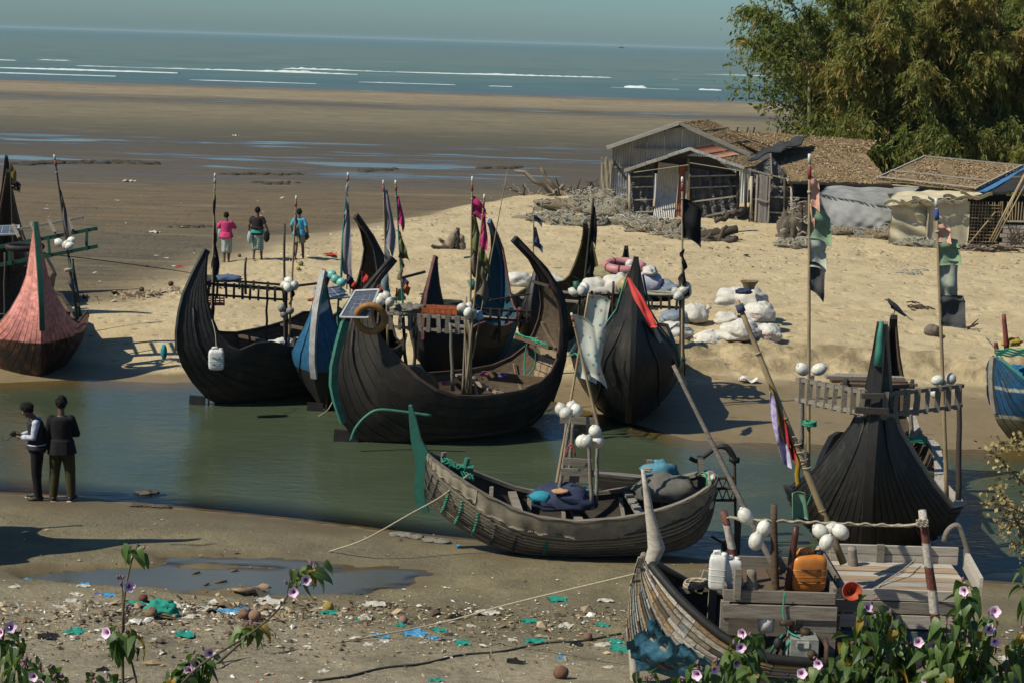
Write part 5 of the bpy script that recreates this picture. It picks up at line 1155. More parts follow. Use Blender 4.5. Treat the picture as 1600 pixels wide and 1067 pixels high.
# platform over the engine
X0, X1, Y0, Y1, ZF = 2.42, 3.62, 17.45, 18.55, 2.0
for k in range(6): MB().box((X0+(k+.5)*(X1-X0)/6, (Y0+Y1)/2, ZF-.02), ((X1-X0)/6-.012, Y1-Y0, .035)).build('deck_plank', brownw, rt)
def board(a_, b_, h, th=.035, mt=None): return MB().beam(a_, b_, th, h).build('box_board', mt or greyw, rt)
board((X0-.02, Y0, ZF+.02), (X1, Y0, ZF+.02), .13); board((X0-.03, Y0-.04, ZF-.14), (X1+.02, Y0-.04, ZF-.14), .15); board((X0, Y1, ZF+.06), (X1, Y1, ZF+.06), .14)
board((X0, Y0+.03, ZF+.05), (X0, Y1-.03, ZF+.05), .14); board((X1, Y0+.02, ZF+.05), (X1, Y1-.03, ZF+.05), .16)
for k in range(4): board((X1-.34, Y0-.01, ZF-.29-.155*k), (X1+.03, Y0-.01, ZF-.29-.155*k), .15); board((X1+.05, Y0, ZF-.25-.155*k), (X1+.05, Y1, ZF-.25-.155*k), .15, mt=brownw)
for x, y in ((X0, Y0), (X0, Y1), (X1-.36, Y0+.03), (X1, Y1)): MB().beam((x, y, 1.3), (x, y, ZF-.04), .09, .08).build('box_post', greyw, rt)
MB().beam((X0+.12, Y0-.02, ZF+.0), (X0+.12, Y0-.02, ZF+.34), .07, .10).build('box_post', greyw, rt)
# engine underneath
o = thing('marine_engine', 'pale grey engine with a maker plate under the platform of the patched boat', 'engine', W(1252, 1020, 17.35))
eg = mat('engine_grey_paint', (.33, .36, .33), (.16, .17, .155), .5, 8)
MB().box((0, 0, .08), (.30, .34, .27)).build('engine_block', eg, o, local=True); MB().box((-.02, -.176, .16), (.13, .012, .07)).build('maker_plate', white_p, o, local=True)
for k in range(3): MB().box((-.05+.0*k, -.185, .175-.02*k), (.07, .004, .006)).build('plate_line', rubber, o, local=True)
MB().tube([(.08, -.16, .06), (.08, -.22, .06)], .05, 12).build('crank_hub', iron, o, True, local=True); MB().tube([(.22, -.08, .05), (.26, -.08, .05)], .16, 18).build('flywheel', iron, o, True, local=True)
MB().tube([(-.12, 0, .2), (-.12, 0, .34), (-.25, -.05, .36)], .035, 8).build('intake_pipe', iron, o, True, local=True)
for k in range(4): MB().tube([(-.35+.07*k, -.05, .0), (-.30+.07*k, -.1, .16), (-.22+.07*k, -.05, .22)], .014, 6).build('fuel_line', iron if k % 2 else rope_g, o, True, local=True)
MB().ball((-.28, -.10, .14), (.05, .05, .07)).build('filter_bowl', rubber, o, True, local=True); MB().tube([(.03, .02, .2), (.03, .02, .27)], .06, 10).build('filler_cap', iron, o, True, local=True)
tag(MB().tube([W(1197, 985, 17.5), W(1197, 957, 17.5)], [.085, .10], 14).build('bucket', whitecan, None, True), 'white pot under the left end of the platform of the patched boat', 'pot')
rope('green line running from the platform down to the engine of the patched boat', [W(1226, 925, 17.38), W(1224, 960, 17.36), W(1232, 985, 17.3), W(1248, 995, 17.2)], .010, rope_g)
# after deck
A0, A1, B0, B1, ZA = 3.78, 5.30, 18.0, 19.05, 1.93
for k in range(6): MB().box((A0+(A1-A0)/2, B0+(k+.5)*(B1-B0)/6, ZA+rng.uniform(-.008, .008)), (A1-A0, (B1-B0)/6-.014, .035)).build('deck_plank', palew if k % 2 else deckw, rt)
for k in range(2): board((A0-.05, B1+.03, ZA+.06+.11*k), (A1+.08, B1+.03, ZA+.06+.11*k), .10, .04, palew); 
board((A0-.02, B0+.02, ZA+.06), (A0-.02, B1, ZA+.06), .14, mt=greyw); board((A0-.06, B1, ZA+.13), (A0-.35, B0+.2, ZA+.10), .14, .04, palew)
for k in range(2): board((A1+.05, B0-.05, ZA+.04+.12*k), (A1+.16, B1, ZA+.04+.12*k), .115, .04, palew)
board((A0-.1, B0-.03, ZA-.02), (A1+.05, B0-.03, ZA-.02), .12, mt=palew); board((A0-.1, B0-.05, ZA-.16), (A1, B0-.05, ZA-.16), .13); board((A0, B0-.06, ZA-.32), (A1-.1, B0-.06, ZA-.32), .15, mt=palew); board((A0, B0-.07, ZA-.50), (A1-.1, B0-.07, ZA-.50), .13, mt=mat('flaked_blue_board', (.03, .10, .14), (.15, .14, .12), .7, 9))
for x in (4.45, 5.0): MB().beam((x, B1-.01, ZA), (x, B1-.01, ZA+.24), .09, .05).build('rail_post', greyw, rt)
for x in (3.9, 4.6, 5.2): MB().beam((x, B0+.02, 1.2), (x, B0+.02, ZA-.03), .09, .08).build('box_post', greyw, rt)
# posts, poles
post(rt, W(1166, 960, 17.9), W(1131, 798, 17.9), .048, banded, 'banded_post', .004); post(rt, W(1464, 985, 17.45), W(1441, 797, 17.45), .052, banded, 'banded_post', .004)
MB().tube(bez([W(1475, 845, 18.9), W(1480, 830, 18.9), W(1490, 821, 18.9), W(1499, 823, 18.9), W(1508, 845, 18.9), W(1516, 875, 18.9), W(1528, 905, 18.9)], 18), .034, 8).build('hooked_post', greyw, rt, True)
post(rt, W(1212, 945, 17.8), W(1209, 788, 17.8), .045, brownw, 'post', .004); post(rt, W(1231, 925, 17.7), W(1244, 822, 17.7), .042, mat('maroon_pipe', (.085, .028, .022), (.05, .02, .016), .5, 8), 'post', .003); post(rt, W(1333, 890, 18.9), W(1331, 854, 18.9), .06, greyw, 'bitt', .002); post(rt, W(1176, 930, 17.5), W(1174, 890, 17.5), .06, greyw, 'bitt', .002)
rope('twisted pale rope stretched between the two banded posts of the patched boat', [W(1130, 806, 17.9), W(1180, 812, 17.85), W(1290, 817, 17.7), W(1400, 821, 17.55), W(1443, 817, 17.45)], .016, rope_m)
rope('second strand twisted round the stretched rope', [W(1130, 808, 17.88)]+[W(1145+13*i, 810.5+.5*i+(1.6 if i % 2 else -1.6), 17.86-.016*i) for i in range(23)]+[W(1443, 819, 17.43)], .012, rope_m, n=90)
for q in range(4): MB().tube([W(1432+18*i/8, 812+3*q+1.5*math.sin(i*2+q), 17.38) for i in range(9)], .014, 5).build('rope_turn', rope_m, rt)
flag_pole('long bare grey pole leaning over the patched boat', W(1219, 905, 18.3), W(1052, 570, 18.9), .034, greyw, [], name='leaning_pole')
purple = cl('purple_white_rag', (.20, .14, .38), (.50, .48, .50), scale=14); redr = cl('scarlet_rag', (.38, .03, .03)); yel = cl('dull_yellow_rag', (.22, .17, .03))
def wind(label, a_, b_, r):
    root = thing('flag_pole', label, 'flag pole', a_, 0, 'flag poles of the boats'); a_ = Vector(a_); b_ = Vector(b_)
    MB().tube([a_.lerp(b_, i/10) for i in range(11)], [r*(1-.35*i/10) for i in range(11)], 8).build('pole', bamboo_m, root, True)
    for u in (.2, .38, .55, .8): MB().tube([a_.lerp(b_, u-.003), a_.lerp(b_, u+.003)], r*1.02, 8).build('node_ring', bamboo_m, root, True)
    for u0, u1, off, wd, mt in ((.69, .50, -.02, .09, yel), (.66, .42, -.10, .13, purple), (.56, .44, -.02, .07, redr)):
        p0, p1 = a_.lerp(b_, u0), a_.lerp(b_, u1)
        MB().sheet(lambda u, v: p0.lerp(p1, v)+Vector((off*(.2+v)+wd*(u-.6)*(.35+.65*math.sin(v*2.6)), -.06+.05*math.sin(u*6+v*6), -.12*v-.04*u)), 6, 12, .005).build('flag', mt, root, True)
    MB().tube([a_.lerp(b_, .955), a_.lerp(b_, .985)], r*1.1, 8).build('tape_band', cl('faded_navy_wrap', (.05, .06, .10)), root, True)
    for k in range(5): MB().tube([a_.lerp(b_, .35+.03*k)+Vector((r*1.1*math.cos(q), r*1.1*math.sin(q), .01*q)) for q in np.linspace(0, 6, 9)], .007, 5).build('tie', rope_m, root)
wind('thick bamboo pole with purple, red and yellow rags leaning over the patched boat', W(1318, 880, 17.9), W(1152, 470, 18.5), .045)
rope('white line hanging from the thick bamboo pole to the platform', [W(1296, 845, 17.85), W(1298, 875, 17.8)], .008, rope_m)
cluster('big white egg float in the left bunch on the stretched rope', 'left floats of the patched boat', [(1165, 807, 0, 1, (0, -.5, 0)), (1193, 826, -.1, .95, (.1, .25, 0)), (1181, 846, -.2, 1, (0, .1, 0))], 17.7, .082, 1.28)
cluster('big white egg float in the right bunch on the stretched rope', 'right floats of the patched boat', [(1283, 831, 0, 1, (0, -.9, 0)), (1314, 831, -.1, 1, (0, -.9, 0)), (1291, 848, -.2, .95, (0, .4, 0)), (1300, 826, .15, .9, (0, 1.2, 0))], 17.5, .082, 1.25)
MB().sheet(lambda u, v: W(1238+26*v*(1-.25*u), 812-42*u, 17.85)+Vector((0, .10*math.sin(v*3)*(1-.3*u), 0)), 8, 6, .014).build('paddle_blade', mat('pale_green_paddle', (.12, .24, .17), (.08, .16, .12), .55, 7), rt, True)
# cans
amber = NT('amber_can_plastic'); amber_m = amber.done(amber.ramp(amber.noise(5, 6), [(.3, (.30, .10, .02)), (.6, (.46, .17, .035))]), .4, amber.bump(amber.noise(30), .1, .01), .4)
jerrycan('big amber jerry can tied with string on the platform of the patched boat', (3.36, 17.80, 2.0), (.40, .30, .42), amber_m, .1, rubber, rope_d)
jerrycan('white jerry can at the left end of the platform, behind the stub post', (2.50, 17.75, 2.0), (.24, .20, .34), whitecan, .2); jerrycan('white jerry can with a blank side, nearer the stub post', (2.36, 17.72, 2.0), (.20, .2, .40), whitecan, -.2, foam_w)
fr = thing('funnel', 'orange red funnel lying against the amber jerry can', 'funnel', W(1331, 923, 17.3))
fm = mat('orange_red_plastic', (.40, .07, .03), (.30, .05, .025), .45, 9, bump=.05); ax = Vector((-.05, -.85, .25)).normalized(); sd_ = ax.cross(Vector((0, 0, 1))).normalized(); u2 = sd_.cross(ax)
prof = [(.0, .095), (.0, .102), (-.08, .055), (-.10, .022), (-.20, .016), (-.20, .010), (-.10, .016), (-.075, .048), (0, .095)]
MB().loft([[ax*x+sd_*(r*math.cos(q))+u2*(r*math.sin(q)) for q in np.linspace(0, 2*math.pi, 21)[:-1]] for x, r in prof], False).build('cone', fm, fr, True, local=True)
MB().tube([ax*.0+sd_*(.1*math.cos(q))+u2*(.1*math.sin(q)) for q in np.linspace(0, 2*math.pi, 21)], .008, 6, False).build('rim', fm, fr, True, local=True)
rope('pale cord slack across the after deck of the patched boat', [W(1430, 873, 18.9), W(1410, 890, 18.5), W(1380, 910, 18.2), W(1365, 927, 17.95)], .008, rope_m)
rope('pale mooring rope from the bleached stem over the near bank', [W(992, 896, 18.0), W(800, 942, 19.4), W(690, 972, 20.0), Gg(560, 1000)+Vector((0, 0, .02)), Gg(430, 1022)+Vector((0, 0, .015)), Gg(200, 1062)+Vector((0, 0, .015)), Gg(80, 1080)], .011, rope_m, n=50)
rope('dark rope lying across the litter on the near bank', [*[Gg(x_, 1064-(x_-500)*.19+(x_-500)**2*.00008+2*math.sin(x_*.05))+Vector((0, 0, .008)) for x_ in range(490, 990, 20)]], .016, rope_d, name='dark_rope')
rope('thin line from the pink boat slung across the beach to the long black boat', [W(66, 396, 37.5), W(180, 410, 39), W(300, 427, 40), W(392, 446, 37)], .012, rope_d)

# ------------------------------------------------------------------ the boat just left of the view whose shadow falls on the near bank
rt = thing('moon_boat', 'black boat beached just left of the view, seen only by its shadow', 'boat', (-10.15, 23.3, .15), .22, 'wooden boats drawn up along the creek')
K, S = stations(end_profile(2.4, 3.6, 1.8, 1.2, .06), end_profile(2.4, 3.4, 1.2, 1.1, .2))
hull(rt, K, S, 6, blackA, innerw, gun=tar2, stem=tar)
MB().beam(pw(rt, .9, -1.0, 1.15), pw(rt, .9, 1.0, 1.15), .12, .06).build('thwart', innerw, rt); post(rt, pw(rt, .2, .8, .9), pw(rt, .2, .8, 3.9), .04, darkw)

# ================================================================== HUTS
blackpl = NT('black_plastic_sheet'); n1 = blackpl.noise(1, 6, .65, blackpl.vec((2.2, 1, 8), rot=(0, .7, 0))); n2 = blackpl.noise(9, 5)
blackpl_m = blackpl.done(blackpl.ramp(n2, [(.3, (.030, .031, .033)), (.7, (.055, .056, .060))]), .28, blackpl.bump(n1, 1.0, .16), .8)
greytarp = cloth('grey_faded_tarp', (.27, .275, .27), (.14, .145, .145), scale=1.6); beige = cloth('beige_cloth_sheet', (.46, .41, .29), (.34, .30, .205), scale=2.2); orangec = cloth('orange_cloth_wall', (.40, .13, .06), (.28, .09, .045), scale=2)
batten_m = mat('split_bamboo_batten', (.42, .37, .29), (.26, .22, .165), .7, 5, bump=.3)
tin = mat('weathered_corrugated_tin', (.48, .48, .47), (.30, .28, .26), .45, 2.2, (1, 1, .5), .2, .01, .4, .3, (.30, .24, .19), metal=.35, rnd=.12)
tin_rust = mat('rusted_corrugated_tin', (.26, .10, .055), (.17, .06, .035), .7, 3, (1, 1, .5), .3, .01, rnd=.15)
tin_d = mat('old_gable_tin', (.40, .41, .41), (.25, .25, .245), .5, 1.3, (1, 1, .5), .3, .01, .3, .3, (.48, .49, .49), rnd=.1)
thatch = mat('matted_thatch', (.24, .165, .088), (.13, .09, .05), .95, 3, (1, 1, 1), .9, .05, var=.5)
roofblk = mat('black_roof_sheet', (.03, .03, .03), (.055, .052, .05), .6, 3, bump=.8, bdist=.06)
leafdry = NT('dry_leaf'); lr_ = leafdry.attr('tint'); leafdry_m = leafdry.done(leafdry.ramp(lr_, [(0, (.10, .06, .03)), (.4, (.20, .14, .078)), (.75, (.33, .23, .12)), (1, (.43, .34, .22))]), .85)
def quad_pt(c, u, v): return c[0]*(1-u)*(1-v)+c[1]*u*(1-v)+c[2]*u*v+c[3]*(1-u)*v
def plane_sheet(root, name, c, mt, wr=.03, nu=14, nv=10, th=.012, seed=0, sagk=0.0, fr=5, smooth=True):
    c = [Vector(p) for p in c]; nn = (c[1]-c[0]).cross(c[3]-c[0]).normalized()
    fn = lambda u, v: quad_pt(c, u, v)+nn*(wr*mnoise.noise(Vector((u*fr+seed, v*fr*1.3, seed*.7)))+wr*.6*math.sin(u*fr*3.1+v*7+seed))-Vector((0, 0, sagk*4*u*(1-u)*v))
    return MB().sheet(fn, nu, nv, th).build(name, mt, root, smooth)
def corrug(root, name, c, mt, waves=10, amp=.022, par=None):
    c = [Vector(p) for p in c]; nn = (c[1]-c[0]).cross(c[3]-c[0]).normalized(); nu = waves*6
    fn = lambda u, v: quad_pt(c, u, v)+nn*(amp*math.sin(u*waves*2*math.pi))
    return MB().sheet(fn, nu, 1, .006).build(name, mt, par or root, True, root=root)
def leaf_scatter(root, c, n, seed, size=(.10, .035), name='fallen_leaves', cover=None, lift=.02):
    size = (size[0]*.56, size[1]*.62); n = int(n*5.5)
    r = np.random.RandomState(seed); c = [np.array(p) for p in c]
    u, v = r.rand(n), r.rand(n)
    if cover is not None:
        k = np.array([cover(a, b) for a, b in zip(u, v)]) > r.rand(n); u, v = u[k], v[k]; n = len(u)
    P = c[0]*((1-u)*(1-v))[:, None]+c[1]*(u*(1-v))[:, None]+c[2]*(u*v)[:, None]+c[3]*((1-u)*v)[:, None]
    nn = np.cross(c[1]-c[0], c[3]-c[0]); nn /= np.linalg.norm(nn); nn = nn if nn[2] > 0 else -nn
    P = P+nn*(lift+r.rand(n)[:, None]*.05)
    a = r.rand(n)*6.283; t1 = (c[1]-c[0])/np.linalg.norm(c[1]-c[0]); t2 = np.cross(nn, t1)
    d = np.cos(a)[:, None]*t1+np.sin(a)[:, None]*t2+nn*(r.rand(n)[:, None]-.45)*.9; s = np.cross(d, nn); s /= np.linalg.norm(s, axis=1)[:, None]; s = s+nn*(r.rand(n)[:, None]-.5)*.8
    L = size[0]*(.5+r.rand(n))[:, None]; Wd = size[1]*(.5+r.rand(n))[:, None]
    co = np.stack([P-d*L, P-s*Wd, P+d*L, P+s*Wd], 1).reshape(-1, 3)-np.array(root.location)
    me = np_mesh(name, co, np.arange(4*n).reshape(n, 4), dict(tint=np.repeat(r.rand(n), 4)), False)
    return obj(name, me, root, leafdry_m, kind='stuff')
def gable_roof(root, le, ap, re, depth, mt, th=.07, skew=.25):
    D = Vector((skew, depth, -.10)); out_ = []
    for a, b in ((le, ap), (ap, re)):
        out_.append([Vector(a), Vector(b), Vector(b)+D, Vector(a)+D])
    for i, c in enumerate(out_): plane_sheet(root, 'roof', c, mt, .03, 10, 10, th, i+3)
    return out_

# -- the big tin gabled hut behind
rt = thing('fishing_hut', 'large grey tin gabled hut, the rearmost of the row', 'hut', W(1065, 310, 77))
le, ap, re = W(948, 232, 75.6), W(1062, 193.5, 75.6), W(1172, 243, 75.6)
rf = gable_roof(rt, le, ap, re, 6.4, thatch, .07, 2.0)
for a, b in ((le, ap), (ap, re)):
    MB().beam(Vector(a)+Vector((0, -.03, .02)), Vector(b)+Vector((0, -.03, .03)), .10, .16).build('verge_board', palew, rt)
wb = ground_z(rt.location.x, 76)-.2
xs = np.linspace(W(966, 0, 76).x, W(1186, 0, 76).x, 9)
def roofz(x):
    return le.z+(ap.z-le.z)*(x-le.x)/(ap.x-le.x) if x < ap.x else ap.z+(re.z-ap.z)*(x-ap.x)/(re.x-ap.x)
for a, b in zip(xs[:-1], xs[1:]):
    corrug(rt, 'tin_panel', [(a+.01, 76, wb), (b-.01, 76+rng.uniform(-.01, .01), wb), (b-.01, 76, max(roofz(b), le.z-.3)-.10), (a+.01, 76, roofz(a)-.10)], tin_d, 7, .018)
for z0, x0, x1 in ((2.45, 968, 1060), (2.75, 1020, 1180), (3.3, 1000, 1120), (1.5, 968, 1000)): MB().beam((W(x0, 0, 76).x, 75.94, z0), (W(x1, 0, 76).x, 75.94, z0+.03), .05, .06).build('batten', batten_m, rt)
MB().beam((W(966, 0, 76).x, 75.95, wb), (W(966, 0, 76).x, 75.95, 2.75), .12, .12).build('corner_post', batten_m, rt); MB().beam((W(968, 0, 76).x, 75.9, 2.75), (W(990, 0, 76).x, 75.9, 1.9), .10, .08).build('brace', darkw, rt)
for x in (950, 957): MB().beam((W(x, 0, 75.8).x, 75.8, wb), (W(x, 0, 75.8).x, 75.8, 2.9), .06, .06).build('porch_post', batten_m, rt)
netm = NT('pale_net_screen'); netm.done((.36, .31, .22), .9); tr = netm.n('BsdfTransparent'); ms = netm.n('MixShader'); netm.l(netm.ramp(netm.noise(30, 4), [(.4, .25), (.6, .75)]), ms.inputs[0]); netm.l(tr.outputs[0], ms.inputs[1]); netm.l(netm.b.outputs[0], ms.inputs[2]); netm.l(ms.outputs[0], netm.out.inputs[0])
plane_sheet(rt, 'net_screen', [(W(949, 0, 75.7).x, 75.7, wb), (W(966, 0, 75.7).x, 75.7, wb), (W(966, 0, 75.7).x, 75.7, 2.85), (W(949, 0, 75.7).x, 75.7, 2.85)], netm.m, .03)
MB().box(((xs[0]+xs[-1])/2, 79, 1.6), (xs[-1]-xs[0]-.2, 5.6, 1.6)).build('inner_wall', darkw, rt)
leaf_scatter(rt, rf[1], 1500, 3, (.10, .03)); leaf_scatter(rt, rf[0], 260, 4, (.08, .03))
for k in range(2): MB().beam(rf[1][0].lerp(rf[1][1], .3+.4*k)+Vector((0, .1, .1)), rf[1][3].lerp(rf[1][2], .3+.4*k)+Vector((0, -.1, .1)), .05, .04).build('roof_batten', batten_m, rt)

# -- front hut with black plastic walls
rt = thing('fishing_hut', 'front hut with black plastic walls and a leaning corrugated tin door', 'hut', W(1072, 340, 69))
le, ap, re = W(975, 268, 68.4), W(1078, 234, 68.4), W(1163, 264, 68.4)
rf = gable_roof(rt, le, ap, re, 4.6, thatch, .06, 1.5)
for a, b in ((le, ap), (ap, re)):
    n_ = 6
    for k in range(n_): MB().beam(Vector(a).lerp(Vector(b), k/n_+.003)+Vector((0, -.04, .03+rng.uniform(-.02, .02))), Vector(a).lerp(Vector(b), (k+1)/n_-.003)+Vector((0, -.04, .03+rng.uniform(-.02, .02))), .10, .12).build('verge_board', white_p if b is re or k > 3 else palew, rt)
def sub(c, u0, u1, v0, v1, l=.06): return [quad_pt(c, u0, v0)+Vector((0, 0, l)), quad_pt(c, u1, v0)+Vector((0, 0, l)), quad_pt(c, u1, v1)+Vector((0, 0, l)), quad_pt(c, u0, v1)+Vector((0, 0, l))]
for c, u0, u1 in ((rf[0], .38, .68), (rf[0], .69, .99), (rf[1], .01, .30), (rf[1], .31, .52)):
    q = sub(c, u0, u1, .02, .95); corrug(rt, 'roof_tin', [q[1], q[2], q[3], q[0]], tin_rust if u0 != .31 else mat('pinkish_rusted_tin', (.36, .19, .13), (.24, .11, .07), .7, 3), 14, .02)
leaf_scatter(rt, rf[1], 500, 6, (.09, .03), cover=lambda u, v: u); leaf_scatter(rt, rf[0], 150, 7, (.09, .03))
X = lambda px, Y=69: W(px, 300, Y).x
wb = ground_z(X(1075), 69)-.15
zt = W(1078, 262, 69).z
plane_sheet(rt, 'plastic_wall', [(X(985), 69, wb), (X(1021), 69, wb), (X(1021), 69, zt+.15), (X(985), 69, zt-.25)], blackpl_m, .06, 18, 24, .01, 1, fr=7)
plane_sheet(rt, 'plastic_wall', [(X(1077), 69, wb+.05), (X(1154), 69, wb+.2), (X(1154), 69, zt-.25), (X(1077), 69, zt)], blackpl_m, .11, 44, 26, .01, 2, fr=10)
plane_sheet(rt, 'gable_wall', [(X(985), 69.1, zt-.3), (X(1155), 69.1, zt-.3), (X(1110), 69.1, ap.z-.32), (X(1050), 69.1, ap.z-.32)], darkw, .01, 6, 4)
plane_sheet(rt, 'side_wall', [(X(1155), 69.05, wb), (X(1155)+.15, 73, wb), (X(1155)+.15, 73, zt-.3), (X(1155), 69.05, zt-.3)], blackpl_m, .05, 10, 10, .01, 3)
plane_sheet(rt, 'side_wall', [(X(985), 69.05, wb), (X(985)+.15, 73, wb), (X(985)+.15, 73, zt-.3), (X(985), 69.05, zt-.3)], blackpl_m, .05, 10, 10, .01, 4)
corrug(rt, 'door', [(X(1022), 68.86, wb), (X(1056), 68.86, wb), (X(1059), 68.95, zt+.10), (X(1027), 68.95, zt+.18)], tin, 12, .022)
corrug(rt, 'rusted_door_strip', [(X(1057), 68.9, wb-.05), (X(1073), 68.9, wb-.05), (X(1074), 68.95, zt+.08), (X(1060), 68.95, zt+.1)], tin_rust, 5, .02)
for x0, y0, x1, y1 in ((984, 293, 1020, 292), (984, 313, 1020, 312), (984, 332, 1020, 331), (986, 277, 1021, 276), (1077, 276, 1152, 274), (1078, 294, 1152, 291), (1080, 316, 1150, 307), (1104, 338, 1150, 328)):
    MB().beam(W(x0, y0, 68.92), W(x1, y1, 68.92), .04, .055).build('batten', batten_m, rt)
for x, y0, y1, mt in ((1076, 248, 338, bamboo_m), (984, 270, 342, batten_m), (1153, 268, 336, darkw), (1073, 268, 338, batten_m)): MB().tube([W(x, y1, 68.85), W(x, y0, 68.85)], .06, 8).build('post', mt, rt, True)
MB().tube([W(1078, 255, 68.3), W(1160, 268, 68.3)], .018, 5).build('slack_line', rope_m, rt); MB().tube([W(990, 270, 68.3), W(1076, 258, 68.3)], .015, 5).build('slack_line', rope_m, rt)

# -- hut with the grey plank door
rt = thing('fishing_hut', 'low black plastic hut with a grey plank door and an orange cloth wall', 'hut', W(1215, 345, 68))
wb = ground_z(rt.location.x, 68)-.2
X = lambda px, Y=68: W(px, 300, Y).x
roofc = [W(1232, 285, 67.6), W(1392, 290, 67.8), W(1352, 243, 71.8), W(1201, 236, 71.4)]
plane_sheet(rt, 'roof', roofc, thatch, .05, 16, 12, .08, 5); leaf_scatter(rt, roofc, 3000, 8, (.12, .035), cover=lambda u, v: min(1, .25+u*1.1))
back = [W(1225, 238, 72.2), W(1352, 243, 72.0), W(1370, 222, 75), W(1130, 204, 78)]
plane_sheet(rt, 'back_roof', back, thatch, .06, 16, 8, .06, 8); leaf_scatter(rt, back, 1500, 9, (.12, .035))
blk = [W(1168, 252, 68.2), W(1252, 226, 70.5), W(1262, 211, 73.5), W(1195, 232, 72.5)]
plane_sheet(rt, 'black_roof_flap', blk, roofblk, .08, 12, 8, .05, 2)
# front wall: one tall gabled sheet of plastic
MB().sheet(lambda u, v: Vector((X(1172)+(X(1240)-X(1172))*u, 68+.05*math.sin(u*21+v*9)+.04*math.sin(u*9-v*15), wb+((W(1172, 262, 68).z+(W(1204, 244, 68).z-W(1172, 262, 68).z)*min(u/.45, 1)-(max(u-.45, 0)/.55)*1.15)-wb)*v)), 20, 14, .01).build('plastic_wall', blackpl_m, rt, True)
for x0, y0, x1, y1 in ((1172, 290, 1185, 292), (1172, 312, 1185, 312), (1172, 332, 1182, 333), (1200, 292, 1240, 293), (1200, 308, 1240, 310), (1200, 332, 1240, 334), (1170, 265, 1228, 280), (1204, 240, 1206, 280)): MB().beam(W(x0, y0, 67.9), W(x1, y1, 67.9), .04, .055).build('batten', batten_m, rt)
for x, y0, y1, mt in ((1174, 276, 342, batten_m), (1237, 285, 350, batten_m), (1165, 270, 330, darkw), (1226, 280, 345, darkw)): MB().tube([W(x, y1, 67.85), W(x, y0, 67.85)], .055, 8).build('post', mt, rt, True)
dr = MB().box((0, 0, 0), (.01, .01, .01)).build('door', palew, rt, local=True)
dr.location = loc_of(rt, W(1191, 310, 67.7))
for k in range(4): MB().beam(W(1181+4.5*k, 346+1.3*k, 67.62), W(1184+4.6*k, 273+1.5*abs(k-1.2), 67.78), .115, .03, (0, 1, 0)).build('plank', mat('door_grey_wood', (.30, .28, .26), (.16, .12, .10), .85, 5, (9, 9, .7)) if k == 0 else bpy.data.materials['door_grey_wood'], rt)
for x in (1180, 1200): MB().beam(W(x, 347, 67.6), W(x+3, 274, 67.74), .06, .05, (0, 1, 0)).build('door_stile', batten_m, rt)
MB().beam(W(1182, 311, 67.6), W(1201, 316, 67.6), .06, .05).build('door_rail', batten_m, rt)
plane_sheet(rt, 'cloth_wall', [(X(1239), 67.9, wb), (X(1285), 67.9, wb), (X(1285), 67.9, W(0, 287, 68).z+.25), (X(1239), 67.9, W(0, 287, 68).z+.25)], orangec, .03, 8, 8)
for y in (309, 322, 334, 344): MB().beam(W(1239, y, 67.8), W(1285, y+2, 67.8), .04, .05).build('batten', batten_m, rt)
MB().beam(roofc[0]+Vector((0, -.04, -.02)), roofc[1]+Vector((0, -.04, -.02)), .09, .09).build('eave_pole', darkw, rt); MB().beam(roofc[0]+Vector((0, 0, .03)), roofc[3]+Vector((0, 0, .03)), .07, .06).build('verge_pole', batten_m, rt)
MB().tube([W(1257, 218, 70), W(1303, 240, 70)], .03, 6).build('loose_pole', bamboo_m, rt)
for x in (1150, 1166, 1176, 1213): MB().tube([W(x, 212, 77), W(x+3, 199, 77)], .035, 5).build('stick', darkw, rt)
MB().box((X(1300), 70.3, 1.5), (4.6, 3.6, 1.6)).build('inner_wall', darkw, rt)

# -- low shack under a grey tarpaulin
rt = thing('tarpaulin_shack', 'low shack draped in a faded grey tarpaulin', 'hut', W(1340, 355, 66))
top = [W(1279, 305, 65.4), W(1398, 327, 64.6), W(1462, 297, 67.6), W(1298, 284, 68.6)]
plane_sheet(rt, 'tarpaulin_roof', top, greytarp, .05, 22, 10, .012, 7)
gz = ground_z(W(1340, 300, 65).x, 65)
def fn(u, v):
    p = top[0].lerp(top[1], u); g_ = W(1298+102*u, 362-8*u, 64.6-.2*u); q = Vector((p.x+(g_.x-p.x)*v, p.y+(g_.y-p.y)*v-.25*math.sin(v*2.5)*(.4+.6*math.sin(u*3)), p.z+(max(g_.z, gz+.25)-p.z)*v))
    q.y += .025*math.sin(u*31+v*14)*v+.04*math.sin(u*13-v*11); return q+Vector((0, 0, .0))
MB().sheet(fn, 40, 14, .012).build('tarpaulin_wall', greytarp, rt, True)
for k in range(12): u = (k+.5)/12; p = top[0].lerp(top[1], u); MB().tube([p+Vector((-.10, -.06, .05)), p+Vector((.13, -.10, -.05-.05*(k % 3)))], .018, 5).build('lacing_stick', darkw, rt)
MB().tube([top[3]+Vector((0, 0, .05)), top[2]+Vector((0, 0, .05))], .035, 6).build('ridge_pole', batten_m, rt)
MB().box((W(1345, 0, 66.6).x, 66.8, gz+.5), (3.0, 2.2, 1.0)).build('inner_wall', darkw, rt)

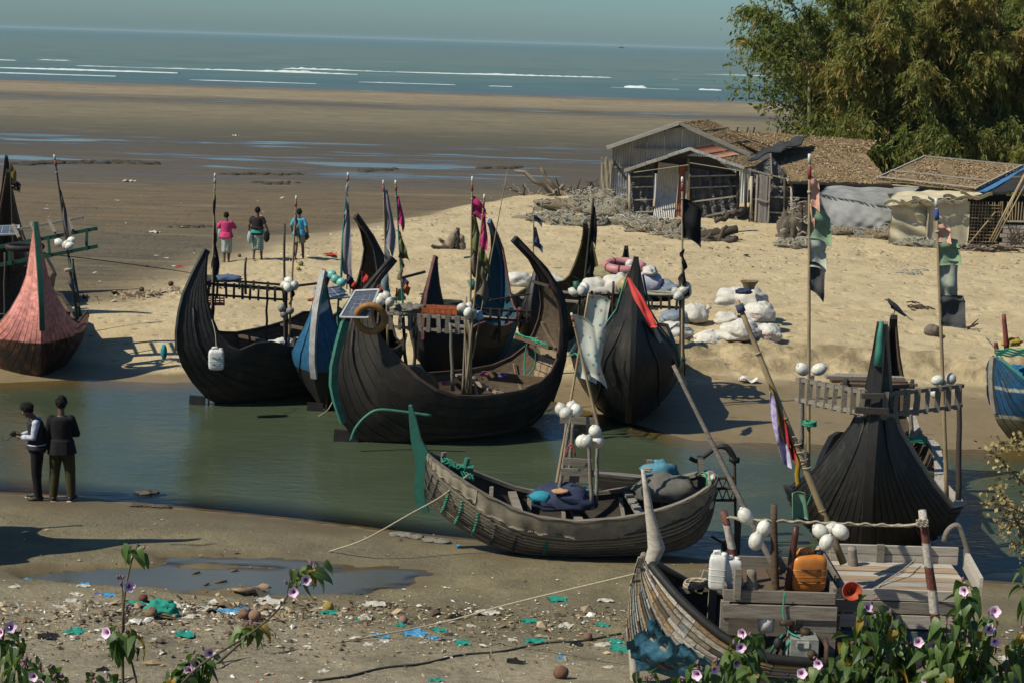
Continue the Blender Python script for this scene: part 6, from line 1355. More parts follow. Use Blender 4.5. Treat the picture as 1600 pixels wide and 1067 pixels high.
# -- beige shack with the lattice and the leaf covered roof
rt = thing('beige_shack', 'beige cloth shack with a bamboo lattice and a roof covered in dry leaves', 'hut', W(1450, 378, 62))
roofl = [W(1368, 281, 64.6), W(1526, 299, 62.4), W(1600, 262, 68.6), W(1443, 247, 69.4)]
plane_sheet(rt, 'roof', roofl, thatch, .05, 18, 12, .08, 3); leaf_scatter(rt, roofl, 5200, 10, (.12, .035), cover=lambda u, v: .35+.65*v)
for u in (.02, .985): MB().beam(quad_pt(roofl, u, .0)+Vector((0, 0, .09)), quad_pt(roofl, u, 1)+Vector((0, 0, .09)), .06, .05).build('roof_batten', palew, rt)
for v in (.02, .30, .98): MB().beam(quad_pt(roofl, .0, v)+Vector((0, 0, .10)), quad_pt(roofl, 1, v)+Vector((0, 0, .10)), .06, .05).build('roof_batten', palew, rt)
blr = [W(1521, 303, 62.2), W(1543, 300, 62.2), W(1612, 260, 68.6), W(1594, 263, 68.4)]
plane_sheet(rt, 'blue_roof_strip', blr, cloth('blue_tarp', (.05, .17, .36), (.04, .12, .26)), .03, 5, 12, .012, 5)
kk = [W(1541, 302, 62.1), W(1680, 302, 62.4), W(1690, 258, 68), W(1610, 261, 68.5)]
plane_sheet(rt, 'black_roof', kk, roofblk, .05, 14, 10, .05, 9); MB().beam(quad_pt(kk, 0, .5)+Vector((0, 0, .08)), quad_pt(kk, 1, .55)+Vector((0, 0, .08)), .06, .05).build('roof_batten', batten_m, rt)
X = lambda px, Y=62: W(px, 340, Y).x
gz = ground_z(X(1450), 62)
lip = [W(1384, 322, 61.8), W(1536, 305, 61.6), W(1500, 296, 63.4), W(1400, 300, 63.8)]
plane_sheet(rt, 'cloth_roof_lip', lip, beige, .05, 22, 8, .02, 4)
for k in range(16):
    u = rng.random(); p = lip[0].lerp(lip[1], u); a_ = rng.uniform(-.3, .3)
    MB().sheet(lambda s, t: p+Vector((-.35+.7*s+.05*t, -.12+.1*t+.03*math.sin(s*7), .10*math.sin(s*4+k)+a_*.3-.12*t+.06)), 6, 3, .012).build('cloth_scrap', beige if k % 3 else cl('whitish_rag', (.50, .48, .42), (.38, .36, .30)), rt, True)
def fold(x0, x1, y, zt_, mt, name, amp=.07, fr=30): return MB().sheet(lambda u, v: Vector((X(x0)+(X(x1)-X(x0))*u+.06*math.sin(v*4)*(u-.5), y+amp*math.sin(u*fr+v*6)*.5+amp*math.sin(v*18+u*5)*.5, gz-.1+(zt_-gz+.1)*v)), 24, 16, .012).build(name, mt, rt, True)
zt = W(1400, 318, 61.9).z
fold(1392, 1450, 62.0, zt, beige, 'cloth_wall', .12, 9); fold(1448, 1513, 61.9, zt+.15, beige, 'cloth_wall', .02, 20)
MB().tube([(X(1449), 61.85, gz-.1), (X(1449), 61.85, zt)], .05, 8).build('post', batten_m, rt)
# lattice, stick by stick
for k in range(10): MB().tube([(X(1513+5*k), 61.95, gz-.05), (X(1513+5*k)+rng.uniform(-.02, .02), 61.95, zt+.15)], .016, 5).build('lattice_stick', bamboo_m, rt)
for k in range(13): MB().tube([(X(1511), 61.92, gz+.08+.125*k), (X(1561), 61.92, gz+.08+.125*k+rng.uniform(-.02, .02))], .016, 5).build('lattice_stick', bamboo_m, rt)
MB().tube([(X(1512), 61.85, gz), (X(1553), 61.85, zt-.2)], .028, 6).build('brace', bamboo_m, rt)
# pale mat of blocks, right
matp = mat('pale_split_mat', (.40, .35, .30), (.28, .235, .19), .85, 8)
for r_ in range(5):
    for k in range(7): MB().box((X(1563)+.15+.30*k+.1*(r_ % 2), 61.9+rng.uniform(-.006, .006), gz+.12+.17*r_), (.27, .03, .145)).build('mat_block', matp, rt)
for k in range(22): MB().tube([(X(1561)+.1*k, 61.95, gz+1.0), (X(1561)+.1*k+rng.uniform(-.08, .08), 61.95, zt+.18)], .022, 5).build('reed_stick', bamboo_m, rt)
MB().beam((X(1560), 61.86, gz+1.0), (X(1620), 61.86, gz+1.02), .04, .06).build('batten', batten_m, rt); MB().box((X(1563)+.02, 61.9, gz+.9), (.12, .03, .22)).build('blue_scrap', cl('turquoise_plastic', (.03, .22, .30)), rt)
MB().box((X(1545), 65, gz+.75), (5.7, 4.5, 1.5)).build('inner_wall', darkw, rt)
for i, (x0, y0, x1, y1) in enumerate(((1546, 378, 1601, 272), (1550, 379, 1607, 262), (1554, 378, 1606, 280))): tag(MB().tube([W(x0, y0, 61.2), W(x1, y1, 61.5)], .032, 7).build('bamboo_pole', bamboo_m, None, True), ('left hand', 'longest', 'lowest')[i]+' bamboo pole leaning against the shack with the bamboo lattice', 'pole', 'leaning bamboo poles')

# ================================================================== HEAPS ON THE SAND
netmat = NT('heaped_fishing_net'); nn1 = netmat.noise(3.2, 7, .7); nn2 = netmat.noise(34, 5, .8); nn3 = netmat.vor(14)
c_ = netmat.ramp(nn1, [(.30, (.26, .205, .135)), (.46, (.37, .32, .235)), (.60, (.33, .325, .275)), (.74, (.44, .41, .34))]); c_ = netmat.mix(netmat.ramp(nn2, [(.40, .6), (.60, 0)]), c_, (.08, .07, .055)); c_ = netmat.mix(1.0, c_, netmat.ramp(netmat.rand(), [(0, (.8, .75, .68)), (1, (1.0, 1.02, 1.02))]), 'MULTIPLY')
netm_ = netmat.done(c_, .95, netmat.bump(netmat.math('ADD', nn2, netmat.math('MULTIPLY', nn3, .8)), 1.0, .06), .1)
strand = mat('net_strand', (.40, .39, .34), (.24, .215, .17), .95, 20, rnd=.3)
def net_heap(label, px, py, rx, ry, rz_, seed, group='heaps of old fishing net on the sand', mt=None):
    p = Gg(px, py); o3 = Vector((seed*2.3, seed, 0)); root = thing('net_heap', label, 'net heap', p, 0, group)
    def f(q): return 1+.40*mnoise.noise(q*2.2+o3)+.28*mnoise.noise(q*5+o3)+.16*mnoise.noise(q*11+o3)
    mb = MB(); mb.ball((0, 0, -.12*rz_), (rx, ry, rz_), 44, 22, f=f); mb.build('heap', mt or netm_, root, True, local=True)
    mb = MB(); r = random.Random(seed)
    for k in range(int(22*rx+12)):
        th = r.uniform(0, 6.28); el = r.uniform(.1, 1.4); q = Vector((math.cos(th)*math.cos(el), math.sin(th)*math.cos(el), math.sin(el))); s_ = f(q)*1.0
        c = Vector((q.x*rx, q.y*ry, q.z*rz_-.12*rz_))*s_; R1 = r.uniform(.08, .26); a0 = r.uniform(0, 6)
        pts = [c+Vector((R1*math.cos(a0+j*.7)*(1+.3*math.sin(j+k)), R1*.8*math.sin(a0+j*.7), .05+.07*math.sin(j*1.3+k))) for j in range(r.randint(5, 9))]
        mb.tube(pts, r.uniform(.010, .024), 4)
    mb.build('strands', strand, root, True, local=True, kind='stuff')
for i, (x, y, rx, ry, rz_, lab) in enumerate(((905, 330, 1.9, .9, .62, 'long heap of pale fishing net below the driftwood'), (862, 346, 1.3, .8, .38, 'low pale net heap nearest the navy pennants'), (962, 334, 1.5, .9, .70, 'pale net heap against the left corner of the front hut'), (935, 318, 1.2, .8, .6, 'pale net heap behind, under the driftwood trunk'), (990, 352, 1.3, .7, .42, 'pale net heap in front of the black plastic wall'), (1035, 362, 1.4, .8, .48, 'brownish net heap before the corrugated tin door'), (905, 352, 1.2, .6, .35, 'flat edge of pale net on the sand'), (1075, 372, .9, .6, .36, 'brown net heap behind the black flag'), (1105, 374, .8, .5, .30, 'small brown net coil heap right of the black flag'), (1330, 365, 1.6, .8, .48, 'tan net heap in front of the grey tarpaulin shack'), (1290, 358, 1.0, .7, .45, 'tan net heap left of the grey tarpaulin shack'), (1400, 372, 1.4, .7, .42, 'tan net heap at the foot of the beige shack'), (1370, 352, .6, .5, .45, 'net sack heap at the corner of the grey tarpaulin'), (1250, 385, .9, .5, .22, 'thin spread of net at the foot of the net covered stump'), (1448, 385, 1.2, .5, .30, 'flat tan net edge before the beige cloth wall'))):
    net_heap(lab, x, y, rx, ry, rz_, 31+i)
net_heap('dark net hung over a stump in front of the orange cloth wall', 1236, 370, .55, .45, 1.25, 77, 'nets over stumps', mat('dark_net', (.15, .12, .09), (.07, .055, .04), .95, 6, bump=1, bdist=.05))
driftm = mat('driftwood', (.30, .245, .18), (.15, .115, .08), .9, 4, (1, 1, 1), .7, .02, var=.5, rnd=.4); driftd = mat('dark_driftwood', (.10, .075, .055), (.05, .04, .03), .9, 4, bump=.7, bdist=.02, rnd=.4)
def driftwood(label, base, limbs, seed, mt=driftm, group=None):
    root = thing('driftwood', label, 'driftwood', base, 0, group); r = random.Random(seed)
    for (a_, b_, r0, r1) in limbs:
        a_, b_ = Vector(a_), Vector(b_); L = (b_-a_).length
        pts = [a_.lerp(b_, i/7)+Vector((r.uniform(-.05, .05)*L, r.uniform(-.05, .05)*L, r.uniform(-.05, .05)*L))*(1 if 0 < i else 0) for i in range(8)]
        MB().tube(pts, [r0+(r1-r0)*i/7+r.uniform(0, .1)*r0 for i in range(8)], 8).build('limb', mt if r.random() < .75 else driftd, root, True)
    return root
Yd = 78.0
wd = lambda x, y, d=0: W(x, y, Yd+d)
limbs = [(wd(900, 322), wd(808, 264, -.5), .20, .05), (wd(880, 310), wd(846, 264, 0), .17, .06), (wd(870, 318), wd(800, 322, -1), .16, .04), (wd(835, 325), wd(812, 300, -1), .10, .03), (wd(905, 318, 1), wd(948, 292, 1), .12, .05), (wd(860, 320), wd(880, 290), .14, .07)]
rr_ = random.Random(4)
for k in range(26): x0 = rr_.uniform(815, 885); x1 = x0+rr_.uniform(-38, 38); limbs.append((wd(x0, rr_.uniform(305, 326), rr_.uniform(-1, 1)), wd(x1, rr_.uniform(284, 326), rr_.uniform(-1, 1)), rr_.uniform(.05, .09), .02))
driftwood('tangled driftwood root pile with a long trunk left of the huts', wd(860, 322), limbs, 5)
limbs = []
for k in range(34): x0 = rr_.uniform(870, 945); limbs.append((wd(x0, rr_.uniform(298, 312), rr_.uniform(1, 3)), wd(x0+rr_.uniform(-40, 40), rr_.uniform(278, 306), rr_.uniform(1, 3)), rr_.uniform(.03, .07), .015))
driftwood('brushwood pile of grey twigs behind the pale nets', wd(910, 308, 2), limbs, 6, driftd)
Yd = Gg(690, 388).y
p = Gg(690, 388)
limbs = [(W(705, 388, Yd), W(676, 386, Yd-.2), .10, .05), (W(700, 384, Yd), W(712, 360, Yd), .20, .08), (W(712, 388, Yd), W(716, 356, Yd+.1), .17, .06), (W(700, 386, Yd), W(684, 372, Yd), .10, .04), (W(720, 388, Yd+.1), W(722, 370, Yd), .18, .08), (W(690, 390, Yd-.1), W(672, 391, Yd-.2), .07, .03)]
driftwood('weathered tree stump on the sand behind the bright blue horn', p, limbs, 8)
Yd = Gg(1110, 378).y; limbs = [(W(1080, 372, Yd), W(1150, 360, Yd), .22, .15), (W(1085, 378, Yd-.3), W(1152, 372, Yd-.3), .16, .10), (W(1120, 378, Yd-.4), W(1135, 352, Yd-.4), .10, .06), (W(1098, 378, Yd-.4), W(1112, 366, Yd-.5), .08, .05), (W(1160, 330, Yd+3), W(1120, 345, Yd+2), .14, .08)]
driftwood('dark rotting logs among the nets right of the black flag', Gg(1115, 376), limbs, 9, driftd)
Yd = Gg(1540, 392).y
for q in range(2):
    limbs = [(W(rr_.uniform(1490, 1560), rr_.uniform(383, 394), Yd+rr_.uniform(-.4, .4)), W(rr_.uniform(1500, 1605), rr_.uniform(380, 396), Yd+rr_.uniform(-.4, .4)), .05, .02) for k in range(12)]
    driftwood('loose pile of sticks on the ground before the bamboo lattice' if q == 0 else 'second tangle of sticks nearer the leaning bamboo poles', Gg(1540, 390), limbs, 12+q, driftm)
limbs = [(W(1578+rr_.uniform(-6, 20), rr_.uniform(370, 384), 60.5), W(1585+rr_.uniform(-12, 20), rr_.uniform(352, 384), 60.5), .03, .012) for k in range(24)]
driftwood('dark twiggy bush heap at the foot of the pale mat wall', Gg(1588, 380), limbs, 15, driftd)

# sacks
st = NT('printed_white_sack'); n_ = st.noise(7, 5); P = st.n('SeparateXYZ'); st.l(st.tc.outputs['Object'], P.inputs[0])
base = st.ramp(n_, [(.3, (.40, .38, .34)), (.6, (.55, .53, .48))])
s1 = st.math('LESS_THAN', st.math('ABSOLUTE', st.math('SUBTRACT', st.math('FRACT', st.math('MULTIPLY', P.outputs[2], 9.0)), .5)), .16)
mk = st.math('MULTIPLY', s1, st.math('LESS_THAN', st.math('ABSOLUTE', st.math('ADD', P.outputs[0], -.05)), .13)); mk = st.math('MULTIPLY', mk, st.math('LESS_THAN', st.math('ABSOLUTE', P.outputs[2]), .15))
br_ = st.ramp(st.noise(22, 4), [(.42, 0), (.52, 1)]); mk = st.math('MULTIPLY', mk, br_)
printed = st.done(st.mix(mk, base, st.ramp(st.rand(), [(0, (.36, .06, .05)), (.6, (.36, .06, .05)), (.62, (.10, .11, .30))])), .8, st.bump(st.math('ADD', n_, st.math('MULTIPLY', st.noise(3, 6, .7), 1.5)), .8, .06), .2)
plain = bagm[0]
for i, (x, y, rx, ry, rz_, mt, lab) in enumerate(((811, 446, .42, .33, .30, plain, 'white sack lying on the sand, left one of two under the navy pennants'), (857, 447, .50, .33, .27, plain, 'creased white sack on the sand, right one of two under the navy pennants'),
        (1052, 525, .46, .38, .28, plain, 'plain cream sack nearest the boat facing the camera'), (1055, 503, .40, .34, .26, bagm[2], 'grey sack behind the plain cream sack'), (1086, 502, .32, .32, .36, plain, 'upright knotted sack between the grey sack and the printed heap'),
        (1106, 531, .46, .38, .24, printed, 'sack with red print, left end of the printed heap'), (1158, 530, .50, .42, .34, printed, 'big bulging sack in the middle of the printed heap'), (1148, 502, .48, .42, .34, plain, 'wide white sack on top of the printed heap'), (1176, 505, .42, .38, .40, plain, 'white sack under the straw basket'),
        (1192, 518, .38, .36, .36, printed, 'sack with print at the right shoulder of the printed heap'), (1206, 532, .32, .32, .32, printed, 'small printed sack at the right foot of the heap'), (1172, 540, .48, .34, .20, plain, 'flat white sack at the front foot of the printed heap'), (1130, 505, .3, .3, .22, plain, 'slack white sack end beside the wide white sack'))):
    x = 1155+(x-1155)*.82 if i > 4 else x; p = Gg(x, y); o = lump(lab, 'sack', p, (rx*1.12, ry*1.12, rz_*.95), mt, 90+i, .23, 'sack', 'white sacks on the sand', -.45, res=(36, 24), fr=1.5, rz=rng.uniform(-.5, .5))
    if i in (7, 8): o.location.z += .42; o.location.y += .30
    if i == 9: o.location.z += .28; o.location.y += .2
    if i in (0, 4, 5): MB().tube([Vector((rx*.6, -ry*.2, rz_*.3)), Vector((rx*.95, -ry*.3, rz_*.55)), Vector((rx*1.1, -ry*.35, rz_*.75))], [.10, .045, .09], 9).build('tied_neck', mt, o, True, local=True)
bs = MB(); c = Gg(1170, 512)+Vector((0, .35, .98))
bs.loft([[c+Vector((r*math.cos(q), r*.8*math.sin(q), z)) for q in np.linspace(0, 6.283, 17)[:-1]] for r, z in ((.14, 0), (.17, .10), (.24, .2), (.25, .22), (.21, .20), (.13, .04))], False)
tag(bs.build('straw_basket', mat('straw', (.24, .18, .08), (.14, .10, .05), .9, 14), None, True), 'brown straw basket crowning the heap of printed sacks', 'basket')
lump('dark cloth scrap under the straw basket', 'cloth', Gg(1160, 512)+Vector((0, .2, .86)), (.22, .18, .10), cl('navy_cloth', (.035, .045, .085)), 111, .4, 'cloth_scrap')
# rock, anchors, ash
lump('single round boulder on the sand left of the small anchor', 'boulder', Gg(1456, 524), (.21, .2, .17), mat('brown_rock', (.17, .14, .105), (.09, .075, .06), .9, 9, bump=.8, bdist=.02), 120, .2, 'boulder', flatz=-.7, fr=1.6)
def anchor(label, px, py, s=.3, rz=0):
    root = thing('anchor', label, 'anchor', Gg(px, py), rz)
    MB().tube([(-s*.6, 0, .04), (0, 0, s*.35), (s*.5, 0, s*.55)], .022, 6).build('shank', iron, root, True, local=True)
    for k in range(4):
        a_ = k*1.57+.4; MB().tube([(-s*.2, 0, s*.22), (-s*.2+s*.55*math.cos(a_)*.7, s*.6*math.sin(a_), s*.25+s*.3*math.cos(a_)), (-s*.2+s*.75*math.cos(a_)+.02, s*.75*math.sin(a_), max(s*.30+s*.65*math.cos(a_), .01))], [.022, .02, .01], 6).build('fluke', iron, root, True, local=True)
anchor('small grapnel anchor on the sand near the boat at the right edge', 1519, 515, .30); anchor('rusty grapnel anchor on the sand behind the orange crate', 668, 463, .34, .6)
rope('line from the small anchor to the boat at the right edge', [Gg(1524, 518)+Vector((0, 0, .1)), Gg(1540, 528)+Vector((0, 0, .03)), W(1556, 538, 34.2)], .012, rope_m)
for i, (x, y) in enumerate(((1432, 481), (1428, 426))):
    mb = MB(); r = random.Random(i)
    for k in range(30): q = Gg(x+r.uniform(-17, 17), y+r.uniform(-2.5, 2.5)); a_ = r.uniform(0, 6); mb.tube([q, q+Vector((.14*math.cos(a_), .10*math.sin(a_), .05)), q+Vector((.26*math.cos(a_+.5), .2*math.sin(a_), .01))], .018, 4)
    tag(mb.build('seaweed', driftd if i == 0 else strand, None, True, kind='stuff'), 'dark tangle of burnt net on the sand above the crow' if i == 0 else 'pale tangle of net on the sand behind the bamboo pole', 'weed')
tag(MB().sheet(lambda u, v: Gg(1168, 598)+Vector((-.2+.42*u, .3*v-.1, .08+.06*math.sin(u*7)+.05*math.sin(v*6))), 6, 5, .004).build('paper_scrap', cl('white_paper', (.62, .60, .58)), None, True), 'white paper scrap on the wet sand below the berm', 'paper')

# ================================================================== PEOPLE
skin_m = mat('brown_skin', (.115, .062, .040), (.085, .045, .03), .55, 8, bump=.05, spec=.35, var=.05, rnd=0); hair_m = mat('black_hair', (.009, .008, .008), (.016, .014, .013), .85, 30, bump=.8, bdist=.02, spec=.12, var=.1, rnd=0)
def seg(mb, pts, r, n=10): mb.tube([Vector(p) for p in pts], r, n); [mb.ball(Vector(p), q*1.0, 10, 6) for p, q in zip(pts, r)]
def person(label, foot, rz, H, pose, clothes, group=None):
    """+y is where the person looks; pose gives joint places at 1.75 m"""
    root = thing('person', label, 'person', foot, rz, group); k = H/1.75; root.scale = (k, k, k)
    J = dict(pel=(0, 0, .93), chest=(0, .01, 1.28), neck=(0, 0, 1.47), head=(0, .03, 1.635), shL=(-.168, 0, 1.395), shR=(.168, 0, 1.395), elL=(-.23, -.02, 1.14), elR=(.23, -.02, 1.14), wrL=(-.24, .06, .89), wrR=(.24, .06, .89), haL=(-.24, .10, .80), haR=(.24, .10, .80),
             hipL=(-.09, 0, .90), hipR=(.09, 0, .90), knL=(-.10, .02, .49), knR=(.10, .02, .49), anL=(-.10, -.02, .085), anR=(.10, -.02, .085))
    J.update({k_: v_ for k_, v_ in pose.items() if isinstance(v_, tuple)}); J = {a_: Vector(b) for a_, b in J.items()}
    b = MB(); P, Cc, N, Hd = J['pel'], J['chest'], J['neck'], J['head']
    def torso(mb, grow=0, top=True):
        rings = []
        for u, c, rx, ry in ((0, P-Vector((0, 0, .08)), .155, .115), (.2, P, .165, .12), (.4, P.lerp(Cc, .45), .145, .105), (.7, Cc, .165, .115), (.9, Cc.lerp(N, .52), .180, .105), (.96, Cc.lerp(N, .70), .155, .09), (1, N-Vector((0, 0, .03)), .075, .065)):
            rings.append([c+Vector(((rx+grow)*math.cos(q), (ry+grow)*math.sin(q), 0)) for q in np.linspace(0, 6.283, 19)[:-1]])
        mb.loft(rings)
    torso(b); b.tube([N-Vector((0, 0, .10)), N, Hd-Vector((0, .02, .06))], [.065, .055, .055], 10)
    fd = (Hd-N); tilt = pose.get('tilt', 0)
    Rh = Matrix.Rotation(-tilt, 3, 'X') @ Matrix.Rotation(pose.get('turn', 0), 3, 'Z')
    hp = lambda x, y, z: Hd+Rh@Vector((x, y, z))
    b.ball(Hd, (.074, .092, .112), 16, 12, Rh); b.ball(hp(0, .03, -.055), (.056, .062, .062), 12, 8, Rh)
    b.tube([hp(0, .086, .03), hp(0, .108, -.022)], [.010, .016], 6); b.ball(hp(0, .093, -.055), (.026, .012, .009), 8, 6, Rh)
    for s in (-1, 1): b.ball(hp(s*.076, .0, -.005), (.012, .022, .032), 8, 6, Rh)
    for s in 'LR':
        sg = -1 if s == 'L' else 1
        seg(b, [J['sh'+s], J['sh'+s].lerp(J['el'+s], .5), J['el'+s], J['el'+s].lerp(J['wr'+s], .35), J['wr'+s]], [.055, .048, .040, .040, .028])
        seg(b, [J['hip'+s], J['hip'+s].lerp(J['kn'+s], .5), J['kn'+s], J['kn'+s].lerp(J['an'+s], .35), J['an'+s]], [.088, .076, .055, .056, .036])
        an = J['an'+s]; yv = pose.get('foot'+s, 0.0); f0 = Vector((math.sin(yv)*-1, math.cos(yv), 0)); lift = Vector((0, 0, an.z-.085))
        b.tube([an-f0*.06-Vector((0, 0, .045)), an-Vector((0, 0, .045)), an+f0*.09-Vector((0, 0, .055)), an+f0*.16-Vector((0, 0, .066))], [.034, .042, .038, .022], 10)
        for t_ in range(5): b.tube([an+f0*.15+Vector((f0.y, -f0.x, 0))*(t_-2)*.014-Vector((0, 0, .070)), an+f0*(.185-.006*abs(t_-1.2))+Vector((f0.y, -f0.x, 0))*(t_-2)*.016-Vector((0, 0, .074))], .010, 6)
        w_, h_ = J['wr'+s], J['ha'+s]; d = (h_-w_).normalized(); sd = d.cross(Vector((0, 1, .2))).normalized(); nr_ = sd.cross(d)
        pc = w_+d*.055; b.tube([w_, pc, w_+d*.09], [.026, .034, .030], 8, True, .6); curl = pose.get('curl', .5)
        for f_, (o, L) in enumerate(((-.027, .062), (-.009, .072), (.009, .068), (.026, .052))):
            a0 = w_+d*.088+sd*o; a1 = a0+d*L*.5+nr_*L*.25*curl; a2 = a1+d*L*.45*(1-curl*.6)+nr_*L*.5*curl; b.tube([a0, a1, a2], [.0095, .009, .007], 6)
        t0 = w_+d*.03+sd*(-.03); b.tube([t0, t0+sd*-.028+d*.025+nr_*.012, t0+sd*-.030+d*.055+nr_*.022], [.012, .0105, .008], 6)
    me = remesh(b.mesh('body', skin_m), .010, 3, 'body'); obj('body', me, root)
    for s in (-1, 1): MB().ball(hp(s*.031, .080, .012), (.012, .008, .007), 8, 6).build('eye', foam_w, root, True, local=True)
    hm = MB()
    for kk in range(pose.get('curls', 110)):
        q = Vector((rng.gauss(0, 1), rng.gauss(-.5, .8), abs(rng.gauss(.5, .7)))).normalized()
        if q.y > .45 and q.z < .55: continue
        r_ = pose.get('hair', .022)*rng.uniform(.8, 1.3); hm.ball(hp(q.x*.086, q.y*.102-.008, q.z*.124+.010), r_*.8, 7, 5)
    hm.ball(hp(0, -.014, .024), (.086, .100, .112), 14, 10, Rh, f=lambda p: 1 if not (p.y > .25 and p.z < .45) else .8)
    obj('hair', remesh(hm.mesh('hair', hair_m), .009, 1, 'hair'), root)
    def sleeve(mb, s, frac, g0, g1):
        A, B, D = J['sh'+s], J['el'+s], J['wr'+s]; pts, rr = [A-Vector((A.x*.06, 0, .006))], [.061+g0]
        if frac <= 1: pts += [A.lerp(B, frac*.5), A.lerp(B, frac)]; rr += [.054+g0, .050+g1]
        else: pts += [A.lerp(B, .5), B, B.lerp(D, .5*(frac-1)), B.lerp(D, frac-1)]; rr += [.050+g0, .046+g0, .043+g1, .038+g1]
        mb.tube(pts, rr, 12); [mb.ball(p, r_, 10, 6) for p, r_ in zip(pts[:-1], rr[:-1])]
    for c in clothes:
        if c[0] == 'shirt':
            _, mt, g0, frac, hem = c[:5]; mb = MB(); torso(mb, g0)
            if hem: mb.loft([[P+Vector(((.165+g0+.012*i+.006*math.sin(q*5))*math.cos(q), (.125+g0+.012*i+.006*math.sin(q*6+1))*math.sin(q), .12-i*hem/4)) for q in np.linspace(0, 6.283, 25)[:-1]] for i in range(5)])
            if frac: [sleeve(mb, s, frac, g0*.5, g0*.6) for s in 'LR']
            me = remesh(mb.mesh('shirt', mt), .011, 3, 'shirt'); obj(c[5] if len(c) > 5 else 'shirt', me, root)
        elif c[0] == 'trousers':
            _, mt, g0 = c; mb = MB(); rings = []
            for z, rx, ry in ((.10, .165, .125), (0, .172, .13), (-.10, .165, .125)): rings.append([P+Vector(((rx+g0*.4)*math.cos(q), (ry+g0*.4)*math.sin(q), z)) for q in np.linspace(0, 6.283, 19)[:-1]])
            mb.loft(rings)
            for s in 'LR':
                pts = [J['hip'+s], J['hip'+s].lerp(J['kn'+s], .5), J['kn'+s], J['kn'+s].lerp(J['an'+s], .5), J['an'+s]-Vector((0, 0, .01))]; rr = [.098+g0, .088+g0, .070+g0, .064+g0, .052+g0]
                mb.tube(pts, rr, 12); [mb.ball(p, r_, 10, 6) for p, r_ in zip(pts[:-1], rr[:-1])]
            obj('trousers', remesh(mb.mesh('trousers', mt), .011, 3, 'trousers'), root)
        elif c[0] == 'lungi':
            _, mt, z1, fl = c; mb = MB(); rings = []; kc = (J['knL']+J['knR'])/2; ac = (J['anL']+J['anR'])/2; spread = abs(J['anL'].y-J['anR'].y)*.5
            for i in range(9):
                u = i/8; z = 1.04-(1.04-z1)*u; c_ = P.lerp(kc, min(u*1.2, 1)); c_ = Vector((c_.x, c_.y, z)); rx, ry = .175+fl*u, .135+(fl+.55*spread)*u
                rings.append([c_+Vector(((rx+.012*math.sin(q*9+u*3))*math.cos(q), (ry+.012*math.sin(q*7+u*4))*math.sin(q), .015*math.sin(q*3))) for q in np.linspace(0, 6.283, 33)[:-1]])
            mb.loft(rings); mb.build('lungi', mt, root, True, local=True)
        elif c[0] == 'shoes':
            _, mt, sole = c
            for s in 'LR':
                an = J['an'+s]; yv = pose.get('foot'+s, 0.0); f0 = Vector((-math.sin(yv), math.cos(yv), 0)); mb = MB()
                mb.tube([an-f0*.075-Vector((0, 0, .04)), an-Vector((0, 0, .03)), an+f0*.10-Vector((0, 0, .045)), an+f0*.19-Vector((0, 0, .058))], [.040, .052, .046, .026], 12); o = mb.build('shoe', mt, root, True, local=True)
                mb = MB(); mb.tube([an-f0*.10-Vector((0, 0, .078)), an+f0*.05-Vector((0, 0, .078)), an+f0*.21-Vector((0, 0, .078))], [.040, .048, .030], 12, True, .30); mb.build('sole', sole, root, True, local=True)
    return root
blackc = cl('black_shirt_cloth', (.013, .013, .014), (.008, .008, .009)); olivet = cl('olive_trouser_cloth', (.050, .044, .020), (.036, .032, .015)); blackt = cl('black_trouser_cloth', (.011, .011, .012)); shoe_m = mat('dark_shoe', (.03, .027, .025), None, .6, 9); sole_m = mat('pale_sole', (.42, .40, .37), None, .7, 9)
pA = Gg(98, 782); pB = Gg(60, 780)
pb = pB
person('person in a black shirt and olive trousers, back to the camera at the water\'s edge', pA, .05, 1.79,
       dict(elL=(-.225, -.02, 1.15), wrL=(-.225, .05, .90), haL=(-.22, .08, .81), elR=(.245, .02, 1.14), wrR=(.12, .20, 1.10), haR=(.05, .25, 1.12), anL=(-.15, -.02, .085), anR=(.14, .0, .085), knL=(-.125, .02, .49), knR=(.125, .03, .49), footL=.25, footR=-.25, tilt=.08),
       [('trousers', olivet, .016), ('shirt', blackc, .028, 1.9, .24), ('shoes', shoe_m, sole_m)], 'people')
vestw = cl('white_blue_sleeve', (.50, .51, .56), (.20, .23, .36), scale=16)
r5 = person('person in a dark vest with white sleeves and curly hair, head bowed over a camera', pB, 1.75, 1.71,
       dict(neck=(0, .05, 1.46), head=(.01, .15, 1.58), tilt=.55, elL=(-.24, .04, 1.16), wrL=(-.08, .27, 1.13), haL=(-.03, .34, 1.15), elR=(.25, .05, 1.16), wrR=(.09, .29, 1.12), haR=(.04, .35, 1.15), anL=(-.11, -.02, .085), anR=(.11, .03, .085), hair=.034, curls=150, curl=.9, footL=.1, footR=-.2),
       [('trousers', blackt, .010), ('shirt', vestw, .016, 1.85, .05), ('shirt', cl('dark_vest_cloth', (.028, .028, .033)), .034, 0, .12, 'vest'), ('shoes', shoe_m, sole_m)], 'people')
o = thing('camera_with_strap', 'small dark camera held in the hands of the person with white sleeves', 'camera', pw(r5, 0, .37, 1.12), 1.75)
MB().box((0, 0, .03), (.12, .05, .075)).build('body', rubber, o, local=True); MB().tube([(0, .02, .03), (0, .07, .03)], .03, 12).build('lens', rubber, o, True, local=True); MB().tube(bez([(-.06, .02, .02), (-.05, .10, -.06), (.0, .18, -.08), (.05, .20, -.02)], 14), .008, 5).build('strap', rubber, o, True, local=True)
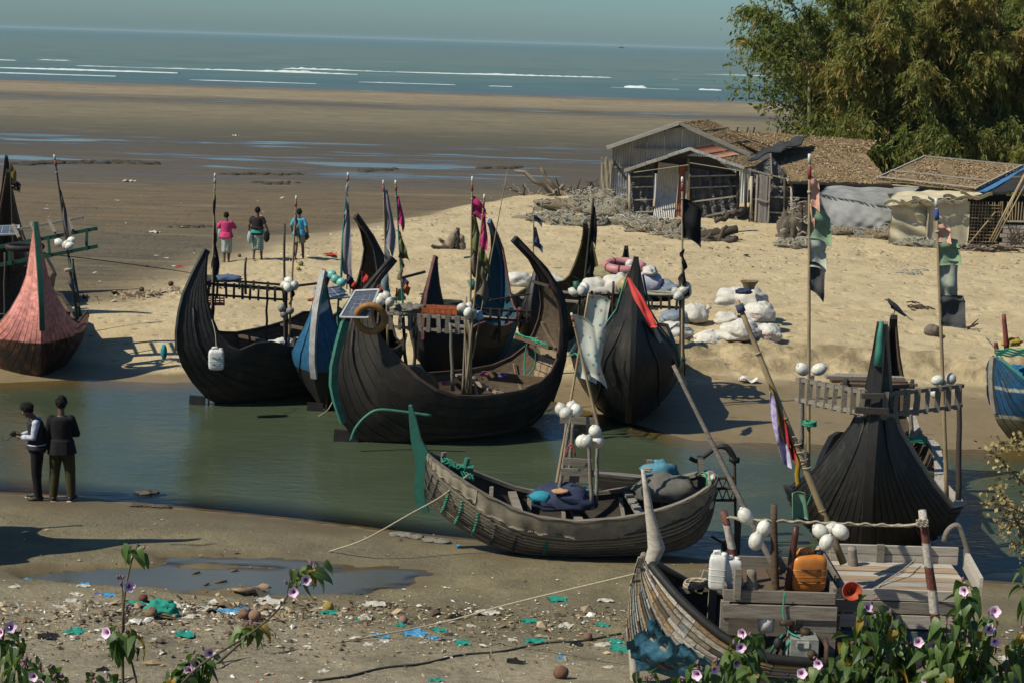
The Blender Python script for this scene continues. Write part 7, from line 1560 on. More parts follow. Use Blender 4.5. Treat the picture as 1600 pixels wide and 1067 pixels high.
def check(name, c1, c2, s=16):
    t = NT(name); P = t.n('SeparateXYZ'); t.l(t.tc.outputs['Object'], P.inputs[0])
    a_ = t.math('GREATER_THAN', t.math('FRACT', t.math('MULTIPLY', P.outputs[0], s)), .6); b_ = t.math('GREATER_THAN', t.math('FRACT', t.math('MULTIPLY', P.outputs[2], s)), .6)
    n = t.noise(9, 5); return t.done(t.mix(t.math('MULTIPLY', t.math('ADD', a_, b_), .5), c1, c2), .85, t.bump(n, .6, .03), .15)
person('walker in a bright pink shirt and a pale lungi, leftmost on the sand', Gg(354, 411), .10, 1.66,
       dict(elL=(-.30, .06, 1.20), wrL=(-.13, .25, 1.20), haL=(-.05, .27, 1.20), elR=(.30, .06, 1.20), wrR=(.14, .25, 1.20), haR=(.06, .27, 1.2), anL=(-.07, -.05, .085), anR=(.06, .12, .085), knL=(-.08, .03, .48), knR=(.08, .08, .49), tilt=.30, head=(-.02, .07, 1.61), turn=.3),
       [('lungi', check('pale_check_lungi', (.34, .38, .33), (.16, .22, .19)), .36, -.01), ('shirt', cl('hot_pink_shirt', (.48, .045, .15), (.38, .035, .12)), .032, .95, .16)], 'walkers on the sand')
person('walker in a black waistcoat over a green shirt and a checked lungi', Gg(402, 409), -.05, 1.70,
       dict(elL=(-.27, -.03, 1.17), wrL=(-.28, .05, .92), haL=(-.27, .08, .84), elR=(.29, -.04, 1.17), wrR=(.36, .05, .95), haR=(.39, .08, .87), anL=(-.10, -.12, .10), anR=(.12, .10, .085), knL=(-.10, .02, .48), knR=(.11, .09, .49), tilt=.1, turn=.15),
       [('lungi', check('green_check_lungi', (.24, .31, .27), (.08, .14, .125), 13), .34, .015), ('shirt', cl('sea_green_shirt', (.03, .23, .18), (.02, .16, .13)), .022, .6, .14), ('shirt', cl('black_waistcoat', (.028, .022, .022)), .045, .65, -.05, 'waistcoat')], 'walkers on the sand')
person('walker in a blue shirt with a hitched up lungi, carrying dark sandals', Gg(467, 404), -.1, 1.68,
       dict(elL=(-.26, -.03, 1.17), wrL=(-.24, .08, .92), haL=(-.22, .12, .84), elR=(.27, -.04, 1.17), wrR=(.30, .04, .91), haR=(.31, .07, .83), anL=(-.09, -.16, .12), anR=(.11, .16, .085), knL=(-.09, .0, .49), knR=(.10, .13, .50), tilt=.05),
       [('lungi', check('olive_check_lungi', (.22, .22, .14), (.10, .12, .08), 13), .62, .03), ('shirt', cl('sky_blue_shirt', (.06, .30, .44), (.045, .22, .33)), .030, .9, .16)], 'walkers on the sand')
lump('dark sandals hanging from the hand of the walker in blue', 'sandals', Gg(477, 404)+Vector((.02, .0, .62)), (.10, .08, .13), rubber, 130, .3, 'sandals', flatz=-1, res=(14, 10))
lump('grey bag at the hip of the walker in pink', 'bag', Gg(345, 411)+Vector((-.02, .1, .78)), (.09, .10, .20), cl('grey_bag_cloth', (.30, .31, .33)), 131, .25, 'bag', flatz=-1, res=(14, 10))
lump('dark bag at the right side of the walker in the waistcoat', 'bag', Gg(414, 409)+Vector((.05, .0, .62)), (.10, .09, .18), blackc, 132, .25, 'bag', flatz=-1, res=(14, 10))
lump('pale cloth hanging at the left hand of the walker in the waistcoat', 'cloth', Gg(393, 409)+Vector((-.06, .0, .55)), (.08, .08, .2), cl('pale_checked_cloth', (.30, .40, .42)), 133, .25, 'cloth', flatz=-1, res=(14, 10))

# ================================================================== BAMBOO
t = NT('bamboo_leaf'); tt = t.attr('tint'); col = t.ramp(tt, [(0, (.050, .070, .018)), (.35, (.100, .132, .030)), (.62, (.142, .160, .040)), (.84, (.205, .172, .05)), (1, (.28, .20, .075))])
t.done(col, .55, None, .3); tl = t.n('BsdfTranslucent'); t.l(t.mix(1.0, col, (1.6, 1.7, .8), 'MULTIPLY'), tl.inputs[0]); ms = t.n('MixShader'); ms.inputs[0].default_value = .42; t.l(t.b.outputs[0], ms.inputs[1]); t.l(tl.outputs[0], ms.inputs[2]); t.l(ms.outputs[0], t.out.inputs[0]); bleaf = t.m
culm_m = mat('bamboo_culm', (.11, .12, .05), (.16, .13, .06), .6, 3)
def bamboo(label, bx, by, n_culm, hmin, hmax, spread, seed, lean=(0, 0), bright=0.0, per=(104, 33), lo=.12):
    r = np.random.RandomState(seed); gz = ground_z(bx, by); root = thing('bamboo_tree', label, 'bamboo', (bx, by, gz), 0, 'bamboo behind the huts')
    base, dirs, axes = [], [], []; mb = MB(); PP, DD, TT = [], [], []
    for k in range(n_culm):
        a_ = r.rand()*6.283; h = r.uniform(hmin, hmax); o = np.array([np.cos(a_), np.sin(a_), 0])*r.uniform(.1, .9); out_ = np.array([np.cos(a_)*spread+lean[0], np.sin(a_)*spread+lean[1], 0])*r.uniform(.5, 1.25)
        s = np.linspace(0, 1, 15); c = o[None]+np.stack([out_[0]*s**2.0, out_[1]*s**2.0, h*(s-.20*s**3.2)], 1)
        mb.tube([Vector(p) for p in c], [.05*(1-.8*q)+.008 for q in s], 5)
        nb, nl = per; q = lo+(1-lo)*r.rand(nb)**.75; idx = q*14; i0 = np.minimum(idx.astype(int), 13); f = (idx-i0)[:, None]; p = c[i0]*(1-f)+c[i0+1]*f
        ph = r.rand(nb)*6.283; bl = r.uniform(.5, 1.7, nb)*(1.15-.45*q); bd = np.stack([np.cos(ph), np.sin(ph), r.uniform(-.15, .55, nb)], 1)
        tb = r.normal(0, .11, nb)+ (r.rand()-.5)*.34
        for j in range(nl):
            u = (j+r.rand(nb))/nl; pos = p+bd*(bl*u)[:, None]; pos[:, 2] -= .75*bl*u**2; pos += r.normal(0, .07, (nb, 3))
            d = bd*.5+r.normal(0, .55, (nb, 3)); d[:, 2] -= .55+.5*u; d /= np.linalg.norm(d, axis=1)[:, None]
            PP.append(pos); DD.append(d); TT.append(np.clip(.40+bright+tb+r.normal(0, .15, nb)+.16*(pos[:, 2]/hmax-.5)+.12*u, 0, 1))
    mb.build('culms', culm_m, root, True, local=True, kind='stuff')
    P = np.concatenate(PP); D = np.concatenate(DD); T = np.concatenate(TT); n = len(P)
    k = (P[:, 2] > .25); P, D, T = P[k], D[k], T[k]; n = len(P)
    s = np.cross(D, r.normal(0, 1, (n, 3))); s /= np.linalg.norm(s, axis=1)[:, None]; L = r.uniform(.17, .36, n)[:, None]; Wd = L*r.uniform(.10, .16, n)[:, None]
    co = np.stack([P, P+D*L*.35+s*Wd, P+D*L-np.array([0, 0, .03]), P+D*L*.35-s*Wd], 1).reshape(-1, 3)
    me = np_mesh('foliage', co, np.arange(4*n).reshape(n, 4), dict(tint=np.repeat(T, 4)), False); obj('foliage', me, root, bleaf, kind='stuff')
    return root
bX_ = lambda px, Y: W(px, 250, Y).x
bamboo('bamboo clump leaning out at the left end of the grove', bX_(1315, 84), 84, 20, 7.5, 11.5, 3.0, 1, (-1.4, 0), .0)
bamboo('tall ochre tinged bamboo clump behind the low black hut', bX_(1370, 80), 80, 22, 8, 13, 3.2, 2, (-.6, -.6), .20)
bamboo('yellowish bamboo clump behind the grey tarpaulin shack', bX_(1440, 79), 79, 22, 8, 13, 3.2, 3, (0, -.8), .18)
bamboo('green bamboo clump behind the beige shack', bX_(1510, 80), 80, 22, 8, 13.5, 3.2, 4, (0, -.6), .06)
bamboo('golden bamboo clump at the right edge', bX_(1585, 79), 79, 22, 8, 14, 3.4, 5, (.3, -.6), .24)
bamboo('dark bamboo clump deep in the grove, left', bX_(1400, 90), 90, 20, 9, 14, 3.4, 6, (-.8, 0), -.12); bamboo('dark bamboo clump deep in the grove, right', bX_(1530, 90), 90, 20, 9, 15, 3.6, 7, (0, 0), -.08)
bamboo('bamboo clump just beyond the right edge of the view', bX_(1680, 82), 82, 18, 9, 14, 3.4, 8, (0, 0), .05, (44, 18))
bamboo('low bushy bamboo shoots behind the low black hut', bX_(1345, 79), 79, 18, 3.0, 5.0, 1.6, 9, (-.3, 0), .02, (40, 18), .05); bamboo('low bushy bamboo shoots behind the leaf covered roof', bX_(1460, 77.5), 77.5, 18, 3.0, 5.4, 1.8, 10, (0, 0), .06, (40, 18), .05); bamboo('low bushy bamboo shoots near the right edge', bX_(1580, 77), 77, 18, 3.0, 5.4, 1.8, 11, (0, 0), .10, (40, 18), .05)
# airy tree whose twigs reach out left of the bamboo
def airy(label, bx, by, limbs, seed):
    gz = ground_z(bx, by); root = thing('broadleaf_tree', label, 'tree', (bx, by, gz)); r = random.Random(seed); mb = MB(); P, D, T = [], [], []
    MB().tube([(0, 0, -.2), (-.1, 0, 3), (-.3, 0, 6.5)], [.16, .12, .07], 8).build('trunk', culm_m, root, True, local=True)
    for (a_, b_) in limbs:
        a_, b_ = loc_of(root, a_), loc_of(root, b_); pts = [a_.lerp(b_, i/8)+Vector((r.uniform(-.1, .1), r.uniform(-.1, .1), r.uniform(-.1, .1)+.3*math.sin(i/8*3.1))) for i in range(9)]
        mb.tube(pts, [.05-.04*i/8 for i in range(9)], 5)
        for i in range(2, 9):
            for k in range(int(15 if i < 8 else 24)):
                q = pts[i]+Vector((r.gauss(0, .32), r.gauss(0, .32), r.gauss(-.05, .28))); d = Vector((r.gauss(-.2, .6), r.gauss(0, .6), r.gauss(-.5, .5))).normalized(); P.append(q); D.append(d); T.append(min(1, max(0, r.gauss(.42, .22))))
    mb.build('limbs', culm_m, root, True, local=True, kind='stuff'); P, D, T = np.array(P), np.array(D), np.array(T); n = len(P); rs = np.random.RandomState(seed)
    s = np.cross(D, rs.normal(0, 1, (n, 3))); s /= np.linalg.norm(s, axis=1)[:, None]; L = rs.uniform(.18, .36, n)[:, None]; co = np.stack([P, P+D*L*.45+s*L*.2, P+D*L, P+D*L*.45-s*L*.2], 1).reshape(-1, 3)
    obj('foliage', np_mesh('foliage', co, np.arange(4*n).reshape(n, 4), dict(tint=np.repeat(T, 4)), False), root, bleaf, kind='stuff')
Yt = 80; w_ = lambda x, y, d=0: W(x, y, Yt+d)
airy('airy tree whose loose twigs stick out left of the bamboo', bX_(1265, 82), 82, [(w_(1240, 170), w_(1140, 140)), (w_(1245, 120), w_(1150, 92)), (w_(1240, 80), w_(1150, 42)), (w_(1250, 60), w_(1185, 12)), (w_(1250, 180), w_(1165, 128)), (w_(1250, 190), w_(1195, 160)), (w_(1250, 140), w_(1190, 100)), (w_(1250, 100), w_(1195, 60)), (w_(1255, 215), w_(1215, 195)), (w_(1255, 50), w_(1215, -20)), (w_(1250, 160), w_(1210, 130)), (w_(1260, 30), w_(1200, -10)), (w_(1260, 90), w_(1225, 40)), (w_(1260, 220), w_(1235, 215))], 3)

# ================================================================== MORNING GLORY BUSHES NEAR THE CAMERA
def leafmat(name, a_, b_):
    t = NT(name); r = t.rand(); n = t.noise(6, 5); col = t.mix(1.0, t.ramp(n, [(.3, a_), (.7, b_)]), t.ramp(r, [(0, (.65, .70, .60)), (.7, (1.1, 1.1, 1.0)), (1, (1.5, 1.25, .9))]), 'MULTIPLY')
    P = t.n('SeparateXYZ'); t.l(t.tc.outputs['Object'], P.inputs[0]); veins = t.math('LESS_THAN', t.math('ABSOLUTE', P.outputs[1]), .0022); col = t.mix(t.math('MULTIPLY', veins, .5), col, (.16, .20, .09))
    t.done(col, .48, t.bump(n, .3, .004), .35); tl = t.n('BsdfTranslucent'); t.l(t.mix(1.0, col, (1.7, 1.9, .8), 'MULTIPLY'), tl.inputs[0]); ms = t.n('MixShader'); ms.inputs[0].default_value = .30
    t.l(t.b.outputs[0], ms.inputs[1]); t.l(tl.outputs[0], ms.inputs[2]); t.l(ms.outputs[0], t.out.inputs[0]); return t.m
ileaf = leafmat('morning_glory_leaf', (.042, .082, .022), (.074, .125, .036)); yleaf = leafmat('yellowing_leaf', (.24, .15, .03), (.30, .20, .05)); stem_m = mat('woody_green_stem', (.10, .085, .05), (.06, .05, .03), .7, 20)
def leaf_mesh(bend, fold):
    mb = MB(); L, Wm = .135, .034
    prof = [(0, .006), (.015, .034), (.06, .046), (.13, .045), (.30, .037), (.52, .026), (.76, .013), (1, .0006)]
    for s in (-1, 1):
        rr = []
        for u, wv in prof:
            z = -bend*(u**1.6)*L; x = L*math.sin(u*1.35)/1.35*1.2 if bend > .4 else L*u
            rr.append([(x, 0, z), (x-.004, s*wv*.55, z+fold*wv*.55), (x-.010*(u < .1), s*wv, z+fold*wv*.8)])
        mb.loft(rr, False, False)
    me = mb.mesh('leaf', None, True); return me
LM = [leaf_mesh(.25, .35), leaf_mesh(.75, .5), leaf_mesh(.5, .15)]
for q in LM: q.materials.append(ileaf)
LY = leaf_mesh(.9, .6); LY.materials.append(yleaf)
fp = NT('lilac_petal'); rad_ = fp.attr('radial'); fp_m = fp.done(fp.ramp(rad_, [(0, (.16, .015, .13)), (.28, (.40, .13, .34)), (.5, (.60, .40, .57)), (1, (.70, .54, .68))]), .6)
def flower_mesh():
    mb = MB(); rings = []; rs = ((0, .006), (.028, .009), (.042, .018), (.050, .028), (.055, .037)); at = []
    for i, (x, r_) in enumerate(rs):
        rings.append([(x-(.006 if i == 4 and (j % 4 == 2) else 0), r_*(1+.10*(math.cos(5*2*math.pi*j/20) if i > 2 else 0))*math.cos(2*math.pi*j/20), r_*(1+.10*(math.cos(5*2*math.pi*j/20) if i > 2 else 0))*math.sin(2*math.pi*j/20)) for j in range(20)]); at += [i/4]*20
    mb.loft(rings, False); me = mb.mesh('flower', fp_m, True); a_ = me.attributes.new('radial', 'FLOAT', 'POINT'); a_.data.foreach_set('value', at); return me
FM = flower_mesh(); BM = MB().ball((.015, 0, 0), (.018, .008, .008), 8, 6).mesh('bud', mat('pinkish_bud', (.26, .13, .17), (.16, .09, .09), .6, 20), True)
def morning_glory(label, stems, seed, Y, leaves=10, group='morning glory bushes in front', dens=1.25):
    """stems: (path pixels bottom..top, n leaves, flowers at tip)"""
    r = random.Random(seed); b0 = W(*stems[0][0][0], Y); root = thing('morning_glory_bush', label, 'bush', b0, 0, group)
    for path, nl, fl, *opt in stems:
        zone = opt[0] if opt else .45
        pts = catmull([W(x, y, Y+r.uniform(-.15, .15)) for x, y in path], 24); MB().tube(pts, [.010-.006*i/24 for i in range(25)], 6).build('stem', stem_m, root, True)
        for k in range(int(nl*dens)):
            u = zone+(1-zone)*(k+r.random())/max(nl*dens, 1); i = min(int(u*24), 23); p = pts[i].lerp(pts[i+1], u*24-i); a_ = k*2.4+r.uniform(-.5, .5); pl = r.uniform(.02, .07)
            d = Vector((math.cos(a_), math.sin(a_), r.uniform(-.1, .6))); q = p+d*pl
            o = obj('leaf', LY if r.random() < .05 else LM[r.randrange(3)], root); s = r.uniform(.4, 1.0); o.location = loc_of(root, q); o.scale = (s, s, s)
            o.rotation_euler = (r.uniform(-.5, .5), r.uniform(.25, 1.25), a_+r.uniform(-.4, .4))
        for k in range(fl):
            p = pts[24 if k == 0 else 22-k]; o = obj('flower', FM, root); q = p+Vector((r.uniform(-.05, .05), -.03-r.uniform(0, .03), r.uniform(-.03, .04))); o.location = loc_of(root, q); s = r.uniform(.72, .95); o.scale = (s, s, s)
            dv = Vector((r.uniform(-.7, .7), -1, r.uniform(-.1, .5))); o.rotation_euler = dv.to_track_quat('X', 'Z').to_euler()
        for k in range(4):
            o = obj('bud', BM, root); o.location = loc_of(root, pts[24-k]+Vector((r.uniform(-.03, .03), r.uniform(-.03, .03), r.uniform(-.01, .03)))); o.rotation_euler = (r.uniform(0, 6), r.uniform(-1.5, .2), r.uniform(0, 6))
    return root
morning_glory('morning glory shoots at the left edge with two lilac flowers', [(((-20, 1200), (-5, 1080), (8, 975)), 12, 1, .55), (((10, 1200), (20, 1080), (30, 985)), 14, 2, .6), (((60, 1200), (55, 1100), (40, 1030)), 12, 0, .5)], 1, 9.0)
morning_glory('low morning glory shoot, second from the left edge, one lilac flower', [(((110, 1220), (80, 1100), (62, 1040)), 14, 2, .4), (((100, 1220), (98, 1100), (90, 1055)), 12, 1, .4), (((20, 1200), (36, 1080), (40, 1035)), 10, 0, .4)], 2, 8.8)
morning_glory('tall thin morning glory stem with a flower half way and a bare top', [(((195, 1220), (192, 1060), (193, 950), (202, 890), (214, 852)), 4, 0, .9), (((240, 1220), (212, 1060), (190, 985)), 20, 1, .72), (((193, 1000), (192, 940), (190, 905)), 0, 1)], 3, 9.2)
morning_glory('morning glory stem leaning right to a pair of flowers, left half of the picture', [(((225, 1150), (300, 1050), (390, 990), (440, 945), (466, 890)), 3, 2, .95), (((200, 1160), (262, 1080), (308, 1030)), 30, 2, .55), (((340, 1035), (380, 1000), (400, 980)), 14, 0, .55), (((460, 920), (478, 900), (492, 888)), 12, 0, .4), (((300, 1180), (310, 1090), (325, 1020)), 18, 1, .5)], 4, 9.0)
morning_glory('low leaves of a morning glory sprouting at the bottom edge, left of centre', [(((150, 1200), (150, 1100), (142, 1058)), 12, 0, .4), (((190, 1200), (170, 1100), (165, 1062)), 10, 0, .4)], 5, 8.8)
morning_glory('morning glory shoots at the foot of the bleached stem', [(((1000, 1210), (1008, 1110), (1012, 1055)), 16, 0, .4), (((1050, 1210), (1060, 1120), (1075, 1062)), 14, 0, .4), (((1100, 1200), (1110, 1090), (1120, 1035)), 18, 1, .45), (((1085, 1200), (1095, 1090), (1090, 1040)), 12, 1, .5)], 6, 9.2)
morning_glory('morning glory shoot rising before the engine of the patched boat', [(((1180, 1200), (1175, 1080), (1168, 985)), 30, 1, .5), (((1150, 1200), (1150, 1080), (1155, 1010)), 18, 2, .55), (((1230, 1200), (1250, 1100), (1262, 1050)), 20, 1, .4), (((1300, 1200), (1292, 1110), (1280, 1030)), 18, 1, .5), (((1200, 1200), (1215, 1110), (1228, 1060)), 18, 0, .4)], 7, 9.3)
morning_glory('dense leafy morning glory bush before the platform of the patched boat', [(((1350, 1220), (1350, 1080), (1358, 940)), 56, 1, .25), (((1370, 1220), (1385, 1080), (1395, 960)), 56, 0, .25), (((1400, 1220), (1400, 1100), (1420, 1000)), 50, 1, .3), (((1330, 1220), (1335, 1100), (1330, 1000)), 46, 0, .3), (((1390, 1220), (1395, 1110), (1392, 1045)), 36, 1, .4), (((1430, 1220), (1440, 1120), (1436, 1060)), 24, 1, .4), (((1420, 1220), (1410, 1110), (1415, 1035)), 30, 0, .4), (((1360, 1220), (1340, 1120), (1345, 1060)), 22, 0, .4)], 8, 9.3)
morning_glory('tall morning glory bush with lilac flowers before the after deck', [(((1490, 1220), (1500, 1060), (1512, 915)), 56, 1, .25), (((1510, 1220), (1525, 1080), (1545, 960)), 30, 3, .45), (((1480, 1220), (1470, 1090), (1480, 965)), 50, 0, .3), (((1470, 1220), (1462, 1100), (1455, 1010)), 30, 0, .4), (((1530, 1220), (1520, 1100), (1530, 1020)), 46, 0, .3), (((1440, 1220), (1455, 1120), (1462, 1062)), 18, 1, .4)], 9, 9.1)
morning_glory('morning glory bush at the right edge above the litter', [(((1600, 1220), (1590, 1080), (1600, 985)), 28, 1, .4), (((1575, 1220), (1575, 1120), (1570, 1040)), 22, 0, .4), (((1640, 1220), (1620, 1000), (1604, 880)), 28, 0, .4)], 10, 9.2)
# dry ochre leaved shrub at the right edge
t = NT('ochre_leaf'); ochre = t.done(t.ramp(t.attr('tint'), [(0, (.10, .075, .03)), (.5, (.20, .15, .06)), (1, (.32, .25, .11))]), .7)
root = thing('dry_shrub', 'dry shrub with small ochre leaves reaching in at the right edge', 'shrub', W(1680, 900, 10)); mb = MB(); P, D = [], []; r = random.Random(3)
for path in (((1700, 900), (1640, 760), (1600, 700), (1555, 692)), ((1700, 900), (1640, 800), (1590, 745), (1545, 700)), ((1690, 920), (1620, 820), (1575, 790), (1542, 782)), ((1690, 930), (1620, 860), (1580, 800), (1560, 760)), ((1690, 900), (1630, 840), (1590, 815), (1562, 830)), ((1690, 940), (1640, 860), (1605, 845), (1585, 860)), ((1700, 860), (1640, 730), (1610, 690), (1590, 688))):
    pts = catmull([W(x, y, 10+r.uniform(-.2, .2)) for x, y in path], 20); mb.tube([p-root.location for p in pts], [.009-.006*i/20 for i in range(21)], 5)
    for i in range(8, 21):
        for k in range(9): P.append(pts[i]-root.location+Vector((r.gauss(0, .028), r.gauss(0, .03), r.gauss(0, .028)))); D.append(Vector((r.gauss(-.3, .7), r.gauss(0, .7), r.gauss(0, .7))).normalized())
mb.build('twigs', stem_m, root, True, local=True, kind='stuff'); P, D = np.array(P), np.array(D); n = len(P); s = np.cross(D, nr.normal(0, 1, (n, 3))); s /= np.linalg.norm(s, axis=1)[:, None]; L = nr.uniform(.022, .042, n)[:, None]
obj('foliage', np_mesh('foliage', np.stack([P, P+D*L*.5+s*L*.33, P+D*L, P+D*L*.5-s*L*.33], 1).reshape(-1, 3), np.arange(4*n).reshape(n, 4), dict(tint=np.repeat(nr.rand(n), 4)), False), root, ochre, kind='stuff')

# ================================================================== LITTER
def scrap_mesh(seed, w_=1.0, n=7):
    r = random.Random(seed); o3 = Vector((seed*1.7, seed*.9, 0))
    return MB().sheet(lambda u, v: Vector(((u-.5)*(1+.4*mnoise.noise(Vector((v*2, seed, 0)))), (v-.5)*w_*(1+.5*mnoise.noise(Vector((u*2, 3, seed)))), .10+.22*mnoise.noise(Vector((u*2.6, v*2.6, seed)))+.12*mnoise.noise(Vector((u*6, v*6, seed))))), n, n, .01).mesh('scrap', None, True)
MARKS = [('the teal bag', 254, 961), ('the yellow green coconut', 513, 955), ('the puddle', 345, 900), ('the tall thin stem', 195, 955), ('the bleached boat stem', 985, 1000), ('the red brown husk', 876, 1060), ('the pair of brown husks', 390, 968), ('the pair of flowers', 466, 890), ('the grey boat', 850, 868), ('the pinkish husk', 630, 974), ('the flowers at the left edge', 30, 985), ('the black scrap', 72, 998), ('the dark rope', 740, 1020), ('the right edge bush', 1560, 1000),
         ('the walker in pink', 354, 411), ('the walker in the waistcoat', 400, 409), ('the walker in blue', 467, 404), ('the tree stump', 690, 385), ('the pink boat', 100, 470), ('the pale sacks', 840, 440), ('the tall bamboo pole', 1265, 430), ('the boulder', 1455, 518), ('the front hut', 1070, 350)]
SM = [scrap_mesh(i, .5+.16*i) for i in range(5)]
def scraps(label, name, cat, group, mt, pts, size):
    ms = []
    for q in SM: c = q.copy(); c.materials.append(mt); ms.append(c)
    used = {}
    for (x, y, *k) in pts:
        near_ = sorted(MARKS, key=lambda q: math.hypot((x-q[1])*.5, y-q[2]))
        for lm in near_[:6]:
            dx, dy = x-lm[1], y-lm[2]; rel = ('left of' if dx < 0 else 'right of') if abs(dx) > 2*abs(dy) else ('above' if dy < 0 else 'below')
            lab2 = f"{label} {'just' if math.hypot(dx*.5, dy) < 20 else 'well'} {rel} {lm[0]}"
            if lab2 not in used: break
        used[lab2] = 1
        o = obj(name, ms[rng.randrange(5)]); o.location = Gg(x, y)+Vector((0, 0, .0)); s = size*(k[0] if k else 1)*rng.uniform(.8, 1.2); o.scale = (s, s, s*.8); o.rotation_euler = (0, 0, rng.uniform(-.5, .5)); tag(o, lab2, cat, group)
tealp = cl('teal_plastic', (.02, .24, .185), (.015, .16, .13)); bluep = cl('sky_blue_plastic', (.06, .25, .46), (.04, .18, .34)); whp = cl('dirty_white_plastic', (.46, .44, .39), (.32, .30, .26)); blk = cl('black_plastic_scrap', (.014, .014, .014)); ppl = cl('blue_violet_plastic', (.10, .11, .36))
scraps('scrap of teal plastic on the bank', 'plastic_scrap', 'plastic scrap', 'teal scraps on the near bank', tealp, [(870, 937, 1.1), (835, 1003, 1.1), (722, 1005, .9), (826, 971, .9), (942, 977, .9), (968, 1015, 1.0), (205, 944, .9), (220, 943, .6), (288, 992, .9), (116, 988, .9), (515, 958, .9), (528, 959, .6), (686, 985, .9), (1590, 1037, 1.0), (680, 1064, .8), (560, 969, .4), (625, 977, .6), (962, 1003, .7)], .21)
scraps('scrap of sky blue plastic on the bank', 'plastic_scrap', 'plastic scrap', 'blue scraps on the near bank', bluep, [(645, 991, 1.2), (682, 998, .9), (595, 995, 1.2), (655, 989, .9), (716, 852, .5), (355, 957, 1.5), (375, 956, 1.2), (132, 913, .7), (170, 931, .8), (42, 903, .5), (876, 1027, .6)], .20)
scraps('scrap of dirty white plastic on the bank', 'plastic_scrap', 'plastic scrap', 'white scraps on the near bank', whp, [(570, 966, 1.2), (760, 959, 1.4), (585, 945, 1.8), (945, 939, 1.0), (372, 1000, .7), (480, 1010, .6), (210, 972, .9), (157, 1000, .6), (270, 948, 1.1), (320, 953, 1.3), (340, 945, 1.0), (420, 942, 1.5), (300, 966, 1.2), (120, 930, .9), (110, 940, .7), (22, 917, .9), (884, 978, .8), (800, 1000, .6), (940, 1008, 1.1), (950, 1043, .7), (505, 1050, .6), (600, 1003, .6), (575, 1008, .6), (700, 1028, .6), (1525, 1012, 1.1), (1570, 1030, .8), (1512, 1020, .8), (460, 1000, .5), (505, 950, .6), (130, 916, .8), (660, 1004, .5), (735, 978, .7), (95, 950, .6), (530, 985, .5), (240, 1000, .4)], .19)
scraps('scrap of black plastic on the bank', 'plastic_scrap', 'plastic scrap', 'black scraps on the near bank', blk, [(72, 998, 1.1), (80, 993, .8), (712, 964, .9), (805, 1036, 1.2), (232, 941, .7), (102, 1033, .4), (160, 1052, .6), (690, 1000, .4), (900, 1007, .8)], .20)
scraps('scrap of blue violet plastic', 'plastic_scrap', 'plastic scrap', 'violet scraps on the near bank', ppl, [(213, 950, .9), (226, 951, .8), (165, 930, .6), (152, 927, .4)], .20)
lump('big teal plastic bag bulging from the litter by the puddle', 'bag', Gg(254, 961), (.22, .12, .14), tealp, 151, .45, 'plastic_bag', flatz=-.4, rz=-.3)
def nut(label, px, py, r, c1, c2, grp=None, cat='coconut'):
    tag_o = lump(label, cat, Gg(px, py), (r*.62, r*.58, r*.6), mat('nut_'+str(len(bpy.data.materials)) if False else label[:20].replace(' ', '_'), c1, c2, .8, 12, bump=.5), px, .1, 'coconut', grp, -.85, (16, 12), 1.5); return tag_o
nut('yellow green coconut standing alone by the puddle', 513, 955, .125, (.36, .26, .05), (.20, .13, .04))
nut('red brown husk near the bottom of the near bank', 876, 1060, .14, (.16, .08, .055), (.09, .045, .03)); nut('brown husk half in the litter right of the black plastic', 918, 1000, .10, (.22, .13, .09), (.12, .07, .05))
nut('brown husk under the end of the leaning stem, left of two', 381, 967, .13, (.26, .15, .10), (.15, .09, .06)); nut('brown husk under the end of the leaning stem, right of two', 398, 969, .13, (.26, .15, .10), (.15, .09, .06)); nut('tan husk beside the big teal bag', 236, 965, .13, (.24, .16, .09), (.15, .10, .06)); nut('dark red husk in the litter above the big teal bag', 224, 940, .10, (.16, .06, .04), (.10, .04, .03)); nut('pinkish husk in the middle of the bank', 630, 974, .10, (.30, .18, .14), (.2, .12, .09))
nut('dark coconut on the sand just left of the walker in pink', 374, 402, .10, (.16, .09, .055), (.09, .05, .03)); nut('dark coconut on the beach above the pink boat\'s shadow, right', 267, 447, .13, (.08, .05, .035), (.05, .03, .02)); nut('coconut on the beach in the drift line, middle', 221, 456, .13, (.13, .08, .05), (.08, .05, .03)); nut('yellow coconut among debris near the blue walker\'s heel', 466, 420, .12, (.34, .26, .06), (.2, .15, .05)); nut('dull coconut husk at the left end of the drift line', 133, 467, .13, (.16, .12, .08), (.09, .07, .05)); nut('green coconut among debris below the blue walker', 470, 416, .14, (.20, .18, .06), (.12, .11, .05))
scraps('red plastic scrap on the sand', 'plastic_scrap', 'plastic scrap', 'red scraps on the beach', cl('red_flaglet', (.38, .04, .03)), [(515, 402, 1.2), (524, 401, 1.0), (280, 418, .9), (488, 470, .8), (196, 460, .5)], .30)
scraps('pale scrap on the beach', 'plastic_scrap', 'plastic scrap', 'pale scraps on the beach', whp, [(476, 395, 1.0), (272, 417, .8), (244, 400, .6), (240, 364, 1.5), (202, 284, 2.2), (183, 314, 1.0), (72, 327, .8), (260, 404, .7), (590, 356, 1.0), (700, 335, 1.0), (650, 345, .8), (760, 340, 1.0), (367, 213, 2.0), (240, 446, .6), (1340, 452, .6), (1302, 450, .5), (1380, 440, .5), (960, 388, .6), (780, 494, .5), (620, 360, .7), (670, 350, .8)], .24)
tag(MB().tube(catmull([Gg(362, 928)+Vector((0, 0, .02)), Gg(385, 926)+Vector((0, 0, .05)), Gg(405, 924)+Vector((0, 0, .04)), Gg(421, 925)+Vector((0, 0, .10))], 10), [.02, .04, .06, .05, .06, .07, .07, .07, .08, .05, .02], 8, True, .5).build('palm_sheath', mat('dry_palm_sheath', (.30, .20, .12), (.18, .115, .07), .85, 8), None, True), 'dry palm sheath lying in the puddle', 'palm sheath')
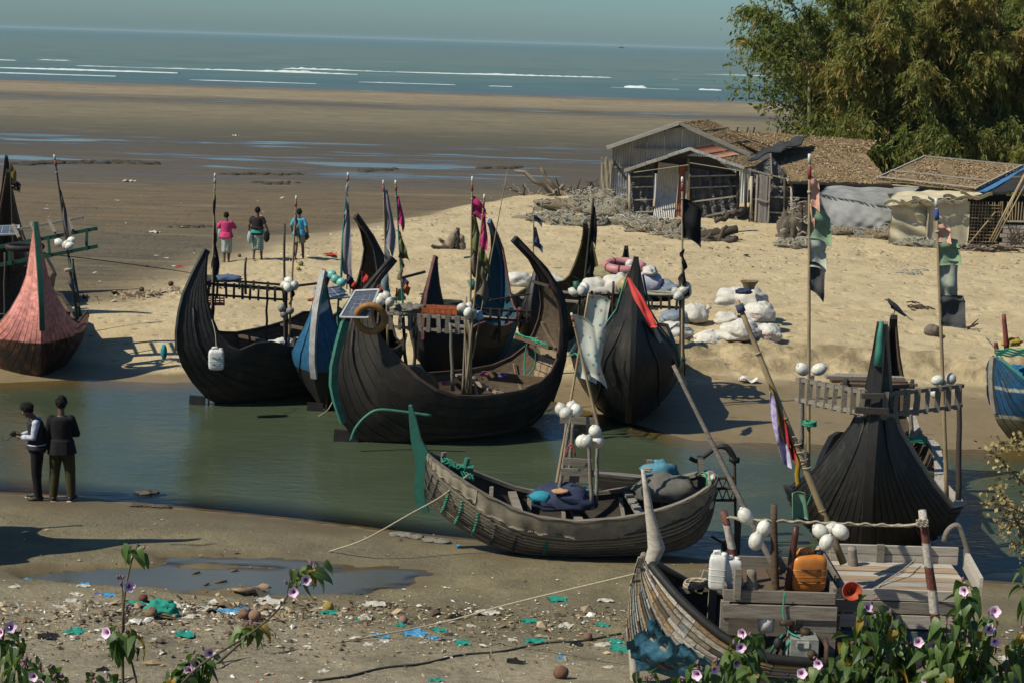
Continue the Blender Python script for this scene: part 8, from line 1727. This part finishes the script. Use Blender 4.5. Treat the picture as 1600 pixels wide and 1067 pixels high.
for i, (x, y, l, hh) in enumerate(((300, 903, .32, .0), (318, 921, .22, 0), (335, 917, .5, 0), (360, 899, .3, 0))): tag(MB().tube([Gg(x, y)+Vector((0, 0, .07)), Gg(x+40*l, y-1)+Vector((0, 0, .09))], [.025, .012], 6).build('stick', driftd, None, True), 'dark stick poking out of the puddle', 'stick', 'sticks in the puddle')
# rags of old plastic along the water line by the grey boat
for i, (x, y) in enumerate(((622, 836), (636, 838), (650, 841), (672, 846), (690, 848))): lump('grey rag washed up along the water line left of the grey plank boat', 'rag', Gg(x, y), (.14, .08, .045), cl('grey_wet_rag', (.20, .19, .165), (.09, .085, .075)), 140+i, .5, 'rag', 'rags on the water line', res=(12, 8))
lump('weed clump floating in the creek near the two people', 'weed', G(228, 771, -.01), (.17, .08, .035), driftd, 150, .9, 'weed_clump', res=(14, 9))
mb = MB(); r = random.Random(5)
for k in range(46): x = r.uniform(196, 250); q = Gg(x, 789+ (x-196)*.05+r.uniform(-1, 1.5)); a_ = r.uniform(-.5, .5); mb.tube([q, q+Vector((.12*math.cos(a_), .05*math.sin(a_), .03)), q+Vector((.22*math.cos(a_), .10*math.sin(a_), .0))], .010, 4)
mb.build('debris', driftd, None, True, kind='stuff')
# drift line on the beach and chips of shell, husk and straw: one mass each
def chips(name, pts, size, ramp, seed, tall=.3):
    r = np.random.RandomState(seed); n = len(pts); P = np.array(pts); a_ = r.rand(n)*6.283; d = np.stack([np.cos(a_), np.sin(a_), r.uniform(-tall, tall, n)], 1); s = np.stack([-np.sin(a_), np.cos(a_), r.uniform(-tall, tall, n)], 1); L = (size*np.exp(r.normal(0, .5, n)))[:, None]; Wd = L*r.uniform(.2, .8, n)[:, None]
    P[:, 2] += .012+.3*L[:, 0]*tall
    up = np.array([0, 0, 1.])*L*r.uniform(.1, .5, (n, 1))
    co = np.stack([P-d*L, P-s*Wd, P+d*L, P+s*Wd, P+up], 1).reshape(-1, 3); k = (np.arange(n)*5)[:, None, None]; q = np.array([[0, 1, 4], [1, 2, 4], [2, 3, 4], [3, 0, 4]])[None]+k
    t = NT(name+'_colour'); m_ = t.done(t.ramp(t.attr('tint'), ramp), .85); t.t.nodes['Color Ramp'].color_ramp.interpolation = 'CONSTANT'
    me = np_mesh(name, co, q.reshape(-1, 3), dict(tint=np.repeat(r.rand(n), 5)), False); obj(name, me, None, m_, kind='stuff')
def many(f, n, seed):
    r = random.Random(seed); A = np.array([f(r) for _ in range(n)]); z = np.full(n, .3)
    d = np.array(F_)[None]+np.array(R_)[None]*((A[:, :1]-800)/FPX)+np.array(U_)[None]*((533.5-A[:, 1:])/FPX)
    for _ in range(8):
        k = (z-CAM_Z)/d[:, 2]; x, y = d[:, 0]*k, d[:, 1]*k; z = hfield(x, y)
    return np.stack([x, y, z], 1)
brown = [(0, (.07, .05, .035)), (.25, (.15, .105, .065)), (.5, (.24, .18, .11)), (.72, (.34, .27, .18)), (.86, (.46, .43, .37)), (.94, (.60, .58, .54))]
chips('litter', many(lambda r: (r.uniform(-20, 1000), 950+abs(r.gauss(0, 1))*38+r.gauss(0, 8)), 2600, 1), .022, brown, 1)
chips('litter', many(lambda r: (r.gauss(330, 160), 955+r.gauss(0, 9)), 900, 2), .032, brown, 2, .6)
chips('litter', many(lambda r: (r.uniform(-20, 1150), r.uniform(800, 960)), 500, 3), .016, brown, 3)
chips('shell_chips', many(lambda r: (r.uniform(-20, 1000), r.uniform(905, 1080)), 650, 9), .013, [(0, (.55, .53, .50)), (.5, (.42, .38, .32)), (.8, (.10, .30, .27)), (.9, (.35, .12, .08))], 9)
chips('litter', many(lambda r: (r.uniform(1480, 1620), r.uniform(985, 1075)), 160, 4), .025, brown, 4)
chips('drift_line', many(lambda r: ((lambda x: (x, 468-(x-165)*.10+r.gauss(0, 3)))(r.gauss(240, 40))), 260, 5), .05, brown[:4], 5, .5)
chips('drift_line', many(lambda r: ((lambda x: (x, 395-(x-480)*.24+r.gauss(0, 11)))(r.uniform(440, 800))), 420, 6), .035, brown, 6, .5)
chips('drift_line', many(lambda r: (r.uniform(900, 1600), 392+r.gauss(0, 22)), 1300, 7), .035, brown[:5], 7, .4)
chips('drift_line', many(lambda r: (r.uniform(60, 560), r.uniform(300, 470)), 300, 8), .032, brown, 8, .4)
# rough mud clods along the tidal flat
def clods(label, pts, seed, s=.35):
    mb = MB(); r = random.Random(seed)
    for x, y in pts:
        for k in range(3): p = Gg(x+r.gauss(0, 8), y+r.gauss(0, .7)); mb.ball(p, (s*r.uniform(.5, 1.7), s*.6, s*r.uniform(.18, .42)), 8, 5, f=lambda q: 1+.3*mnoise.noise(q*2+p))
    mb.build('mud_clods', mat('dark_mud', (.055, .047, .033), (.03, .026, .02), .9, 3), None, True, kind='stuff')
clods('', [(x, 257-2.5*math.sin((x-30)/70)) for x in range(30, 240, 5)], 1, .40); clods('', [(x, 273) for x in range(360, 460, 9)], 2, .25); clods('', [(x, 268-(x-570)*.05) for x in range(570, 605, 5)], 3, .3); clods('', [(x, 263) for x in range(750, 800, 7)], 4, .3); clods('', [(x, 287) for x in range(410, 450, 6)], 5, .25); clods('', [(x, 355) for x in range(275, 330, 8)], 6, .15)
# a trawler, barely a dot on the horizon
o = thing('trawler', 'tiny dark trawler on the horizon', 'ship', W(971, 76.2, 5200)); o.location.z = -.6
MB().box((0, 0, 2), (16, 5, 4)).build('hull', darkw, o, local=True); MB().box((-4, 0, 6.5), (4, 4, 5)).build('wheelhouse', white_p, o, local=True); MB().tube([(2, 0, 4), (2, 0, 14)], .4, 6).build('mast', darkw, o, local=True)

# ================================================================== AIR
hz = MB().box((0, 29960, 5.5), (90000, 60000, 22))
t = bpy.data.materials.new('haze'); t.use_nodes = True; nt = t.node_tree; nt.nodes.clear(); o_ = nt.nodes.new('ShaderNodeOutputMaterial'); v = nt.nodes.new('ShaderNodeVolumePrincipled')
v.inputs['Color'].default_value = (.42, .58, .64, 1); v.inputs['Density'].default_value = .00008; nt.links.new(v.outputs[0], o_.inputs['Volume'])
hz.build('haze', t, None, kind='stuff')
